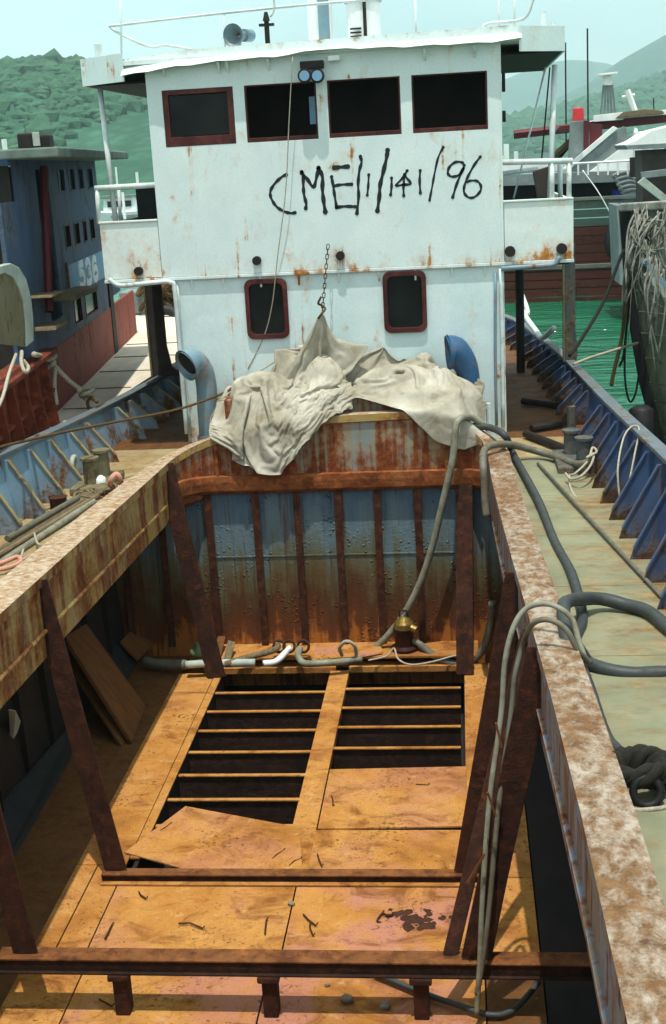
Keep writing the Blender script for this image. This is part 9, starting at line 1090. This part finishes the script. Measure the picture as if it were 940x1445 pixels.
ropes([on(78, 520, .1), on(77, 545, .1), on(80, 570, .15)], .03, 'cord', 'rope_end', 'frayed pale rope end hanging on the red wall beside the rusty bulwark', 'rope', 6)
ropes([at(126, 580, Y=16.2), at(124, 568, Y=16.3), at(130, 560, Y=16.2), at(137, 568, Y=16.1)], .022, 'cordbrown', 'rope_loop', 'brown rope loop round the pale rail below the white knot', 'rope', 6)
# net heap and tyre on the far part of the pale deck
b = B()
for i in range(16):
    c = at(rng.uniform(208, 240), rng.uniform(402, 432), Y=28.5 + rng.uniform(-.6, .6)); r = rng.uniform(.15, .35)
    b.tube([c + Vector((r * math.cos(a), r * .6 * math.sin(a), .12 * math.sin(2 * a + i))) for a in np.linspace(0, 6.2, 16)], .05, 6)
tag(b.build('net_heap', 'cordbrown', smooth=True), 'heap of tan and brown fishing net on the far end of the pale deck', 'fishing net', kind='stuff')
c = at(234, 455, Y=27.5)
tag(B().tube([c + Vector((.26 * math.cos(a), .1 * math.sin(a), .26 * math.sin(a))) for a in np.linspace(0, 6.2832, 22)], .11, 10, cap=False).build('tyre_fender', 'black', smooth=True), 'black tyre fender standing on the pale deck beside the net heap', 'tyre')
tag(B().box(c.x - 1.2, c.x - .2, c.y + .8, c.y + 1.6, deckz, deckz + .5).build('deck_crate', 'jgrey', bevel=.03), 'grey crate on the pale deck in front of the net heap', 'crate')

# ================================================================== boats across the water on the right
jk = thing('junk', (9, 45, -1.3), 'old wooden junk with dark red hull, green bulwark and white superstructure', 'boat')
JY = 42.0
def jz(px, py, Y=JY): return at(px, py, Y=Y)
zt_, zm_ = jz(800, 284).z, jz(800, 322).z
nb_ = 9
xs_ = np.linspace(-1.2, 15, 14)
curveY = lambda x: JY + ((x - 6) / 9) ** 2 * 1.6
def strake(z0, z1, mat, nm, k):
    f0 = 1 - (zt_ - z0) * .02; yo = lambda z: (zt_ - z) * .10
    B().strip([[(x, curveY(x) + yo(z0), z0 + .012) for x in xs_], [(x, curveY(x) + yo(z1) - .03, z1 - .02) for x in xs_], [(x, curveY(x) + yo(z1) + .06, z1 - .02) for x in xs_], [(x, curveY(x) + yo(z0) + .08, z0 + .012) for x in xs_]], close=True).build(nm, mat, jk)
zs_ = np.linspace(-1.42, zm_, nb_ + 1)
for i in range(nb_): strake(zs_[i], zs_[i + 1], 'jred', 'hull_plank', i)
zs_ = np.linspace(zm_ + .01, zt_, 4)
for i in range(3): strake(zs_[i], zs_[i + 1], 'jgrn', 'bulwark_plank', i)
B().box(-1.2, 15, JY + 2.2, JY + 5, -1.35, zt_ - .9).build('hull_core', 'jdark', jk)
B().strip([[(x, curveY(x) - .10, zt_) for x in xs_], [(x, curveY(x) - .10, zt_ + .09) for x in xs_], [(x, curveY(x) + .25, zt_ + .09) for x in xs_], [(x, curveY(x) + .25, zt_) for x in xs_]], close=True).build('gunwale', 'jgrn', jk)
B().strip([[(x, curveY(x) + (zt_ - zm_ + 1.2) * .10 - d_, zm_ - z_q) for x in xs_] for d_, z_q in ((.0, 1.32), (.10, 1.30), (.10, 1.18), (.0, 1.16))]).build('rubbing_strake', 'jgrn', jk)
def pan(pts, Y, th, mat, nm, par=None): return B().prism([jz(x, y, Y) for x, y in pts], (0, th, 0)).build(nm, mat, par or jk, bevel=.01)
pan([(700, 250), (905, 246), (905, 284), (700, 288)], JY + 2.6, .1, 'jdark', 'shelter_back')
pan([(700, 247), (900, 240), (900, 256), (700, 263)], JY + 1.2, 1.4, 'jgrey', 'shelter_roof')
# white swept superstructure
pan([(800, 243), (806, 228), (880, 178), (884, 180), (886, 205), (830, 246)], JY + 2.0, .12, 'jgrey', 'swept_side')
pan([(803, 240), (872, 181), (866, 178), (795, 238)], JY + 1.9, .25, 'jwhite', 'swept_rib'); pan([(828, 245), (893, 197), (896, 180), (900, 182), (900, 246)], JY + 1.9, .2, 'jwhite', 'superstructure')
pan([(700, 232), (815, 228), (812, 240), (700, 246)], JY + 3, .2, 'jwhite', 'superstructure')
pan([(895, 186), (960, 182), (960, 246), (897, 246)], JY + 1.7, .2, 'jwhite', 'superstructure')
for px in (906, 922, 938): pan([(px, 196), (px + 9, 195), (px + 9, 208), (px, 209)], JY + 1.66, .03, 'glass', 'window')
pan([(838, 163), (880, 158), (880, 169), (838, 172)], JY + 2.7, .2, 'jwhite', 'upper_tier')
pan([(783, 186), (790, 178), (860, 170), (960, 160), (960, 170), (860, 181)], JY + 2.9, 3.0, 'jmaroon', 'canopy_edge')
pan([(831, 172), (852, 166), (960, 152), (960, 160), (860, 169)], JY + 2.85, 3.1, 'jwhite', 'canopy')
pan([(870, 166), (880, 158), (910, 154), (935, 156), (938, 160)], JY + 2.5, 1.5, 'wood', 'canopy_hump')
pan([(806, 172), (826, 170), (826, 230), (803, 232)], JY + 2.2, .5, 'jgrey', 'funnel'); pan([(824, 170), (832, 170), (831, 214), (824, 220)], JY + 2.1, .4, 'jmaroon', 'funnel_edge')
pan([(832, 174), (850, 176), (850, 196), (832, 210)], JY + 2.15, .05, 'jmaroon', 'cabin_panel')
def jp(pts, r, nm, mat='jwhite', par=None, Y=JY): return B().tube([jz(x, y, Y + d) for x, y, d in pts], r, 6).build(nm, mat, par or jk)
for px in range(816, 905, 14): jp([(px, 230, .6), (px, 247, .6)], .03, 'rail_stanchion')
jp([(808, 231, .6), (905, 226, .6)], .035, 'top_rail'); jp([(893, 222, .5), (893, 250, .5)], .10, 'rail_post', 'iron')
jp([(885, 127, 3), (890, 140, 3), (898, 163, 3)], .10, 'mast'); jp([(878, 137, 3), (896, 134, 3)], .05, 'mast_arm'); jp([(922, 138, 3), (923, 156, 3)], .02, 'antenna', 'iron')
pl = None
for px in (848, 853, 858, 863, 868): jp([(px + (858 - px) * .4, 119, 3.4), (px, 160, 3.4)], .035, 'tower_leg', 'jgrey')
pan([(846, 104), (872, 101), (872, 104), (846, 107)], JY + 3, 1, 'jwhite', 'tower_top'); pan([(853, 107), (863, 106), (864, 120), (852, 120)], JY + 3.2, .5, 'jwhite', 'radar_box')
jp([(725, 190, 6), (805, 181, 6)], .16, 'side_boom', 'jmaroon'); jp([(780, 222, 5), (810, 195, 5)], .12, 'stay_boom', 'wood'); pan([(782, 222), (803, 200), (806, 206), (790, 226)], JY + 5.2, .2, 'jdark', 'boom_shadow_box')
jp([(798, 60, 7), (799, 200, 7)], .03, 'radio_whip', 'iron'); jp([(829, 40, 7), (830, 175, 7)], .03, 'radio_whip', 'iron')
for k_, (px, py, w2, h2, mt, lab, nm) in enumerate(((816, 161, .17, .40, 'red', 'red bucket upside down on the grey funnel of the junk', 'red_bucket'), (878, 277, .32, .42, 'blue', 'blue plastic drum on the junk deck', 'plastic_drum'), (897, 278, .32, .4, 'blue', 'second blue plastic drum on the junk deck beside the dark rail post', 'plastic_drum'), (869, 281, .18, .22, 'red', 'small red can beside the blue drum on the junk', 'red_can'))):
    p = jz(px, py, JY + 1.6)
    tag(B().tube([p + Vector((0, 0, -h2 / 2)), p + Vector((0, 0, h2 / 2 - .04)), p + Vector((0, 0, h2 / 2))], [w2 * (1.15 if k_ == 0 else 1), w2, w2 * .85], 14).build(nm, mt, bevel=.01), lab, 'drum' if 'drum' in nm else ('bucket' if k_ == 0 else 'can'))
c = jz(878, 340, JY - .5)
tag(B().tube([c + Vector((.34 * math.cos(a), .05, .5 * math.sin(a))) for a in np.linspace(0, 6.2832, 22)], .22, 10, cap=False).build('tyre_fender', 'black', smooth=True), 'black tyre fender hanging against the red hull of the junk', 'tyre')
for k_ in range(6): ropes([jz(880 + k_ * 3, 248 + k_ * 6, JY + .9) + Vector((.3 * math.cos(a * 1.0), 0, .10 * math.sin(a))) for a in (0, 1.5, 3, 4.5, 6)], .07, 'jgrey', 'coil', None, None, 6, parent=jk)
# white canopied launch farther right
ln = thing('launch', (7.2, 38, -1.3), 'launch with white draped canopy behind the tangled ropes', 'boat')
LYY = 37.0
def lpn(pts, th, mat, nm, d=0): return B().prism([at(x, y, Y=LYY + d) for x, y in pts], (0, th, 0)).build(nm, mat, ln, bevel=.01)
lpn([(882, 204), (898, 198), (920, 184), (960, 174), (960, 208), (886, 210)], 2.4, 'jwhite', 'canopy'); lpn([(882, 205), (960, 201), (960, 208), (886, 211)], 2.6, 'jgrey', 'canopy_hem', -.1)
lpn([(906, 212), (960, 209), (960, 300), (908, 300)], 1.5, 'cop', 'cabin', .3); lpn([(905, 243), (960, 236), (960, 246), (906, 252)], .2, 'jgrey', 'side_rail', -.3)
lpn([(900, 258), (909, 250), (960, 292), (960, 304)], .15, 'palep', 'gangplank', -.5); lpn([(870, 290), (960, 288), (960, 400), (900, 408), (875, 402)], 2, 'jgrey', 'hull', 0)
# nearest right: old tarred wooden boat bow with ropes
ow = thing('wooden_boat', (4.2, 20, -1.5), 'dark weathered wooden boat bow with pale planks and tangled ropes, close by the blue rail', 'boat')
OY = 20.0
SR = [(880, 296), (884, 350), (888, 410), (896, 470), (908, 540), (922, 592), (934, 640)]
OYs = [20.4, 20.3, 20.2, 20.1, 20.0, 19.9, 19.8]
stem = [at(x, y, Y=Y_) for (x, y), Y_ in zip(SR, OYs)]
def side(t, k):   # along the side towards us and to the right
    p = stem[k]; return p + Vector((t * 1.0, -t * 2.2 + .12 * t * t, .10 * t * (1 - k / 6)))
B().strip([[p + Vector((-.07, -.02, 0)) for p in stem], [p + Vector((.07, -.10, 0)) for p in stem], [p + Vector((.12, .2, 0)) for p in stem], [p + Vector((-.04, .3, 0)) for p in stem]], close=True).build('stem_post', 'black', ow, bevel=.01)
for k in range(6):
    n_ = 2
    for h in range(n_):
        def e(t, f): return side(t, k).lerp(side(t, k + 1), f)
        ts = np.linspace(.0, 3.2, 8); f0, f1 = h / n_ + .02, (h + 1) / n_ - .02
        B().strip([[e(t, f0) + Vector((.09, 0, 0)) for t in ts], [e(t, f1) + Vector((.09, 0, 0)) for t in ts], [e(t, f1) + Vector((.15, .1, 0)) for t in ts], [e(t, f0) + Vector((.15, .1, 0)) for t in ts]], close=True).build('hull_plank', 'palewood' if k < 2 else 'tarwood', ow)
B().strip([[side(t, 0) + Vector((-.08, -.12, -.02)) for t in np.linspace(0, 3.2, 8)], [side(t, 0) + Vector((-.08, -.12, .1)) for t in np.linspace(0, 3.2, 8)], [side(t, 0) + Vector((.4, .12, .1)) for t in np.linspace(0, 3.2, 8)], [side(t, 0) + Vector((.4, .12, -.02)) for t in np.linspace(0, 3.2, 8)]], close=True).build('gunwale', 'palewood', ow, bevel=.02)
B().strip([[p + Vector((.12, .15, 0)) for p in stem], [p + Vector((3.5, 1.5, 0)) for p in stem]]).build('far_side', 'tarwood', ow)
B().prism([at(x, y, Y=18.6) for x, y in ((908, 372), (914, 366), (965, 428), (965, 440))], (0, .25, 0)).build('guard_rail', 'l536', ow, bevel=.01)
for k_ in range(6): B().bar(at(914 + k_ * 7, 378 + k_ * 9, Y=18.7), at(914 + k_ * 7, 396 + k_ * 9, Y=18.7), .03, .03, (0, 1, 0)).build('guard_slat', 'l536', ow)
B().bar(at(912, 385, Y=18.5), at(952, 430, Y=18.5), .09, .09).build('white_spar', 'palep', ow)
b = B()
for i in range(34):
    a = at(rng.uniform(895, 928), rng.uniform(288, 330), Y=19.4 + rng.uniform(-.4, .3)); m_ = at(rng.uniform(884, 922), rng.uniform(325, 375), Y=19.1 + rng.uniform(-.4, .2)); c = at(rng.uniform(880, 945), rng.uniform(370, 430), Y=19.1 + rng.uniform(-.4, .2))
    b.tube(curve([a, m_, c], 6), rng.uniform(.008, .026), 6)
for i in range(16):
    a = at(rng.uniform(905, 945), rng.uniform(285, 330), Y=19.2); c = at(rng.uniform(905, 950), rng.uniform(330, 400), Y=18.9); m_ = (a + c) / 2 + Vector((rng.uniform(-.3, .3), -.1, rng.uniform(-.2, .2)))
    b.tube(curve([a, m_, c], 6), rng.uniform(.007, .02), 6)
for i in range(20):
    t = rng.uniform(0, 1); x0_, y0_ = 898 + 40 * t + rng.uniform(-6, 6), 320 + 70 * t + rng.uniform(-10, 10); Y_ = 19.0 - 1.2 * t
    a = at(x0_, y0_, Y=Y_); m_ = at(x0_ + rng.uniform(-16, 10), y0_ + rng.uniform(30, 60), Y=Y_ - .15); c = at(x0_ + rng.uniform(-18, 16), y0_ + rng.uniform(60, 150), Y=Y_ - .1)
    b.tube(curve([a, m_, c], 6), rng.uniform(.006, .016), 6)
tag(b.build('rope_tangle', 'ropegrey', smooth=True), 'tangle of grey and cream ropes hanging over the old wooden bow', 'rope tangle', kind='stuff')
ropes([at(890, 385, Y=19.5), at(884, 420, Y=19.4), at(878, 470, Y=19.4), at(868, 520, Y=19.4), at(863, 545, Y=19.4)], .03, 'cordbrown', 'frayed_rope', 'frayed brown rope dangling over the water from the wooden bow', 'rope', 7)
ropes([at(892, 390, Y=19.6), at(886, 450, Y=19.5), at(880, 500, Y=19.5), at(874, 517, Y=19.5)], .018, 'corddark', 'thin_rope', 'thin dark rope dangling beside the frayed brown one', 'rope', 6)
ropes([at(886, 440, Y=19.6), at(882, 500, Y=19.6), at(883, 545, Y=19.6), at(889, 567, Y=19.6), at(897, 556, Y=19.6), at(901, 530, Y=19.7)], .016, 'corddark', 'rope_loop', 'dark rope loop hanging low over the water beside the stem', 'rope', 6)
ropes([at(897, 352, Y=19.8), at(882, 354, Y=19.8), at(872, 372, Y=19.7), at(850, 430, Y=19.2), at(820, 480, Y=18.6), at(803, 502, Y=18.3)], .026, 'corddark', 'mooring_line', 'dark mooring line slanting from the wooden bow down to the dark blue rail', 'rope', 7)
ropes([at(900, 484, Y=19.8), at(868, 494, Y=19.2), at(835, 504, Y=18.7), at(810, 514, Y=18.2)], .022, 'cord', 'mooring_line', 'pale mooring line crossing the water low to the dark blue rail', 'rope', 7)
ropes([at(822, 240, Y=41.5), at(845, 272, Y=41.3), at(868, 314, Y=41.2)], .018, 'jwhite', 'stay_line', 'white stay line slanting across the junk bulwark', 'rope', 5)
c = at(905, 590, Y=17.6)
tag(B().tube([c + Vector((0, 0, -.5)), c + Vector((0, 0, -.42)), c + Vector((0, 0, .12)), c + Vector((0, 0, .17))], [.14, .17, .17, .1], 14).build('pile_fender', 'black', smooth=True), 'black fender hung between the dark blue rail and the wooden stem', 'fender')

# ================================================================== small boats far off on the left
def small_boat(px, py, Y, ln_, lab, cab='jwhite', hull='jwhite', flip=1):
    p = at(px, py, Y=Y); p.z = ZW; s = ln_
    t = thing('moored_boat', tuple(p), lab, 'boat', 'small boats moored far off')
    n = 9; L_ = [(-.5 + i / (n - 1)) * s for i in range(n)]; hw = [s * .13 * (1 - max(0, abs(2 * i / (n - 1) - .9) - .25) ** 2) for i in range(n)]; zt2 = [s * (.11 + .05 * (2 * i / (n - 1) - 1) ** 2) for i in range(n)]
    B().strip([[p + Vector((x, -h, z)) for x, h, z in zip(L_, hw, zt2)], [p + Vector((x, -h * .7, -.2)) for x, h in zip(L_, hw)], [p + Vector((x, h * .7, -.2)) for x, h in zip(L_, hw)], [p + Vector((x, h, z)) for x, h, z in zip(L_, hw, zt2)]], close=True).build('hull', hull, t, bevel=.03)
    cb = B().prism([p + Vector((-.22 * s, -.09 * s, .09 * s)), p + Vector((.16 * s, -.09 * s, .09 * s)), p + Vector((.12 * s, -.08 * s, .27 * s)), p + Vector((-.2 * s, -.08 * s, .27 * s))], (0, .17 * s, 0)).build('cabin', cab, t, bevel=.03)
    B().box(p.x - .25 * s, p.x + .17 * s, p.y - .11 * s, p.y + .11 * s, p.z + .272 * s, p.z + .295 * s).build('cabin_roof', 'jgrey', t)
    for k in range(3): B().box(p.x - .16 * s + k * .1 * s, p.x - .09 * s + k * .1 * s, p.y - .096 * s, p.y - .086 * s, p.z + .17 * s, p.z + .235 * s).build('window', 'glass', t)
    B().cyl(p + Vector((-.05 * s, 0, .29 * s)), p + Vector((-.05 * s, 0, .6 * s)), .012 * s, 6).build('mast', 'jwhite', t)
small_boat(185, 300, 62, 6.5, 'white motor boat seen between the blue cabin and the wing rail')
small_boat(172, 262, 130, 9, 'white cabin boat farthest off between the blue cabin and the white wheelhouse')
small_boat(205, 275, 78, 8, 'dark boat with grey canopy close beside the white wheelhouse', 'woodg', 'woodg')
small_boat(28, 250, 60, 11, 'white boat glimpsed through the open blue cabin window')
small_boat(742, 262, 58, 8, 'white boat behind the right wing rail with grey canopy')
small_boat(718, 258, 75, 7, 'dark boat half hidden by the wheelhouse at the right wing', 'cop', 'woodg')
b = B()
for i in range(60):
    x = -140 + i * 2.6 + rng.uniform(-.8, .8); y = 380 + rng.uniform(-8, 8); h = rng.uniform(2, 7); w2 = rng.uniform(1.2, 3.2); b.box(x, x + w2, y, y + 6, ZW - .5, ZW + h)
tag(b.build('harbour_sheds', 'jwhite'), 'row of pale sheds and boats along the far shore below the green hill', 'sheds', kind='stuff')

# ------------------------------------------------------------------ haze: one closed box of thin air round everything
mh = bpy.data.materials.new('pale_haze'); mh.use_nodes = True; t_ = mh.node_tree; t_.nodes.clear()
oo = t_.nodes.new('ShaderNodeOutputMaterial'); vv = t_.nodes.new('ShaderNodeVolumePrincipled'); vv.inputs['Density'].default_value = .00030; vv.inputs['Color'].default_value = (.70, .93, .98, 1); vv.inputs['Anisotropy'].default_value = .2
t_.links.new(vv.outputs[0], oo.inputs['Volume'])
MAT['haze'] = mh
hz = B().box(-6100, 6100, -700, 6100, -6, 900).build('haze', 'haze'); hz['kind'] = 'stuff'
